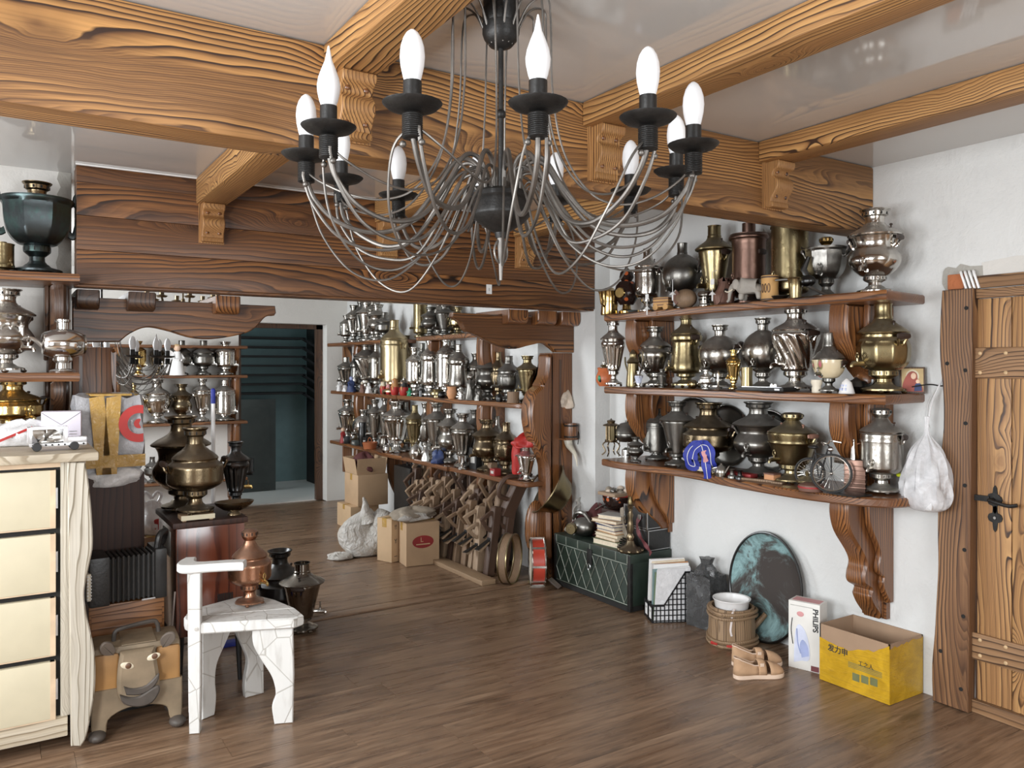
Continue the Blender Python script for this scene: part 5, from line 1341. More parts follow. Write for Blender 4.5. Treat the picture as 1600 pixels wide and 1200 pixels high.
MB().lathe([(.0, 0), (.03, 0), (.034, .006), (.03, .012), (0, .012)], 20, 0, TM(-.5 * w_, -.2 * w_, .42 * h_) @ RM(0, -PI / 2, .4)).build('boss', M['brass'], t)
p = at_shelf(988, 0, 3.26)
lathe_thing('green_saucer', 'small dark green dish in front of the painted little samovar', 'dish', p, .016, .07, [('dish', [(0, 0), (.3, 0), (.5, .9), (.46, 1), (.2, .5), (0, .5)], 'greypaint')])
p = at_shelf(1036, 0, 3.27)
t = thing('toy_cart', 'yellow and brown wooden toy cart on the top shelf', 'toy', p, .3)
MB().box(-.03, .03, -.05, .05, .018, .075, ch=.003).build('body', M['birch'], t)
for z_ in (.03, .048, .066): MB().box(-.031, .031, -.051, .051, z_ - .003, z_ + .003).build('stripe', M['brown_clay'], t, smooth=False)
for y_ in (-.033, .033): MB().lathe([(0, -.034), (.017, -.034), (.017, .034), (0, .034)], 14, 0, TM(0, y_, .0175) @ RM(0, PI / 2, 0)).build('wheel', M['birch'], t)
p = at_shelf(1071, 0, 3.27)
t = thing('wooden_heart', 'rounded brown wooden block with a split grain on the top shelf', 'block', p)
MB().ball((0, 0, .055), 1, 12, 0, (.055, .075, .055)).build('body', M['plane_wood'], t)
MB().prism([(-.05, .06), (0, .105), (.035, .06), (0, .02)], -.05, -.045, 'x', 0, TM(0, .025, 0)).build('facet', M['brown_clay'], t)
p = at_shelf(1101, 0, 3.27)
t = lathe_thing('tin_burner', 'small pierced tin spirit burner on the top shelf', 'burner', p, .085, .075, [('body', [(0, 0), (.46, 0), (.46, .1), (.36, .2), (.36, .62), (.5, .72), (.5, .85), (.42, 1), (0, 1)], 'nickel')])
for k in range(8): MB().ball((.36 * .075 * math.cos(k * PI / 4), .36 * .075 * math.sin(k * PI / 4), .04), .006, 5).build('hole', M['hole'], t)
p = at_shelf(1131, 0, 3.28); h_ = hgt(p, 428)
t = thing('clay_vessel', 'rough brown clay vessel with a round hole through it', 'vessel', p, -.5)
MB().prism(sp2([(-.045, 0), (-.055, .05), (-.03, .09), (-.02, .125), (-.03, .14), (.03, .145), (.025, .12), (.05, .10), (.055, .05), (.045, 0)], 4), -.035, .035, 'y', ch=.018).build('body', M['brown_clay'], t)
MB().lathe([(0, -.038), (.012, -.038), (.012, .038), (0, .038)], 14, 0, TM(0, 0, .075) @ RM(PI / 2, 0, 0)).build('hole', M['hole'], t)
# elephant: one continuous skinned body
def skinned(name, verts, edges, radii, mat, parent, sub=2):
    me = bpy.data.meshes.new(name); me.from_pydata(verts, edges, []); o = bpy.data.objects.new(name, me); C.objects.link(o)
    bpy.context.view_layer.objects.active = o
    m1 = o.modifiers.new('Skin', 'SKIN'); m1.use_smooth_shade = True
    for i, sv in enumerate(me.skin_vertices[0].data): sv.radius = (radii[i], radii[i]); sv.use_root = (i == 0)
    m2 = o.modifiers.new('Sub', 'SUBSURF'); m2.levels = sub; m2.render_levels = sub
    dg = bpy.context.evaluated_depsgraph_get(); dg.update()
    nm_ = bpy.data.meshes.new_from_object(o.evaluated_get(dg)); bpy.data.objects.remove(o)
    for pl in nm_.polygons: pl.use_smooth = True
    nm_.materials.clear(); nm_.materials.append(mat); nm_.name = name
    return link(nm_, name, parent)
p = at_shelf(1174, 0, 3.27)
t = thing('elephant_figure', 'grey carved elephant figure walking along the top shelf', 'figure', p, PI / 2 + .25, None, (1.0, 1.0, 1.0))
ev = [(0, 0, .085), (.045, 0, .088), (-.05, 0, .083), (.085, 0, .10), (.112, 0, .085), (.122, 0, .05), (.125, 0, .02), (.138, 0, .01),
      (.045, .022, .05), (.045, .024, .012), (.045, -.022, .05), (.05, -.024, .012), (-.05, .022, .05), (-.055, .024, .012), (-.05, -.022, .05), (-.045, -.024, .012), (-.08, 0, .075), (-.088, 0, .04)]
ee = [(0, 1), (0, 2), (1, 3), (3, 4), (4, 5), (5, 6), (6, 7), (1, 8), (8, 9), (1, 10), (10, 11), (2, 12), (12, 13), (2, 14), (14, 15), (2, 16), (16, 17)]
er = [.042, .040, .038, .028, .016, .010, .008, .007, .017, .013, .017, .013, .018, .013, .018, .013, .006, .004]
skinned('body', ev, ee, er, M['elephant'], t)
for s_ in (-1, 1):
    MB().ball((.072, s_ * .032, .098), 1, 8, 0, (.020, .006, .027)).build('ear', M['elephant'], t)
    MB().tube(spline([(.10, s_ * .010, .075), (.125, s_ * .013, .062), (.142, s_ * .012, .068)]), .0035, 6).build('tusk', M['ivory'], t)
p = at_shelf(1203, 0, 3.28); w_ = wid(p, 27); h_ = hgt(p, 431)
t = lathe_thing('birch_mug', 'orange birch bark mug stamped with a round ornament', 'mug', p, h_, w_, [('mug', [(0, 0), (.47, 0), (.5, .04), (.47, .5), (.5, .96), (.48, 1), (.43, .98), (.41, .1), (0, .08)], 'birch')])
for z_ in (.06, .93): MB().lathe([(.51 * w_, z_ * h_ - .004), (.52 * w_, z_ * h_), (.51 * w_, z_ * h_ + .004)], 24, cap=False).build('band', M['plane_wood_dark'], t)
for a in (2.9, 3.3, 3.7): MB().tube([(.502 * w_ * math.cos(a) + .0, .502 * w_ * math.sin(a), h_ * .5) + Vector((0, 0, 0)) if False else (.5 * w_ * math.cos(a), .5 * w_ * math.sin(a), h_ * .5 + .022 * math.sin(b)) if False else (.495 * w_ * math.cos(a + .13 * math.cos(b)), .495 * w_ * math.sin(a + .13 * math.cos(b)), h_ * .5 + .022 * math.sin(b)) for b in [2 * PI * i / 14 for i in range(14)]], .0018, 5, closed=True).build('ornament', M['plane_wood_dark'], t)
p = at_shelf(1243, 0, 3.28); w_ = wid(p, 25); h_ = hgt(p, 434)
lathe_thing('brass_mortar', 'small brass mortar on the top shelf', 'mortar', p, h_, w_, [('mortar', [(0, 0), (.36, 0), (.36, .1), (.40, .5), (.44, .9), (.5, .96), (.48, 1), (.40, .96), (.34, .2), (0, .15)], 'oldbrass')])
p = at_shelf(1218, 0, 3.29)
t = thing('little_dish', 'low dark dish between the birch mug and the brass mortar', 'dish', p)
MB().lathe([(0, 0), (.025, 0), (.045, .022), (.042, .024), (.02, .006), (0, .006)], 18).build('dish', M['pewter'], t)
p = at_shelf(1262, 0, 3.30); h_ = hgt(p, 398)
t = thing('swing_lamp', 'dark jointed metal oil lamp fitting leaning on the top shelf', 'lamp fitting', p, .3)
MB().tube([(0, .10, .0), (0, .01, .075), (0, -.03, .10)], .008, 7).tube([(0, .02, .07), (0, -.09, .01)], .007, 7).build('arm', M['pewter'], t)
MB().ball((0, 0, .085), 1, 8, 0, (.03, .04, .028)).tube([(0, .0, .1), (0, .02, .14), (0, -.005, h_ - .01)], [.012, .016, .010], 8).build('joint', M['black'], t)
MB().tube([(0, .06, .10), (0, .16, .10)], .006, 6).build('rod', M['pewter'], t)
# tassels with paper tags hanging from the taps over the top shelf's edge
for px, py0, n_ in ((1011, 448, 'first'), (1051, 437, 'second'), (1113, 425, 'third')):
    v = P(px, py0, X=3.165); zt = v.z
    t = thing('white_tassel', n_ + ' white string tassel from the pier, hung at the edge of the top shelf', 'tassel', v, 0, 'white tassels on the top shelf')
    ln = (32 if n_ != 'second' else 20) * depth(v) / FPX
    MB().tube([(.035, 0, .012), (.0, 0, 0), (0, 0, -ln)], .0018, 5).build('string', M['paper'], t)
    for k in range(6):
        a = k * PI / 3
        MB().tube([(0, 0, -ln), (.01 * math.cos(a), .02 * math.sin(a), -ln - .012)], [.005, .002], 5).build('bow', M['paper'], t)
    MB().tube([(0, 0, -ln), (0, 0, -ln - .045)], [.005, .004], 6).build('tail', M['paper'], t)
    if n_ != 'second': MB().box(-.001, .001, -.013, .013, -ln * .62, -ln * .62 + .03).build('tag', M['paper'], t, smooth=False)
# middle shelf
p = at_shelf(944, 1, 3.27); w_ = wid(p, 26); h_ = hgt(p, 574)
t = lathe_thing('painted_pot', 'round orange painted clay pot at the pier end of the middle shelf', 'pot', p, h_, w_, [('pot', [(0, 0), (.3, 0), (.48, .25), (.5, .5), (.4, .72), (.36, .8), (.42, .95), (.36, 1), (0, .98)], 'orange_pot')])
MB().ball((-.46 * w_, -.1 * w_, .42 * h_), 1, 6, 0, (.006, .014, .020)).build('painted_spot', M['green'], t)
MB().ball((-.45 * w_, -.18 * w_, .3 * h_), 1, 6, 0, (.006, .008, .012)).build('painted_spot', M['hole'], t)
p = at_shelf(989, 1, 3.31); w_ = wid(p, 22); h_ = hgt(p, 546)
t = lathe_thing('coffee_pot', 'worn brass coffee pot with a silver loop handle on the middle shelf', 'coffee pot', p, h_, w_, [('pot', [(0, 0), (.48, 0), (.5, .05), (.40, .5), (.38, .62), (.48, .66), (.30, .74), (.22, .8), (.26, .88), (.12, .97), (0, 1)], 'oldbrass')])
MB().tube(spline([(0, -.4 * w_, .2 * h_), (0, -.9 * w_, .5 * h_), (0, -1.0 * w_, .92 * h_), (0, -.6 * w_, .98 * h_)]), .006, 6).build('handle', M['silver'], t)
MB().tube(spline([(0, .4 * w_, .3 * h_), (0, .8 * w_, .6 * h_), (0, .85 * w_, .8 * h_)]), .006, 6).build('spout', M['oldbrass'], t)
def mini(px, top, wp, i, style, mt, label, X=3.26, name='toy_samovar', mats=None):
    p = at_shelf(px, i, X); return samovar(style, mt, wid(p, wp), hgt(p, top), p, -PI / 2 + random.uniform(-.4, .4), label, 'toy samovars beside the plank door', 'flare', True, None, mats, 'grip', name)
mini(998, 580, 15, 1, 'vase', 'whitemetal', 'tiny blue-silver toy samovar in front of the brass coffee pot', mats={'body': 'iron_pale'})
mini(1034, 577, 17, 1, 'cone', 'pewter', 'tiny grey toy samovar in front of the squat nickel samovar')
mini(1103, 578, 22, 1, 'turnip', 'whitemetal', 'tiny white metal samovar cup in front of the grey globe')
mini(1146, 547, 25, 1, 'vase', 'brass', 'small shiny golden samovar in front of the two grey globes', 3.28)
t = thing('brass_ball', 'small ringed brass ball ornament on the middle shelf', 'ornament', at_shelf(1083, 1, 3.26))
MB().ball((0, 0, .026), .026, 10).build('ball', M['oldbrass'], t)
MB().lathe([(.014, 0), (.018, .002), (.014, .004)], 16, 0, TM(-.024, 0, .026) @ RM(0, -PI / 2, 0), cap=False).build('ring', M['brass'], t)
t = thing('table_bell', 'slim silver table bell with upright stem on the middle shelf', 'bell', at_shelf(1122, 1, 3.25))
MB().lathe([(0, 0), (.016, 0), (.012, .01), (.005, .02), (.006, .06), (.009, .085), (.004, .1), (0, .105)], 14).build('bell', M['silver'], t)
p = at_shelf(1167, 1, 3.28); w_ = wid(p, 18); h_ = hgt(p, 574)
t = lathe_thing('brass_mug', 'little brass mug standing on a pewter box on the middle shelf', 'mug', p + Vector((0, 0, .02)), h_ - .02, w_, [('mug', [(0, 0), (.5, 0), (.46, .5), (.5, 1), (.45, 1), (.4, .1), (0, .1)], 'oldbrass')])
MB().tube(spline([(0, .45 * w_, .8 * h_), (0, .9 * w_, .6 * h_), (0, .45 * w_, .15 * h_)]), .004, 6).build('handle', M['oldbrass'], t)
t = thing('flat_case', 'flat dark leather case with steel clasp under the globe samovar on the middle shelf', 'case', at_shelf(1193, 1, 3.275), .0)
MB().box(-.05, .05, -.16, .13, 0, .02, ch=.004).build('case', M['black_leather'], t)
MB().box(-.0515, -.049, -.14, -.11, .006, .014).build('clasp', M['steel'], t, smooth=False)
MB().box(-.048, .048, -.15, .10, .0195, .0225).build('glass_plate', M['steel'], t, smooth=False)
p = at_shelf(1213, 1, 3.26)
t = thing('heart_tag', 'small silver heart pendant leaning on the spiral samovar', 'ornament', p + Vector((-.02, 0, .0)))
MB().prism(sp2([(0, 0), (.02, .02), (.018, .035), (.008, .038), (0, .03), (-.008, .038), (-.018, .035), (-.02, .02), (0, 0)], 3), -.003, .003, 'x').build('heart', M['silver'], t)
p = at_shelf(1276, 1, 3.26); w_ = wid(p, 18)
lathe_thing('wooden_cup', 'pale turned wooden egg cup before the porcelain samovar', 'cup', p, wid(p, 20), w_, [('cup', [(0, 0), (.4, 0), (.42, .3), (.36, .5), (.5, .8), (.46, 1), (.3, .9), (0, .8)], 'ivory')])
p = at_shelf(1323, 1, 3.27); w_ = wid(p, 25); h_ = hgt(p, 591)
t = lathe_thing('porcelain_bell', 'white porcelain bell painted with blue windows on the middle shelf', 'bell', p, h_, w_, [('bell', [(0, 0), (.5, 0), (.48, .05), (.34, .55), (.30, .72), (.08, .95), (0, 1)], 'white_gloss')])
for a in (2.6, 3.1, 3.6):
    for zz in (.5, .28): MB().box(-.004, .004, -.0025, .0025, -.006, .006, 0, TM((.36 - .08 * (zz > .3)) * 1.12 * w_ * math.cos(a), (.36 - .08 * (zz > .3)) * 1.12 * w_ * math.sin(a), zz * h_) @ RM(0, 0, a)).build('painted_window', M['iron_blue'], t, smooth=False)
t = thing('small_pot', 'squat black teapot behind the porcelain bell', 'teapot', at_shelf(1338, 1, 3.38))
MB().lathe([(0, 0), (.035, 0), (.05, .03), (.04, .055), (.02, .06), (.008, .07), (0, .075)], 18).build('body', M['black'], t)
MB().tube(spline([(0, -.045, .03), (0, -.08, .045), (0, -.085, .065)]), .008, 6).build('spout', M['black'], t)
t = thing('carved_shell', 'brown carved wooden shell behind the large brass samovar', 'ornament', at_shelf(1352, 1, 3.45))
MB().ball((0, 0, .055), 1, 8, 0, (.04, .055, .055)).build('shell', M['bracket'], t)
# icon: small painted panel of a mother and child in plain shapes
p = at_shelf(1426, 1, 3.525)
t = thing('painted_icon', 'small framed painted panel of a woman in red holding a child', 'icon', p, -PI / 2 + .62)
Mx = RM(-.14, 0, 0)
MB().box(-.052, .052, 0, .012, 0, .122, 0, Mx, ch=.002).build('panel', M['plane_wood_dark'], t)
pn = MB().box(-.045, .045, -.0015, 0, .008, .115, 0, Mx).build('gold_ground', M['icon_gold'], t, smooth=False)
MB().ball((.0, -.001, .080), 1, 10, 0, (.030, .0015, .032), Mx).build('halo', M['cream'], pn)
MB().prism(sp2([(-.043, .008), (-.04, .045), (-.02, .09), (0, .102), (.018, .09), (.022, .06), (.04, .03), (.043, .008)], 3), -.004, -.002, 'y', 0, Mx).build('robe', M['icon_red'], pn)
MB().ball((.004, -.004, .080), 1, 8, 0, (.011, .002, .015), Mx).build('face', M['skin'], pn)
MB().ball((.022, -.004, .055), 1, 8, 0, (.009, .002, .010), Mx).build('child_face', M['skin'], pn)
MB().prism(sp2([(.006, .010), (.01, .04), (.02, .046), (.034, .042), (.038, .012)], 3), -.0055, -.004, 'y', 0, Mx).build('child_robe', M['dark_blue'], pn)
wr = thing('loose_wire', 'thin dark wire running from the middle shelf to the door post', 'wire', (XW - .006, 2.06, 1.425))
MB().tube(spline([(-.12, .02, -.01), (-.02, 0, .0), (0, -.04, -.006), (0, -.085, -.004)]), .003, 6).build('wire', M['iron'], wr)
MB().tube(spline([(0, -.02, -.02), (0, .015, -.09), (0, .02, -.16), (0, .01, -.20)]), .0022, 6).build('white_wire', M['paper'], wr)
# lowest shelf
p = at_shelf(955, 2, 3.34); h_ = hgt(p, 653); w_ = wid(p, 28)
t = thing('brass_lantern', 'small brass lantern on bent legs at the pier end of the lowest shelf', 'lantern', p)
MB().lathe([(0, .38 * h_), (.34 * w_, .38 * h_), (.36 * w_, .42 * h_), (.36 * w_, .44 * h_), (0, .44 * h_)], 12).build('floor_plate', M['bronze'], t)
MB().lathe([(.48 * w_, .80 * h_), (.44 * w_, .83 * h_), (.2 * w_, .87 * h_), (.24 * w_, .93 * h_), (.05 * w_, .96 * h_), (0, h_)], 12).build('roof', M['bronze'], t)
MB().lathe([(.26 * w_, .44 * h_), (.26 * w_, .80 * h_)], 8, cap=False).build('glass', M['oldbrass'], t)
for k in range(4):
    a = k * PI / 2 + .5; c_, s_ = math.cos(a), math.sin(a)
    MB().tube([(.3 * w_ * c_, .3 * w_ * s_, .42 * h_), (.3 * w_ * c_, .3 * w_ * s_, .82 * h_)], .004, 5).build('post', M['bronze'], t)
    MB().tube(spline([(.28 * w_ * c_, .28 * w_ * s_, .40 * h_), (.5 * w_ * c_, .5 * w_ * s_, .30 * h_), (.35 * w_ * c_, .35 * w_ * s_, .14 * h_), (.55 * w_ * c_, .55 * w_ * s_, .01)]), .0045, 6).build('leg', M['bronze'], t)
p = at_shelf(979, 2, 3.42); h_ = hgt(p, 657); w_ = wid(p, 38)
t = lathe_thing('spirit_kettle', 'round dull kettle raised on a three legged trivet', 'kettle', p, h_, w_, [('kettle', [(0, .42), (.3, .42), (.46, .52), (.5, .62), (.48, .66), (.5, .67), (.44, .8), (.25, .92), (.06, .95), (.06, 1), (0, 1)], 'pewter')])
for k in range(3):
    a = k * 2.094; MB().tube([(.3 * w_ * math.cos(a), .3 * w_ * math.sin(a), .45 * h_), (.34 * w_ * math.cos(a), .34 * w_ * math.sin(a), 0)], .004, 6).build('leg', M['silver'], t)
MB().lathe([(0, 0), (.2 * w_, 0), (.2 * w_, .2 * h_), (.08 * w_, .26 * h_), (0, .26 * h_)], 16).build('burner', M['whitemetal'], t)
mini(993, 683, 26, 2, 'urn', 'pewter', 'pewter sugar pot with loop handles in front of the dark cylinder samovar', 3.29, 'sugar_pot')
for px, wp, top, nm_ in ((1087, 46, 620, 'pale dull tray with a round rim standing behind the tapering samovar'), (1137, 46, 632, 'dark round tray standing behind the turnip shaped samovar'), (1203, 36, 640, 'dark oval tray edge standing behind the bucket shaped samovar')):
    p = at_shelf(px, 2, 3.585); r_ = hgt(p, top) / 2
    t = thing('round_tray', nm_, 'tray', p + Vector((0, 0, r_)), 0)
    MB().lathe([(0, .0), (r_ * .82, 0), (r_ * .93, .008), (r_ * .97, .018), (r_, .018), (r_ * .96, .004), (r_ * .85, -.004), (0, -.004)], 36, 0, RM(0, -PI / 2 + .03, 0)).build('tray', M['pewter'], t)
    MB().lathe([(r_ * .97, .016), (r_ * 1.0, .02), (r_ * .985, .012)], 36, 0, RM(0, -PI / 2 + .03, 0), cap=False).build('rim', M['oldbrass'], t)
# blue ribbon on the turnip samovar's tap
p = P(1098, 712, X=3.225)
t = thing('blue_ribbon', 'bunched blue and white ribbon tied on the turnip shaped samovar', 'ribbon', p, -PI / 2 + .3)
def strip(path, wd, th_=.003):
    m = MB(); pts = spline(path, 6); vs = []; fs = []
    for i, q in enumerate(pts):
        t_ = (pts[min(i + 1, len(pts) - 1)] - pts[max(i - 1, 0)]).normalized(); sd = t_.cross(Vector((0, 1, 0)));
        sd = sd.normalized() if sd.length > 1e-4 else Vector((1, 0, 0)); sd = (sd + Vector((0, .35 * math.sin(i * .7), 0))).normalized()
        for s_ in (-1, 1): vs += [q + sd * wd * s_, q + sd * wd * s_ + Vector((0, th_, 0))]
    n = len(pts)
    for i in range(n - 1):
        a, b = i * 4, i * 4 + 4
        fs += [(a, a + 2, b + 2, b), (a + 1, b + 1, b + 3, a + 3), (a, b, b + 1, a + 1), (a + 2, a + 3, b + 3, b + 2)]
    fs += [(0, 1, 3, 2), (4 * n - 4, 4 * n - 2, 4 * n - 1, 4 * n - 3)]
    return m.add(vs, fs)
for pa in ([(0, 0, .06), (-.05, -.02, .05), (-.075, -.03, .0), (-.07, -.02, -.05), (-.045, 0, -.06), (-.05, -.01, -.02)], [(0, 0, .06), (.04, -.02, .055), (.06, -.03, .02), (.065, -.03, -.03), (.06, 0, -.055)], [(.0, -.01, .055), (.02, -.02, 0), (.035, -.03, -.05), (.04, -.02, -.12)], [(0, -.01, .06), (-.03, -.03, .03), (-.045, -.03, -.02)]):
    b_ = strip(pa, .026).build('ribbon', M['blue'], t)
    strip([(a * 1.0, y - .004, z) for a, y, z in pa], .0016).build('white_edge', M['paper'], b_)
strip([(.02, -.03, .03), (.03, -.035, -.0), (.035, -.03, -.03)], .014).build('pink_ribbon', M['pink'], t)
p = at_shelf(1100, 2, 3.245)
t = thing('cream_box', 'narrow cream wooden box on ball feet under the blue ribbon', 'box', p, -PI / 2 + .05)
MB().box(-.085, .085, -.02, .03, .012, .036, ch=.002).build('box', M['cream'], t)
for x_ in (-.07, .07): MB().ball((x_, -.01, .006), .0065, 6).build('foot', M['brass'], t)
p = at_shelf(1160, 2, 3.38)
t = thing('red_case', 'flat dark red case lying in front of the broad grey samovar', 'case', at_shelf(1155, 2, 3.30), -PI / 2 + .15)
MB().box(-.09, .09, -.035, .035, 0, .022, ch=.003).build('case', M['red_box'], t)
p = at_shelf(1127, 2, 3.225)
t = lathe_thing('pewter_creamer', 'tiny pewter teapot at the front edge of the lowest shelf', 'teapot', p, .07, .065, [('body', [(0, 0), (.42, 0), (.5, .3), (.44, .6), (.15, .85), (.08, .92), (.1, 1), (0, 1)], 'nickel')])
MB().tube(spline([(0, .03, .02), (0, .055, .02), (0, .06, .035), (0, .03, .045)]), .0035, 6).build('handle', M['nickel'], t)
MB().tube([(0, -.025, .02), (0, -.055, .06)], [.008, .004], 6).build('spout', M['nickel'], t)
for px, nm_, mt in ((1144, 'small pewter funnel cup beside the tiny teapot', 'pewter'), (1156, 'low black stand at the front of the lowest shelf', 'black')):
    lathe_thing('small_cup', nm_, 'cup', at_shelf(px, 2, 3.235), .045, .05, [('cup', [(0, 0), (.5, 0), (.48, .2), (.25, .4), (.22, .8), (.34, 1), (.25, .95), (0, .6)], mt)])
t = thing('wooden_ladle', 'flat grey wooden paddle lying across the lowest shelf', 'paddle', at_shelf(1188, 2, 3.25), -PI / 2 + .25)
MB().box(-.10, .08, -.012, .012, .0, .012, ch=.003).build('handle', M['plane_wood'], t)
MB().box(.07, .13, -.03, .03, .0, .010, ch=.003).build('blade', M['plane_wood'], t)
p = at_shelf(1207, 2, 3.30)
t = thing('bread_block', 'small orange brown bread shaped block next to the brass bucket samovar', 'block', p)
MB().box(-.03, .03, -.032, .032, 0, .042, ch=.010).build('block', M['orange_clay'], t)
MB().box(-.031, .031, -.033, .033, .036, .044, ch=.003).build('crust', M['brown_clay'], t)
p = at_shelf(1257, 2, 3.235)
lathe_thing('sugar_bowl', 'small brassy lidded bowl before the bucket shaped samovar', 'bowl', p + Vector((.02, 0, 0)), .085, .10, [('bowl', [(0, 0), (.2, 0), (.3, .12), (.5, .35), (.5, .45), (.3, .62), (.08, .72), (.12, .85), (.05, 1), (0, 1)], 'oldbrass')])
p = at_shelf(1267, 2, 3.205)
lathe_thing('red_ashtray', 'dark red round box at the front edge of the lowest shelf', 'box', p, .038, .115, [('box', [(0, 0), (.46, 0), (.5, .3), (.48, .75), (.3, 1), (0, 1)], 'brown_clay'), ('band', [(.505, .4), (.515, .5), (.505, .6)], 'red_box')])
# model bicycle
p = at_shelf(1299, 2, 3.21)
bi = thing('model_bicycle', 'black model bicycle with a big spoked front wheel', 'model bicycle', p, 0)
def wheel(c, r, rz, name):
    mx = TM(*c) @ RM(0, 0, rz)
    w2 = MB().tube([mx @ Vector((r * math.cos(a), 0, r * math.sin(a))) for a in [2 * PI * i / 36 for i in range(36)]], .0055, 7, closed=True).build(name, M['rubber'], bi)
    sp = MB().tube([mx @ Vector(((r - .007) * math.cos(a), 0, (r - .007) * math.sin(a))) for a in [2 * PI * i / 30 for i in range(30)]], .0025, 5, closed=True)
    for i in range(22):
        a = 2 * PI * i / 22; sp.tube([mx @ Vector((0, 0, 0)), mx @ Vector(((r - .006) * math.cos(a), 0, (r - .006) * math.sin(a)))], .0009, 4)
    sp.ball(mx @ Vector((0, 0, 0)), .007, 6)
    sp.build('spokes', M['silver'], w2)
wheel((0, 0, .092), .086, R(-48), 'front_wheel'); wheel((.045, .15, .075), .069, R(-70), 'rear_wheel')
MB().tube(spline([(0, 0, .092), (.01, .01, .19), (.015, .03, .22)]), .004, 6).tube([(.015, .03, .20), (.04, .09, .06)], .004, 6).tube([(.012, .02, .17), (.045, .12, .17)], .004, 6).tube([(.045, .12, .19), (.042, .10, .06), (.045, .15, .075), (.045, .12, .17)], .0035, 6).build('bike_frame', M['rubber'], bi)
MB().tube(spline([(-.055, .0, .225), (-.03, .03, .232), (.015, .03, .225), (.05, .04, .235), (.085, .01, .228)]), .0035, 6).build('handlebar', M['silver'], bi)
MB().ball((-.02, -.01, .205), 1, 8, 0, (.012, .014, .012)).build('lamp', M['steel'], bi)
MB().ball((.045, .13, .20), 1, 8, 0, (.016, .030, .009)).build('saddle', M['black_leather'], bi)
MB().box(-.02, .10, -.14, .0, 0.0005, .006, ch=.002).build('stand', M['iron'], bi)
p = at_shelf(1337, 2, 3.36)
t = thing('copper_still', 'reddish ribbed copper apparatus box with a silver tap on top', 'apparatus', p, -PI / 2 + .5)
MB().box(-.045, .045, -.045, .045, 0, .15, ch=.004).build('box', M['brownpot'], t)
for z_ in [.02 + .02 * k for k in range(6)]: MB().box(-.0465, .0465, -.0465, .0465, z_, z_ + .006, ch=.001).build('rib', M['brownpot'], t)
MB().tube([(-.01, -.02, .15), (-.01, -.02, .235)], [.012, .008], 8).ball((-.01, -.02, .24), .010, 6).build('tap', M['whitemetal'], t)
MB().tube([(.02, 0, .15), (.02, 0, .22)], .004, 6).tube([(-.03, 0, .21), (.05, -.01, .235)], .004, 6).build('rods', M['copper'], t)
MB().tube([(-.02, -.02, .14), (-.09, -.03, .145)], [.016, .012], 8).build('nozzle', M['nickel'], t)
t = thing('paper_flowers', 'small bunch of pale paper flowers by the hanging bag', 'flowers', at_shelf(1412, 2, 3.50))
MB().lathe([(0, 0), (.02, 0), (.024, .05), (.016, .06), (0, .06)], 12).build('vase', M['white_gloss'], t)
for k in range(6): MB().ball((.03 * math.cos(k), .03 * math.sin(k), .085 + .01 * (k % 3)), .013, 6, 0, (1, 1, .7)).build('flower', M['lime' if k % 3 == 0 else 'cream'], t)
# clear bag hanging from the post
v = P(1440, 800, X=3.43)
t = thing('hanging_bag', 'knotted clear plastic bag hung between the lowest shelf and the door post', 'bag', (3.47, v.y, 1.20))
bg_ = MB(); rg = random.Random(4)
prof = [(.0, -.335), (.055, -.33), (.088, -.30), (.094, -.25), (.088, -.19), (.076, -.12), (.055, -.06), (.022, -.012), (.010, .01), (.008, .05), (.012, .085)]
bg_.lathe([(p_.x, p_.y) for p_ in spline([(a, b, 0) for a, b in prof], 3)], 40, mod=lambda a, z: 1 + (.10 * math.sin(9 * a + 14 * z) + .06 * math.sin(15 * a - 22 * z)) * min(1, max(0, (z + .34) * 12)))
bo = bg_.build('bag', M['film_clear'], t); bo.scale = (.9, 1.12, 1)
MB().tube(spline([(.01, 0, .06), (.05, .0, .16), (.10, -.02, .26)]), .004, 6).build('tie', M['film_white'], t)
lump(MB(), .06, .075, .10, 8, .3, 20, 0, TM(0, 0, -.325)).build('contents', M['film_white'], t)
MB().box(.105, .13, -.03, -.02, .25, .27).build('nail', M['steel'], t, smooth=False)
# ================================================================ on the floor along the plastered wall
# chest with lattice of wire over green paint
ch = thing('lattice_chest', 'long dark green chest with a wire lattice front, under heaped books', 'chest', (3.42, 4.14, 0))
MB().box(-.165, .165, -.395, .395, .035, .345, ch=.006).build('body', M['green_paint'], ch)
MB().box(-.17, .17, -.40, .40, .30, .356, ch=.006).build('lid', M['green_paint'], ch)
MB().box(-.165, -.06, -.39, .39, .004, .035).build('plinth', M['hole'], ch, smooth=False)
def lattice(u0, u1, z0, z1, step):
    segs = []
    for sgn in (1, -1):
        c_ = -3.0
        while c_ < 3.0:
            pts = []
            for z in (z0, z1):
                u = c_ + sgn * (z - z0) * .55
                pts.append((u, z))
            (ua, za), (ub, zb) = pts
            lo, hi = u0, u1
            def clip(u): return za + (zb - za) * (u - ua) / (ub - ua)
            if min(ua, ub) < hi and max(ua, ub) > lo:
                P0, P1 = (ua, za), (ub, zb)
                if P0[0] < lo: P0 = (lo, clip(lo))
                if P0[0] > hi: P0 = (hi, clip(hi))
                if P1[0] < lo: P1 = (lo, clip(lo))
                if P1[0] > hi: P1 = (hi, clip(hi))
                segs.append((P0, P1))
            c_ += step
    return segs
for (a, b), (c_, d) in lattice(-.375, .375, .05, .285, .095): MB().tube([(-.168, a, b), (-.168, c_, d)], .0028, 5).build('lattice_wire', M['green_wire'], ch)
for y_ in (-.37, -.26, -.13, .0, .13, .26, .37): MB().box(-.1715, -.168, y_ - .004, y_ + .004, .30, .352).build('lid_strap', M['green_wire'], ch, smooth=False)
for z_ in (.045, .292): MB().tube([(-.168, -.385, z_), (-.168, .385, z_)], .003, 5).build('frame_wire', M['green_wire'], ch)
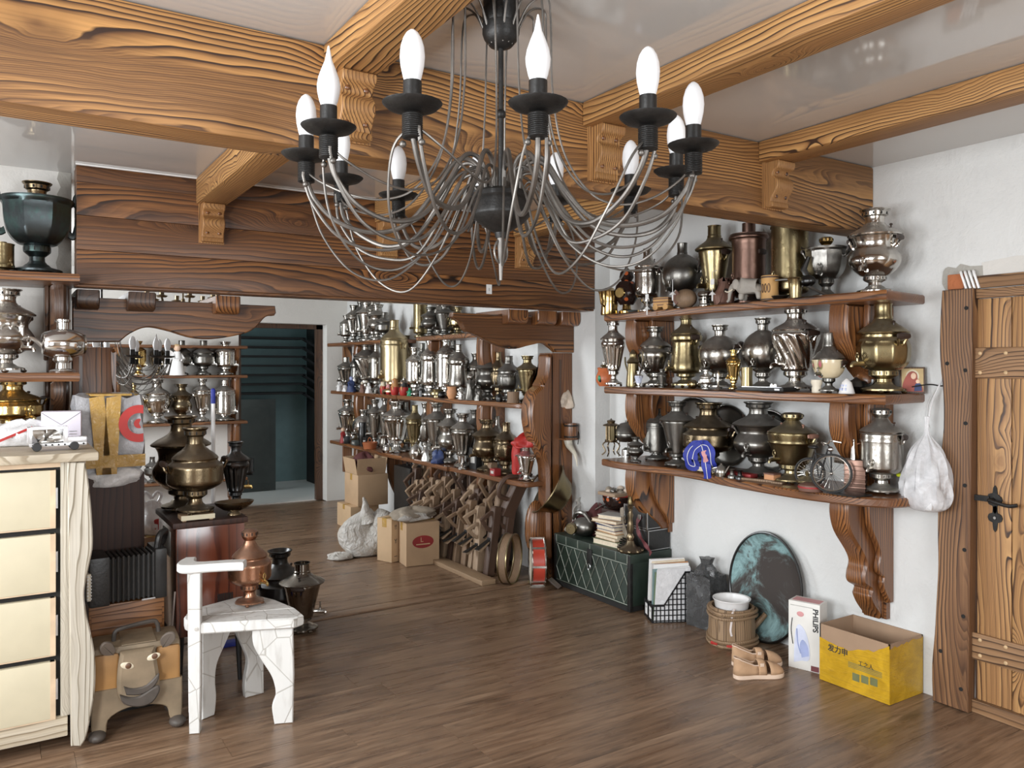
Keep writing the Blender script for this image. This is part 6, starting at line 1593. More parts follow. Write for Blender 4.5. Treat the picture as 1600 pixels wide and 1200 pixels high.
lk = MB().box(-.176, -.166, -.025, .025, .22, .32, ch=.003).build('lock_plate', M['iron'], ch)
MB().tube([(-.178, .014 * math.cos(a), .205 + .018 * math.sin(a)) for a in [2 * PI * i / 14 for i in range(14)]], .003, 5, closed=True).build('hasp', M['steel'], lk)
for y_ in (-.385, .385): MB().box(-.171, -.150, y_ - .014, y_ + .014, .01, .35, ch=.002).build('corner_iron', M['iron'], ch)
ZC_ = .3565
def on_chest(px, X): v = P(px, HOR, X=X); return Vector((v.x, v.y, ZC_))
# stack of books
p0 = P(950, 850, Z=.40); 
bz = ZC_; bx, by = 3.37, 4.05
books = [(.15, .22, .036, 'book_green', 'thick olive green book at the bottom of the stack on the chest', .1), (.135, .20, .022, 'book_tan', 'tan book second from the bottom of the stack', .0), (.14, .205, .018, 'cream', 'cream bound book in the middle of the stack', .08), (.13, .20, .022, 'book_orange', 'orange spined book in the stack on the chest', -.05), (.13, .17, .028, 'dark_blue', 'navy blue book with gold bands in the stack', .05),
         (.145, .21, .018, 'dark_blue', 'thin dark blue book lying askew in the stack', -.12), (.15, .21, .022, 'book_tan', 'brown book just under the topmost of the stack', .18), (.135, .175, .026, 'book_grey', 'grey covered book topmost of the stack on the chest', .35)]
for bw, bl, bh, mt, lab, rz in books:
    t = thing('book', lab, 'book', (bx + random.uniform(-.012, .012), by + random.uniform(-.012, .012), bz), rz, 'books stacked on the lattice chest')
    MB().box(-bw / 2, bw / 2, -bl / 2, bl / 2, 0, .003).box(-bw / 2, bw / 2, -bl / 2, bl / 2, bh - .003, bh - .0005).box(bw / 2 - .003, bw / 2, -bl / 2, bl / 2, .003, bh - .003).build('cover', M[mt], t, smooth=False)
    MB().box(-bw / 2 + .004, bw / 2 - .003, -bl / 2 + .004, bl / 2 - .004, .003, bh - .003).build('pages', M['page'], t, smooth=False)
    bz += bh
# gilt candlestick
t = lathe_thing('candlestick', 'ornate gilt candlestick with a flared foot at the chest corner', 'candlestick', on_chest(985, 3.32), .345, .15, [('foot', [(0, 0), (.5, 0), (.52, .02), (.42, .06), (.30, .08), (.2, .13), (.14, .2), (0, .2)], 'bronze'), ('shaft', [(0, .2), (.14, .2), (.17, .27), (.10, .33), (.15, .42), (.12, .52), (.09, .6), (.13, .66), (.08, .72), (.10, .78), (.14, .84), (0, .85)], 'bronze'), ('nozzle', [(0, .85), (.10, .85), (.12, .90), (.09, .94), (.12, 1), (.08, 1), (.06, .93), (0, .93)], 'oldbrass')])
for k in range(8): MB().ball((.07 * math.cos(k * PI / 4), .07 * math.sin(k * PI / 4), .010), .014, 6).build('foot_leaf', M['bronze'], t)
# telephone-like brass machine, cloths, shells
t = thing('brass_machine', 'grey and brass mechanical meter with round dial lying on the chest', 'meter', (3.345, 4.33, ZC_), .3)
MB().ball((0, 0, .065), 1, 10, 0, (.07, .085, .065)).build('body', M['pewter'], t)
MB().lathe([(0, 0), (.035, 0), (.04, .015), (.03, .03), (.034, .04), (0, .04)], 18, 0, TM(-.06, .05, .06) @ RM(0, -PI / 2, .3)).build('dial', M['oldbrass'], t)
MB().tube(spline([(0, -.06, .1), (-.02, -.02, .16), (-.01, .05, .155), (0, .08, .11)]), .014, 8).build('handle', M['pewter'], t)
t = thing('heaped_rags', 'heap of grey and dark rags at the back corner of the chest', 'rags', (3.43, 4.46, ZC_))
lump(MB(), .115, .07, .10, 31, .3, 26).build('heap', M['rag'], t)
MB().tube(spline([(-.10, -.03, .06), (-.05, -.05, .12), (.02, -.04, .13), (.08, .0, .1)]), .018, 8).build('fold', M['velvet'], t)
t = thing('speckled_scarf', 'pale speckled cloth strip draped over the rags on the chest', 'cloth', (3.36, 4.42, ZC_ + .06), .6)
strip([(-.09, 0, -.04), (-.04, 0, .03), (.03, .02, .085), (.11, .03, .12), (.15, .03, .15)], .03, .006).build('strip', M['sack'], t)
t = thing('red_velvet_piece', 'crumpled dark red velvet with silver beads on the chest', 'cloth', (3.475, 4.33, ZC_))
lump(MB(), .075, .06, .19, 33, .35, 22).build('velvet', M['velvet'], t)
MB().tube(spline([(-.06, -.04, .18), (-.02, -.06, .205), (.03, -.055, .2), (.07, -.03, .16), (.08, -.02, .12)]), .006, 6).build('bead_string', M['silver'], t)
# dark stool block with painted bowl
t = thing('dark_stand', 'low dark wooden stand carrying the red painted bowl', 'stand', (3.52, 4.17, ZC_))
MB().prism(sp2([(-.075, -.085), (.075, -.085), (.08, .09), (-.075, .09)], 1), .155, .195, 'z', ch=.006).build('top', M['brown_case'], t)
MB().box(-.06, .06, -.07, .07, 0, .155, ch=.004).build('body', M['brown_case'], t)
t = lathe_thing('painted_bowl', 'black and red bowl painted with berries on the dark stand', 'bowl', Vector((3.52, 4.17, ZC_ + .196)), .125, .215, [('bowl', [(0, 0), (.28, 0), (.40, .12), (.5, .45), (.52, .7), (.5, .78), (0, .78)], 'khokhloma'), ('rim', [(.515, .74), (.53, .80), (.52, .86), (.47, .84), (.45, .74)], 'red')])
for k in range(9): MB().ball((.07 * math.cos(k * .7) * (1 if k else 0), .07 * math.sin(k * .7) * (1 if k else 0), .115 + .012 * (k % 2)), .024, 6, 0, (1, 1, .8)).build('fruit', M[('rag', 'garlic', 'pewter')[k % 3]], t)
MB().box(-.125, .0, -.11, .07, .098, .12, ch=.004).build('lid_board', M['plane_wood_pale'], t)
# black drawer boxes with steel edges
def steel_box(name, label, x0, x1, y0, y1, z0, z1):
    t = thing(name, label, 'box', ((x0 + x1) / 2, (y0 + y1) / 2, z0)); hx, hy, h = (x1 - x0) / 2, (y1 - y0) / 2, z1 - z0
    MB().box(-hx, hx, -hy, hy, 0, h, ch=.003).build('body', M['black_leather'], t)
    for z_ in (.004, h - .008): MB().box(-hx - .001, hx, -hy - .001, hy + .001, z_, z_ + .004).build('steel_edge', M['steel'], t, smooth=False)
    for y_ in (-hy, hy - .008): MB().box(-hx - .0015, -hx + .003, y_ - .001, y_ + .009, 0, h).build('corner_edge', M['steel'], t, smooth=False)
    return t
b1 = steel_box('steel_edged_case', 'lower black trunk with steel edges behind the candlestick', 3.41, 3.59, 3.75, 3.98, ZC_ + .0, .49)
b1.location.x = 3.495
b2 = steel_box('steel_edged_case', 'upper black trunk with steel edges carrying two white boxes', 3.41, 3.59, 3.76, 3.98, .491, .625)
b2.location.x = 3.495
for i, zz in ((0, .48), (1, .40)):
    pass
t = thing('red_strap', 'faded red leather strap hanging down the black trunks', 'strap', (3.40, 3.79, .36), -PI / 2)
strip([(-.03, -.0, .21), (-.045, -.015, .16), (-.02, -.02, .10), (.03, -.02, .05), (.07, -.02, .02), (.11, -.04, .0)], .013).build('strap', M['strap'], t)
MB().box(-.02, .0, -.03, -.022, .195, .225, ch=.002).build('buckle', M['steel'], t)
for x_, y_, w2, h2, z_, lab in ((3.46, 3.83, .07, .055, .625, 'front white carton lying on the black trunks'), (3.52, 3.80, .05, .09, .625, 'upright white carton with a grey label on the black trunks')):
    t = thing('white_carton', lab, 'box', (x_, y_, z_ + .001), .1)
    MB().box(-.028, .028, -w2 / 2 - .01, w2 / 2 + .01, 0, h2, ch=.001).build('carton', M['paper'], t)
    if h2 > .08: MB().box(-.0285, -.0275, -.012, .012, .04, .065).build('label', M['steel'], t, smooth=False)
    else: MB().box(-.0285, -.0275, -.032, -.028, .005, .05).build('label', M['steel'], t, smooth=False)
t = thing('grey_roll', 'short grey cardboard roll beside the white cartons', 'roll', (3.47, 3.915, .66), .4)
MB().lathe([(.028, -.045), (.034, -.045), (.034, .045), (.028, .045)], 18, 0, RM(0, PI / 2, 0)).build('roll', M['book_grey'], t)
t = thing('black_rod_bundle', 'grey belt hanging beside the gilt candlestick on the trunks', 'belt', (3.385, 3.93, ZC_), -PI / 2)
strip([(-.05, 0, .245), (-.02, -.02, .17), (.01, -.025, .1), (.05, -.02, .05), (.08, 0, .01)], .014).build('belt', M['rag'], t)
t = thing('metal_comb', 'bundle of thin black rods lying by the candlestick foot', 'rods', (3.345, 3.86, ZC_), .5)
for k in range(6): MB().tube([(-.05 + k * .012, -.03, .008 + k * .008), (.0 + k * .012, .09, .012 + k * .010)], .0045, 6).build('rod', M['iron'], t)
# magazine files with papers
def magfile(loc, rz, label, grid, sheets):
    t = thing('magazine_file', label, 'magazine file', loc, rz, 'black magazine files')
    L_, W_, H_, h0 = .25, .078, .30, .105
    prof = lambda u: h0 if u < .07 else (h0 + (H_ - h0) * min(1, (u - .07) / .13))
    for s_ in (0, W_ - .003):
        m = MB()
        for i in range(11):
            u = .0 + i * .025; m.box(u - .003, u + .003, s_, s_ + .003, 0, prof(u))
        for j in range(10):
            z = .012 + j * .031; u0 = 0
            while prof(u0) < z and u0 < L_: u0 += .005
            if u0 < L_: m.box(u0, L_, s_, s_ + .003, z - .003, z + .003)
        m.prism([(0, h0), (.07, h0), (.20, H_), (L_, H_), (L_, H_ - .010), (.203, H_ - .010), (.073, h0 - .010), (0, h0 - .010)], s_, s_ + .003, 'y')
        m.build('grid_side', M['blackplastic'], t, smooth=False)
    MB().box(0, .003, 0, W_, 0, h0).build('spine', M['blackplastic'], t, smooth=False)
    MB().box(-.0012, 0, .018, W_ - .018, .02, .085).build('label_card', M['paper'], t, smooth=False)
    MB().box(-.0018, -.0012, .026, W_ - .026, .058, .070).build('print', M['book_grey'], t, smooth=False)
    MB().box(0, L_, 0, W_, 0, .004).box(L_ - .003, L_, 0, W_, 0, H_).build('base', M['blackplastic'], t, smooth=False)
    y_ = .006
    for mt, th_, h, sk in sheets:
        MB().prism([(.006 + sk * .3, .005), (L_ - .02, .005), (L_ - .015, h), (.012 + sk, h - sk * .5)], y_, y_ + th_, 'y').build('paper_sheaf', M[mt], t, smooth=False); y_ += th_ + .0015
p = P(1019, 974, Z=0)
ang = math.atan2(P(1075, 972, Z=0).y - p.y, P(1075, 972, Z=0).x - p.x)
magfile(p, ang, 'black grid magazine file with green and orange papers beside the dark bag', True, [('film_white', .008, .32, .02), ('book_green', .004, .30, .01), ('paper', .012, .325, .03), ('teal', .003, .31, .0), ('paper', .010, .34, .01), ('book_orange', .010, .345, .02)])
nrm = Vector((-math.sin(ang), math.cos(ang), 0))
magfile(p + nrm * .083, ang, 'black magazine file of white papers next to the lattice chest', True, [('paper', .020, .33, .01), ('page', .008, .345, .02), ('paper', .022, .35, .01)])
# dark carrier bag
p = P(1097, 975, Z=0)
t = thing('dark_bag', 'tall dark grey plastic bag between the magazine files and the wooden tub', 'bag', (3.475, 3.33, .001), .1)
soft_box(MB(), .15, .17, .30, 13, .007, bulge=.04).build('bag', M['film_dark'], t)
MB().lathe([(.07, .29), (.05, .33), (.028, .36), (.04, .395), (.0, .40)], 18, mod=lambda a, z: 1 + .25 * math.sin(5 * a + 30 * z)).build('gathered_top', M['film_dark'], t)
# wooden tub
p = P(1146, 1002, Z=0); w_ = .31
t = thing('wooden_tub', 'round hooped wooden tub with a spout, holding a white bowl', 'tub', (3.385, p.y, 0.001), .9)
rt = .125
for k in range(16):
    a0 = 2 * PI * k / 16 + .012; a1 = 2 * PI * (k + 1) / 16 - .012
    vs = []
    for r_, z_ in ((rt * 1.02, .0), (rt * .96, .2), (rt * .86, .2), (rt * .92, .0)):
        for a in (a0, (a0 + a1) / 2, a1): vs.append((r_ * math.cos(a), r_ * math.sin(a), z_))
    fs = []
    for i in range(4):
        j = (i + 1) % 4
        for q in range(2): fs.append((i * 3 + q, i * 3 + q + 1, j * 3 + q + 1, j * 3 + q))
    fs += [(0, 3, 6, 9), (2, 11, 8, 5)]
    MB().add(vs, fs).build('stave', M['tub_wood'], t)
for z_, r_ in ((.012, rt * 1.06), (.034, rt * 1.05), (.158, rt * 1.03), (.182, rt * 1.02)):
    MB().tube([((r_ + .004 * math.sin(3 * a)) * math.cos(a), (r_ + .004 * math.sin(3 * a)) * math.sin(a), z_ + .004 * math.sin(2 * a)) for a in [2 * PI * i / 36 for i in range(36)]], .0095, 7, closed=True).build('hoop', M['tub_wood'], t)
MB().lathe([(0, .01), (rt * .9, .01), (rt * .9, .016), (0, .016)], 24).build('bottom', M['tub_wood'], t)
b_ = -1.45
MB().tube([(rt * .9 * math.cos(b_), rt * .9 * math.sin(b_), .07), (rt * 1.5 * math.cos(b_), rt * 1.5 * math.sin(b_), .15)], [.018, .014], 8).build('spout', M['tub_wood'], t)
for a in (2.25, 2.95):
    MB().tube([(rt * 1.06 * math.cos(a + d), rt * 1.06 * math.sin(a + d), .014 + .001) for d in (-.16, -.05, .06, .17)], .0115, 7).build('red_binding', M['red'], t)
MB().tube(spline([(-.10, .0, .205), (-.118, .015, .19), (-.122, .02, .15), (-.12, .025, .10), (-.125, .02, .07)]), .006, 6).build('ribbon', M['twine'], t)
t2 = lathe_thing('white_bowl', 'white enamel bowl sitting inside the wooden tub', 'bowl', Vector((3.385, p.y, .112)), .13, .205, [('bowl', [(0, 0), (.3, 0), (.38, .1), (.46, .9), (.5, .97), (.5, 1), (.45, .98), (.36, .15), (0, .08)], 'white_gloss')])
# oval tray covered in verdigris
p = P(1210, 1000, X=3.585)
t = thing('oval_tray', 'big oval copper tray green with verdigris leaning on the wall', 'tray', (3.535, 2.965, .0))
a_, b2_ = .245, .295
n = 56; rings = [(0.0, .0), (.3, .0), (.6, .0), (.88, .0), (.95, -.010), (1.0, -.022), (1.005, -.016), (.96, .0), (.9, .008), (0, .008)]
vs = []; fs = []
for r_, d_ in rings:
    for k in range(n):
        a = 2 * PI * k / n; vs.append((d_, max(r_, .001) * a_ * math.cos(a), max(r_, .001) * b2_ * math.sin(a) + b2_ + .004))
for i in range(len(rings) - 1):
    for k in range(n): fs.append((i * n + k, i * n + (k + 1) % n, (i + 1) * n + (k + 1) % n, (i + 1) * n + k))
ot = MB().add(vs, fs).build('tray', M['verdigris'], t); ot.rotation_euler = (0, R(4.5), 0)
rm = MB().tube([(-.02, a_ * 1.0 * math.cos(a), b2_ * 1.0 * math.sin(a) + b2_ + .004) for a in [2 * PI * i / 56 for i in range(56)]], .007, 7, closed=True).build('rim', M['black'], t); rm.rotation_euler = (0, R(4.5), 0)
# iron carton
pa, pb = P(1232, 1041, Z=0), P(1281, 1053, Z=0)
ag = math.atan2(pb.y - pa.y, pb.x - pa.x); W_ = (pb - pa).length
t = thing('iron_carton', 'white carton printed with a blue steam iron standing beside the yellow box', 'box', (pa + pb) / 2, ag)
MB().box(-W_ / 2, W_ / 2, 0, .105, 0, .335, ch=.002).build('carton', M['box_white'], t)
fr_ = lambda o: o
rt_ = (PI / 2, PI / 2, 0)
text('PHILIPS', .036, M['ink'], 'lettering', t, (W_ / 2 - .022, -.0012, .255), rt_, .0006, 'CENTER', .0011)
MB().prism(sp2([(-.05, .03), (-.045, .16), (-.03, .22), (.0, .205), (.022, .15), (.03, .08), (.02, .05), (-.01, .045)], 4), -.0022, -.001, 'y').build('iron_picture', M['iron_pale'], t, smooth=False)
MB().prism(sp2([(-.01, .06), (-.02, .12), (-.005, .15), (.02, .12), (.025, .075)], 4), -.0032, -.002, 'y').build('iron_water_tank', M['iron_blue'], t, smooth=False)
MB().tube(spline([(-.035, -.003, .20), (-.03, -.003, .13), (-.015, -.003, .08)]), .003, 5).build('iron_grip', M['iron_blue'], t)
MB().tube(spline([(-.058, -.002, .25), (-.064, -.002, .19), (-.055, -.002, .12)]), .002, 5).build('curved_line', M['ink'], t)
MB().ball((-.018, -.001, .275), 1, 8, 0, (.018, .0012, .013)).build('photo_spot', M['pink'], t)
MB().box(.035, W_ / 2 - .004, -.0016, -.0005, .004, .03).build('corner_print', M['strap'], t, smooth=False)
MB().box(-W_ / 2 + .01, W_ / 2 - .03, -.0016, -.0005, .312, .316).build('small_print', M['book_grey'], t, smooth=False)
MB().box(-W_ / 2 + .01, W_ / 2 - .01, .02, .085, .3345, .3357).build('top_print', M['pink'], t, smooth=False)
MB().box(W_ / 2 - .0005, W_ / 2 + .001, .01, .095, .04, .20).build('side_print', M['book_grey'], t, smooth=False)
# yellow taped carton, open
yb = thing('yellow_box', 'open cardboard carton wrapped in yellow packing tape by the door post', 'box', (3.47, 2.287, 0))
X0, X1, Y0, Y1, H_ = -.135, .125, -.185, .175, .27
for nm_, bb in (('side', (X0, X0 + .006, Y0, Y1)), ('side', (X1 - .006, X1, Y0, Y1)), ('side', (X0, X1, Y0, Y0 + .006)), ('side', (X0, X1, Y1 - .006, Y1))):
    MB().box(*bb, .001, H_).build(nm_, M['cardboard_dark'], yb, smooth=False)
MB().box(X0, X1, Y0, Y1, .001, .008).build('bottom', M['cardboard_dark'], yb, smooth=False)
rg = random.Random(5)
def ragged(u0, u1, hs):
    n_ = 14; return [(u0, .002)] + [(u1, .002)] + [(u1 + (u0 - u1) * i / n_, hs(i / n_) + rg.uniform(-.006, .006)) for i in range(n_ + 1)]
MB().prism(ragged(Y0, Y1, lambda f: .205 - .02 * math.sin(5 * f) + .04 * max(0, f - .8) * 5), X0 - .0015, X0 - .0002, 'x').build('tape_wrap', M['tape_yellow'], yb, smooth=False)
MB().prism(ragged(X0 - .001, X1, lambda f: .262 - .01 * f), Y0 - .0015, Y0 - .0002, 'y').build('tape_wrap', M['tape_yellow'], yb, smooth=False)
rr = (PI / 2, 0, -PI / 2)
text('\u53d1\u529b\u7533', .036, M['ink'], 'lettering', yb, (X0 - .0022, .075, .168), rr, .0006, 'CENTER', .0007)
text('\u5de5\u4e4b\u4eba', .026, M['ink'], 'lettering', yb, (X0 - .0022, -.07, .142), rr)
for i in range(3): MB().box(X0 - .0024, X0 - .0016, -.02 - .045 * i - .018, -.02 - .045 * i + .018, .055 + .004 * i, .09 + .004 * i).build('print_block', M['ink_green'], yb, smooth=False)
for i in range(4): MB().box(X0 - .0024, X0 - .0016, -.15, .02, .112 + i * .007 - .0015, .112 + i * .007 + .0015).build('print_line', M['ink_green'], yb, smooth=False)
# shoes
def shoe(loc, rz, label, s_=1):
    t = thing('shoe', label, 'shoe', loc, rz, 'pair of suede shoes')
    half = [(-.128, .0), (-.118, .024), (-.085, .033), (-.03, .031), (.03, .040), (.075, .045), (.108, .036), (.128, .012)]
    out = sp2(half + [(x, -y) for x, y in half[::-1][:-1]] + [half[0]], 3)[:-1]
    MB().prism(out, 0, .024, 'z', ch=.004).build('sole', M['sole'], t)
    MB().prism([(x * .95, y * .9) for x, y in out], .0235, .027, 'z').build('insole', M['suede_dark'], t)
    def halfw(x):
        for i in range(len(half) - 1):
            if half[i][0] <= x <= half[i + 1][0]:
                f = (x - half[i][0]) / (half[i + 1][0] - half[i][0]); return half[i][1] + f * (half[i + 1][1] - half[i][1])
        return .0
    def skin_strip(xs, hts, nm_, mt, arch=True):
        """shell over the foot: cross sections at xs with crown height"""
        vs = []; fs = []; n_ = 12
        for x, h in zip(xs, hts):
            w_ = max(halfw(x), .006) * 1.0
            for k in range(n_ + 1):
                a = PI * k / n_
                vs.append((x, w_ * math.cos(a), .022 + (h - .022) * math.sin(a) ** .8))
        for i in range(len(xs) - 1):
            for k in range(n_): fs.append((i * (n_ + 1) + k, i * (n_ + 1) + k + 1, (i + 1) * (n_ + 1) + k + 1, (i + 1) * (n_ + 1) + k))
        o = MB().add(vs, fs).build(nm_, M[mt], t); md = o.modifiers.new('thickness', 'SOLIDIFY'); md.thickness = .003; return o
    skin_strip([.045, .065, .09, .11, .122, .127], [.076, .072, .064, .052, .040, .028], 'toe', 'suede')
    skin_strip([-.012, .0, .015, .026], [.088, .090, .090, .086], 'strap', 'suede')
    # heel counter and quarters: a wall standing on the edge of the sole, higher at the heel
    pts = [p for p in out if p[0] < -.004]
    pts = sorted([p for p in pts if p[1] >= 0], key=lambda p: -p[0]) + sorted([p for p in pts if p[1] < 0], key=lambda p: p[0])
    vs = []; fs = []
    for x, y in pts:
        h = .066 + .036 * min(1, max(0, (-x - .03) / .085))
        for f in (0, .35, .7, 1): vs.append((x * (1 - .03 * f * (x < -.1)), y * (1 - .22 * f), .022 + (h - .022) * f))
    for i in range(len(pts) - 1):
        for k in range(3): fs.append((i * 4 + k, i * 4 + k + 1, (i + 1) * 4 + k + 1, (i + 1) * 4 + k))
    o = MB().add(vs, fs).build('heel_counter', M['suede'], t); md = o.modifiers.new('thickness', 'SOLIDIFY'); md.thickness = .004
    MB().tube([(vs[i * 4 + 3][0], vs[i * 4 + 3][1], vs[i * 4 + 3][2]) for i in range(len(pts))], .003, 6).build('piping', M['sole'], t)
    MB().box(-.006, .014, -.036, -.030, .062, .078, ch=.002).build('buckle', M['sole'], t)
dir_ = math.atan2(-.40, .92)
shoe(P(1190, 1060, Z=0) + Vector((0, .02, 0)), dir_, 'tan suede shoe nearer the room, with a cut-out strap')
shoe(P(1192, 1043, Z=0) + Vector((.0, .04, 0)), dir_ - .12, 'tan suede shoe nearer the wall, half hidden by its fellow')
# rag and horn on the pier face
xp = 3.468
v = P(890, 625, X=xp)
t = thing('garlic_bunch', 'knotted bunch of dried garlic in a cloth hanging by the carved post', 'garlic bunch', (xp - .05, v.y, v.z))
lump(MB(), .05, .065, .15, 41, .35, 24, 0, TM(0, 0, -.06)).build('bunch', M['garlic'], t)
lump(MB(), .028, .03, .06, 43, .3, 14, 0, TM(-.035, .055, -.055)).build('red_petal', M['red_drum'], t)
MB().tube([(.045, 0, .11), (0, 0, .08)], .004, 6).build('string', M['grip'], t)
v = P(903, 672, X=xp)
t = thing('wooden_mug', 'banded brown wooden mug on the bracket beside the carved post', 'mug', (xp - .062, v.y, v.z - .055))
MB().lathe([(0, 0), (.045, 0), (.05, .05), (.045, .105), (.040, .105), (.038, .01), (0, .01)], 22).build('mug', M['bracket'], t)
for z_ in (.012, .09): MB().lathe([(.049, z_ - .006), (.051, z_), (.049, z_ + .006)], 22, cap=False).build('band', M['iron'], t)
bk = MB().box(-.06, .06, -.015, .085, -.012, -.001, ch=.002).build('bracket_board', M['bracket'], t)
v = P(905, 700, X=xp)
t = thing('drinking_horn', 'pale curved drinking horn hanging under the wooden mug', 'horn', (xp - .055, v.y, v.z))
MB().tube(spline([(-.0, .06, .06), (-.0, .045, .02), (0, .01, -.01), (0, -.03, -.05), (0, -.05, -.12)]), [.032, .0315, .031, .030, .0295, .029, .028, .027, .0265, .026, .025, .024, .023, .022, .021, .020, .019, .018, .017, .0165, .016, .015, .014, .013, .012, .011, .010, .0085, .007, .006, .005, .004, .003][:33], 14).build('horn', M['horn'], t)
MB().tube(spline([(0, .06, .07), (.03, .03, .10), (.05, .0, .11), (.02, -.03, .03)]), .003, 6).build('cord', M['black_leather'], t)
# ================================================================ far room: things on the floor along its wall
def carton(name, label, x0, x1, y0, y1, z0, z1, mat, open_=False, rz=0):
    cx, cy = (x0 + x1) / 2, (y0 + y1) / 2; hx, hy, h = (x1 - x0) / 2, (y1 - y0) / 2, z1 - z0
    t = thing(name, label, 'box', (cx, cy, z0), rz)
    if not open_:
        MB().box(-hx, hx, -hy, hy, .001, h, ch=.004).build('carton', M[mat], t)
        MB().box(-hx - .0006, hx + .0006, -.025, .025, h * .8, h + .0012).build('tape', M['tape_brown'], t, smooth=False)
    else:
        for s_ in (-1, 1):
            MB().prism([(s_ * hx, .001), (s_ * (hx - .006), .001), (s_ * (hx + .02), h), (s_ * (hx + .026), h)], -hy, hy, 'y').build('side', M[mat], t, smooth=False)
            MB().prism([(s_ * hy, .001), (s_ * (hy - .006), .001), (s_ * (hy + .01), h), (s_ * (hy + .016), h)], -hx, hx, 'x').build('side', M[mat], t, smooth=False)
        MB().box(-hx, hx, -hy, hy, .001, .008).build('bottom', M[mat], t, smooth=False)
    return t
# stack of three cartons by the end wall
carton('cardboard_box', 'lowest pale carton of the stack in the far room, mostly behind the sack', 2.74, 3.02, 7.05, 7.40, 0, .215, 'cardboard_pale')
carton('cardboard_box', 'middle brown carton of the stack under the far shelves', 2.80, 3.10, 7.02, 7.36, .216, .505, 'cardboard')
o = carton('cardboard_box', 'open topmost carton of the stack, full of dark rags', 2.80, 3.08, 7.04, 7.34, .506, .655, 'cardboard', True)
r_ = thing('dark_rags', 'dark brown rags filling the topmost open carton', 'rags', (2.94, 7.19, .515))
lump(MB(), .11, .12, .17, 51, .3, 24).build('heap', M['velvet'], r_)
# sack
p = P(598, 868, Z=0)
t = thing('plastic_sack', 'white woven plastic sack with a pointed twisted top, slumped on the floor', 'sack', (p.x - .02, p.y + .12, .001))
lump(MB(), .25, .17, .33, 61, .22, 34).build('sack', M['sack'], t)
MB().tube(spline([(-.06, .0, .26), (-.075, .0, .34), (-.085, -.01, .41), (-.10, -.01, .46)]), [.085, .08, .075, .068, .06, .055, .05, .046, .042, .04, .038, .034, .03, .028, .026, .024, .022, .02, .018, .016, .014, .012, .01, .008, .006][:25], 12).build('twisted_top', M['sack'], t)
lump(MB(), .09, .07, .05, 63, .3, 18, 0, TM(-.30, -.05, 0)).build('loose_corner', M['sack'], t)
# two cartons in front
pa = P(616, 877, Z=0)
t = carton('wine_carton', 'narrow tan carton marked with symbols next to the sack', pa.x - .075, pa.x + .10, pa.y - .02, pa.y + .14, 0, .335, 'cardboard_pale', False, .35)
hx = .0875
for z_, s_ in ((.27, '!!'), (.16, 'Y'), (.05, '--')):
    text(s_, .05, M['ink'], 'print', t, (-.045, -.0815, z_), (PI / 2, 0, 0))
MB().box(-.01, .05, -.0812, -.0795, .22, .30).build('label', M['paper'], t, smooth=False)
text('11', .06, M['ink'], 'print', t, (hx + .0015, -.02, .28), (PI / 2, 0, PI / 2))
pa = P(665, 884, Z=0)
t = carton('oval_mark_carton', 'brown carton printed with a red oval, under a grey cloth', pa.x - .13, pa.x + .135, pa.y + .02, pa.y + .25, 0, .325, 'cardboard', False, -.12)
n = 36; mb = MB(); vs = [(.085 * math.cos(2 * PI * i / n), 0, .048 * math.sin(2 * PI * i / n)) for i in range(n)]
mb.add(vs + [(v[0], -.0012, v[2]) for v in vs], [tuple(range(n, 2 * n))] + [(i, (i + 1) % n, n + (i + 1) % n, n + i) for i in range(n)], 0, TM(.0, -.1155, .18))
ov = mb.build('red_oval', M['red_box'], t, smooth=False)
text('L', .05, M['cardboard_pale'], 'print', ov, (-.01, -.1175, .195), (PI / 2, 0, 0))
MB().box(-.055, .055, -.1178, -.1166, .158, .166).build('print_line', M['cardboard_pale'], ov, smooth=False)
t2 = thing('grey_cloth', 'limp grey-beige cloth thrown over the two front cartons', 'cloth', (pa.x - .03, pa.y + .18, .336), .1)
lump(MB(), .17, .12, .085, 71, .28, 30).build('cloth', M['rag'], t2)
lump(MB(), .12, .05, .05, 73, .3, 22, 0, TM(-.05, -.09, 0)).build('fold', M['sack'], t2)
# dark sacks behind the planes
t = thing('dark_suitcase', 'dark case standing in the shadow beside the stack of cartons', 'case', (3.20, 6.72, 0))
MB().box(-.10, .10, -.17, .17, .001, .60, ch=.01).build('body', M['black_leather'], t)
MB().tube(spline([(-.02, -.05, .60), (-.02, -.04, .635), (-.02, .04, .635), (-.02, .05, .60)]), .008, 6).build('handle', M['iron'], t)
# wooden jointer planes standing on end
def plane_meshes(mt):
    b = MB().prism([(-.032, 0), (.032, 0), (.032, .64), (-.02, .64), (-.032, .625)], -.03, .03, 'y', ch=.004)
    body = b.mesh('body', M[mt])
    tote = MB().prism(sp2([(-.03, .40), (-.06, .415), (-.12, .50), (-.125, .525), (-.06, .59), (-.032, .60)], 2) + sp2([(-.032, .565), (-.05, .555), (-.092, .515), (-.09, .505), (-.055, .455), (-.032, .445)], 2), -.013, .013, 'y', ch=.004).mesh('tote', M[mt])
    wedge = MB().prism([(-.036, .30), (-.034, .33), (-.10, .245), (-.115, .225), (-.10, .218)], -.018, .018, 'y', ch=.002).mesh('wedge', M['plane_wood_pale'])
    iron = MB().prism([(-.034, .325), (-.034, .33), (-.135, .245), (-.135, .238)], -.02, .02, 'y').mesh('iron', M['iron'])
    mouth = MB().box(-.0335, -.031, -.02, .02, .27, .35).mesh('mouth', M['hole'], False)
    return [('body', body), ('tote', tote), ('wedge', wedge), ('iron', iron), ('mouth', mouth)]
PMs = {k: plane_meshes(k) for k in ('plane_wood', 'plane_wood_pale', 'plane_wood_dark')}
rg = random.Random(17)
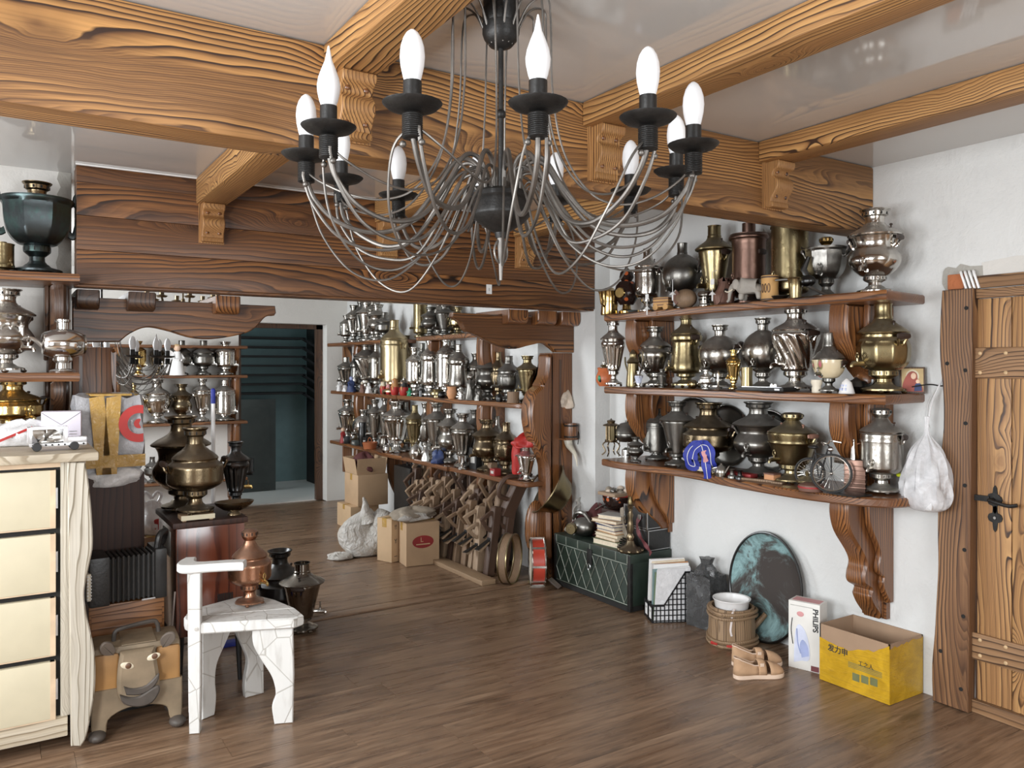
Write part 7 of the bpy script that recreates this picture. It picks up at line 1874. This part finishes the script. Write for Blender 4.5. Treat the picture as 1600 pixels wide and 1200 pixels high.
def wplane(x, y, z, s_, lean, rz, mt, label, group):
    t = thing('wooden_plane', label, 'wooden plane', (x, y, z), rz, group, (1.0, 1.0, s_))
    t.rotation_euler = (rg.uniform(-.10, .10), lean, rz)
    for nm_, me in PMs[mt]: link(me, nm_, t)
cnt = 0
rows = [('front', 2.97, 14, 4.98, .109, .72, .12, .0), ('second', 3.10, 14, 5.0, .115, .92, .07, .0), ('rear', 3.21, 12, 5.15, .120, 1.12, .03, .0)]
for rn, x, n_, y0, dy, s0, lean, _ in rows:
    for k in range(n_):
        y = y0 + dy * k; mt = rg.choice(['plane_wood', 'plane_wood', 'plane_wood_pale', 'plane_wood_dark']) if rn != 'rear' else rg.choice(['plane_wood_dark', 'plane_wood', 'plane_wood_dark'])
        s_ = s0 * rg.uniform(.80, 1.14)
        if y > 6.2 and rn == 'front': continue
        xx = x + rg.uniform(-.012, .012) + (.0 if rn != 'front' else -.0)
        wplane(xx, y, .004, s_, lean + rg.uniform(-.02, .03), rg.uniform(-.18, .18), mt, '%s wooden jointer plane, %s from the drums in the %s row' % ({'plane_wood': 'brown', 'plane_wood_pale': 'pale', 'plane_wood_dark': 'blackened'}[mt], ORD[min(k, 15)], rn), 'old planes standing under the far shelves')
pl = thing('floor_plank', 'long pale plank lying along the foot of the standing planes', 'plank', (2.86, 5.28, 0.0005))
MB().box(-.06, .05, -.52, .56, 0, .035, ch=.004).build('plank', M['plank_pale'], pl)
pl = thing('short_block', 'short block of wood at the carton end of the long plank', 'block', (2.90, 6.0, 0.0005))
MB().box(-.07, .07, -.10, .10, 0, .06, ch=.004).build('block', M['plank_pale'], pl)
for k, (y_, z_, s_) in enumerate(((5.02, .62, 1), (5.22, .60, 1))): pass
bs = thing('bow_saw', 'big wooden frame plane with an open handle leaning by the post', 'wooden plane', (3.13, 4.92, 0.55), 0)
bs.rotation_euler = (.25, .35, .1)
bs.location = (3.12, 4.97, .42)
MB().prism([(-.05, 0), (.05, 0), (.05, .36), (-.05, .36)], -.035, .035, 'y', ch=.005).build('body', M['plane_wood_dark'], bs)
MB().tube(spline([(-.05, 0, .30), (-.13, 0, .27), (-.16, 0, .20), (-.13, 0, .13), (-.05, 0, .12)]), .018, 8).build('tote', M['plane_wood_dark'], bs)
# drums and rings at the foot of the post
p = P(858, 868, Y=4.58)
t = thing('red_drum', 'red frame drum with silver lugs standing beside the lattice chest', 'drum', (3.13, 4.57, .002))
mx = TM(0, 0, .165) @ RM(0, 0, -.40) @ RM(0, PI / 2, 0) @ RM(.12, 0, 0)
MB().lathe([(.150, -.045), (.155, -.045), (.155, .045), (.150, .045)], 40, 0, mx, cap=False).build('shell', M['red_drum'], t)
for z_ in (-.045, .045): MB().tube([mx @ Vector((.157 * math.cos(a), .157 * math.sin(a), z_)) for a in [2 * PI * i / 40 for i in range(40)]], .0065, 7, closed=True).build('hoop', M['silver'], t)
for z_ in (-.043, .043): MB().lathe([(0, z_), (.152, z_), (.152, z_ + .002), (0, z_ + .002)], 40, 0, mx).build('skin', M['ivory'], t)
for k in range(8):
    a = k * PI / 4; MB().box(.155, .166, -.007, .007, -.05, .05, 0, mx @ RM(0, 0, a)).build('lug', M['silver'], t, smooth=False)
for nm_, y_, x_, r_, mt, tl in (('brass rimmed hoop drum leaning behind the red drum', 4.72, 3.00, .17, 'oldbrass', -.75),):
    t = thing('hoop_drum', nm_, 'drum', (x_, y_, .004))
    mx = TM(0, 0, r_) @ RM(0, 0, tl) @ RM(0, PI / 2, 0) @ RM(.16, 0, 0)
    MB().lathe([(r_ * .96, -.03), (r_, -.03), (r_, .03), (r_ * .96, .03)], 40, 0, mx, cap=False).build('shell', M['plane_wood'], t)
    for z_ in (-.03, .03): MB().tube([mx @ Vector((r_ * math.cos(a), r_ * math.sin(a), z_)) for a in [2 * PI * i / 40 for i in range(40)]], .006, 7, closed=True).build('hoop', M[mt], t)
t = thing('lime_ball', 'lime green ball on the floor under the red drum', 'ball', P(832, 900, Z=.022) - Vector((0, 0, .0)))
t.location.z = .003
MB().ball((0, 0, .026), .026, 12).build('ball', M['lime'], t)
t = thing('steel_rods', 'few short steel rods lying between the drums and the chest', 'rods', (3.20, 4.47, .002), .6)
for k in range(4): MB().tube([(-.05 + k * .018, -.05, .008), (-.03 + k * .018, .03, .055)], .006, 6).build('rod', M['steel'], t)
# brass basin tipped against the post, and the round lute back below it
v = P(886, 800, Y=4.52)
t = thing('brass_basin', 'large dull brass basin tipped on its edge behind the chest', 'basin', (3.33, 4.60, .40))
mx = TM(.0, .0, .18) @ RM(-.35, -.95, .0)
MB().lathe([(0, -.10), (.09, -.10), (.125, -.07), (.155, .0), (.19, .045), (.195, .05), (.185, .05), (.15, .005), (.118, -.06), (.08, -.09), (0, -.09)], 36, 0, mx).build('basin', M['oldbrass'], t)
MB().tube([mx @ Vector((.192 * math.cos(a), .192 * math.sin(a), .05)) for a in [2 * PI * i / 40 for i in range(40)]], .005, 6, closed=True).build('rim', M['oldbrass'], t)
t.location = (3.30, 4.62, .44)
t = thing('wooden_bowl_back', 'rounded brown wooden body of a stringed instrument under the brass basin', 'instrument', (3.22, 4.72, .0))
MB().ball((0, 0, .36), 1, 14, 0, (.085, .07, .20)).build('body', M['bracket'], t)
MB().tube([(0, 0, .17), (0, 0, .004)], [.03, .022], 10).build('neck', M['bracket'], t)
# ================================================================ small things on the far shelves
def at_far(px, i, X=3.10): v = P(px, HOR, X=X); return Vector((v.x, v.y, ZR[i] + .0005))
# matryoshka dolls
for px, top, wp, mt, sc, lab in ((599, 590, 11, 'cream', 'red', 'slim nesting doll with a cream shawl'), (607, 595, 9, 'pink', 'red', 'smallest nesting doll, in a pink shawl'), (617, 591, 14, 'book_orange', 'red', 'nesting doll with an orange shawl'), (631, 591, 15, 'black_leather', 'red', 'broadest nesting doll, with a black shawl')):
    p = at_far(px, 1, 3.105); h_ = hgt(p, top); w_ = wid(p, wp)
    t = thing('nesting_doll', lab + ' on the far middle shelf', 'nesting doll', p, 0, 'nesting dolls on the far shelf')
    MB().lathe([(0, 0), (.36 * w_, 0), (.42 * w_, .05 * h_), (.5 * w_, .3 * h_), (.46 * w_, .48 * h_)], 18, cap=False).build('skirt', M['red'], t)
    MB().lathe([(.46 * w_, .48 * h_), (.36 * w_, .62 * h_), (.37 * w_, .75 * h_), (.30 * w_, .92 * h_), (.15 * w_, .985 * h_), (0, h_)], 18, cap=False).build('shawl', M[mt], t)
    MB().ball((-.26 * w_, -.12 * w_, .78 * h_), 1, 8, 0, (.16 * w_, .17 * w_, .12 * h_)).build('face', M['skin'], t)
    MB().ball((-.36 * w_, -.2 * w_, .40 * h_), 1, 6, 0, (.10 * w_, .18 * w_, .14 * h_)).build('apron_flower', M['book_orange'], t)
def figurine(px, top, wp, i, mt, mt2, label, X=3.10):
    p = at_far(px, i, X); h_ = hgt(p, top); w_ = wid(p, wp)
    t = thing('figurine', label, 'figurine', p, random.uniform(0, 6), 'figurines on the far shelves')
    MB().lathe([(0, 0), (.5 * w_, 0), (.46 * w_, .12 * h_), (.30 * w_, .45 * h_), (.36 * w_, .62 * h_), (.16 * w_, .74 * h_), (0, .75 * h_)], 14, mod=lambda a, z: 1 + .12 * math.sin(5 * a + 40 * z)).build('body', M[mt], t)
    MB().ball((0, 0, .86 * h_), .14 * h_, 8).build('head', M[mt2], t)
    for s_ in (-1, 1): MB().tube(spline([(s_ * .3 * w_, 0, .6 * h_), (s_ * .5 * w_, -.1 * w_, .45 * h_), (s_ * .2 * w_, -.35 * w_, .4 * h_)]), .07 * w_, 6).build('arm', M[mt], t)
    return t
for px, top, wp, i, a, b, lab in ((530, 596, 9, 1, 'white_gloss', 'white_gloss', 'white china figurine nearest the end wall on the far middle shelf'), (539, 598, 9, 1, 'white_gloss', 'ink', 'white and black china figurine second from the end wall on the far middle shelf'), (549, 588, 16, 1, 'dark_blue', 'iron_blue', 'blue and white china figurine on the far middle shelf'),
                                  (566, 596, 9, 1, 'brown_clay', 'ivory', 'brown figurine behind the blue and white one'), (576, 598, 11, 1, 'white_gloss', 'white_gloss', 'plump white figurine by the nesting dolls'), (588, 600, 11, 1, 'pewter', 'pewter', 'grey metal figurine just before the slim nesting doll'),
                                  (735, 583, 20, 1, 'pewter', 'nickel', 'knobbly pewter knight figurine on the far middle shelf'), (748, 602, 14, 1, 'pewter', 'pewter', 'low pewter figure next to the knight'), (720, 604, 11, 1, 'whitemetal', 'whitemetal', 'slim white metal figurine beside the orange clay pot'),
                                  (665, 694, 14, 2, 'whitemetal', 'whitemetal', 'white metal rider figurine at the front of the far lowest shelf'), (536, 668, 11, 2, 'red_box', 'skin', 'small red figurine nearest the end wall on the far lowest shelf'), (640, 606, 9, 1, 'green', 'green', 'green glass figurine beside the broad nesting doll')):
    figurine(px, top, wp, i, a, b, lab)
def simple(px, top, wp, i, name, cat, lab, prof, mt, X=3.11):
    p = at_far(px, i, X); return lathe_thing(name, lab, cat, p, hgt(p, top), wid(p, wp), [(name.split('_')[-1], prof, mt)])
POT = [(0, 0), (.3, 0), (.46, .3), (.5, .55), (.40, .8), (.46, .95), (.42, 1), (0, .95)]
TEA = [(0, 0), (.4, 0), (.5, .3), (.42, .62), (.15, .8), (.06, .86), (.1, .95), (0, 1)]
simple(706, 604, 17, 1, 'clay_pot', 'pot', 'orange clay pot on the far middle shelf', POT, 'orange_clay', 3.09)
simple(690, 612, 12, 1, 'black_jar', 'jar', 'small black jar beside the orange clay pot', POT, 'black')
simple(684, 608, 26, 1, 'brass_burner', 'burner', 'round brass burner on the far middle shelf', [(0, 0), (.3, 0), (.3, .2), (.5, .35), (.5, .6), (.35, .75), (.4, 1), (0, 1)], 'oldbrass', 3.16)
simple(658, 604, 8, 1, 'black_bottle', 'bottle', 'slim black bottle among the silver samovars', [(0, 0), (.5, 0), (.5, .6), (.2, .78), (.2, 1), (0, 1)], 'black')
simple(802, 612, 20, 1, 'wooden_mug', 'mug', 'little brown wooden mug at the carved post end of the far middle shelf', [(0, 0), (.5, 0), (.46, .5), (.48, 1), (.4, 1), (0, .9)], 'plane_wood')
simple(780, 612, 12, 1, 'dark_teapot', 'teapot', 'tiny dark teapot before the faceted dark samovar', TEA, 'black')
t = simple(578, 682, 24, 2, 'wicker_basket', 'basket', 'small orange-brown wicker basket on the far lowest shelf', [(0, 0), (.4, 0), (.5, .5), (.46, .55), (.4, .1), (0, .1)], 'wicker', 3.10)
hb = MB().tube(spline([(0, -.05, .03), (0, -.04, .09), (0, 0, .11), (0, .04, .09), (0, .05, .03)]), .005, 6).build('handle', M['wicker'], t)
simple(566, 660, 13, 2, 'ring_pot', 'pot', 'dark round mouthed pot lying behind the wicker basket', POT, 'black', 3.14)
simple(607, 692, 22, 2, 'silver_teapot', 'teapot', 'low silver teapot before the large fluted samovar on the far lowest shelf', TEA, 'chrome', 3.11)
simple(650, 690, 22, 2, 'nickel_teapot', 'teapot', 'round nickel teapot on the far lowest shelf', TEA, 'silver', 3.11)
simple(600, 680, 14, 2, 'nickel_sugar_bowl', 'bowl', 'small nickel bowl behind the low silver teapot', POT, 'nickel', 3.14)
simple(722, 712, 15, 2, 'silver_goblet', 'goblet', 'bright silver goblet at the front of the far lowest shelf', [(0, 0), (.45, 0), (.4, .08), (.18, .2), (.18, .35), (.42, .5), (.46, .9), (.5, 1), (.4, .95), (0, .6)], 'chrome', 3.09)
p = at_far(684, 2, 3.10)
t = thing('bunched_cloth', 'dark bluish bunched cloth on the far lowest shelf', 'cloth', p)
lump(MB(), .05, .055, .10, 81, .35, 20).build('cloth', M['dark_blue'], t)
def bbox(px, i, dx, dy, h, mt, name, lab, X=3.12, cat='box'):
    t = thing(name, lab, cat, at_far(px, i, X), random.uniform(-.2, .2)); MB().box(-dx, dx, -dy, dy, 0, h, ch=.003).build('case', M[mt], t)
    MB().box(-dx - .0008, -dx + .002, -dy * .6, dy * .6, h * .3, h * .7).build('label', M['book_grey'], t, smooth=False)
bbox(541, 2, .03, .07, .075, 'blackplastic', 'black_case', 'small black case at the end wall side of the far lowest shelf')
bbox(556, 2, .03, .05, .05, 'greypaint', 'grey_case', 'low dark grey case beside the small black one')
bbox(573, 2, .03, .03, .10, 'black_leather', 'dark_canister', 'upright dark canister behind the wicker basket', 3.14)
bbox(743, 2, .03, .045, .17, 'black_leather', 'black_album', 'tall black album between samovars on the far lowest shelf', 3.18)
bbox(774, 2, .03, .03, .055, 'red_box', 'red_tin', 'small dark red tin before the brown ribbed samovar', 3.11)
t = thing('brass_lever', 'bent brass lever lying at the carved post end of the far lowest shelf', 'lever', Vector((3.20, 4.70, ZR[2] + .001)), .4)
MB().tube(spline([(-.06, -.02, .012), (.0, 0, .02), (.06, .02, .03), (.10, .03, .02)]), [.008] * 25, 6).build('rod', M['bronze'], t)
MB().ball((-.065, -.02, .012), .012, 6).build('knob', M['bronze'], t)
# red cloth over the small electric samovar
v, w_, h_ = span(822, 694, 32, X=3.17, z=ZR[2])
t = thing('red_cloth', 'bright red cloth thrown over the small bright samovar, trailing down', 'cloth', v + Vector((0, 0, h_ - .02)), -PI / 2)
lump(MB(), .085, .07, .095, 91, .3, 28).build('cloth', M['red'], t)
lump(MB(), .035, .03, .24, 93, .25, 18, 0, TM(-.085, -.03, -.20)).build('tail', M['red'], t)
lump(MB(), .05, .04, .06, 95, .3, 18, 0, TM(-.06, -.02, -.01)).build('fold', M['red'], t)
# bottles and things under the end wall shelves
for i, (px, top, wp, st, mt, lab) in enumerate(((238, 714, 24, 'turnip', 'pewter', 'low dark pot shaped samovar on the bottom end wall shelf'), (385, 715, 26, 'can', 'black', 'black can shaped samovar at the doorway end of the bottom end wall shelf'))):
    p, w_, h_ = span(px, top, wp, Y=8.60, z=ZE[3]); samovar(st, mt, w_, h_, p, .4, lab, None, 'pipe', True, ('base', 'pedestal', 'body', 'lid', 'crown'))
p = P(407, 505, Y=8.58)
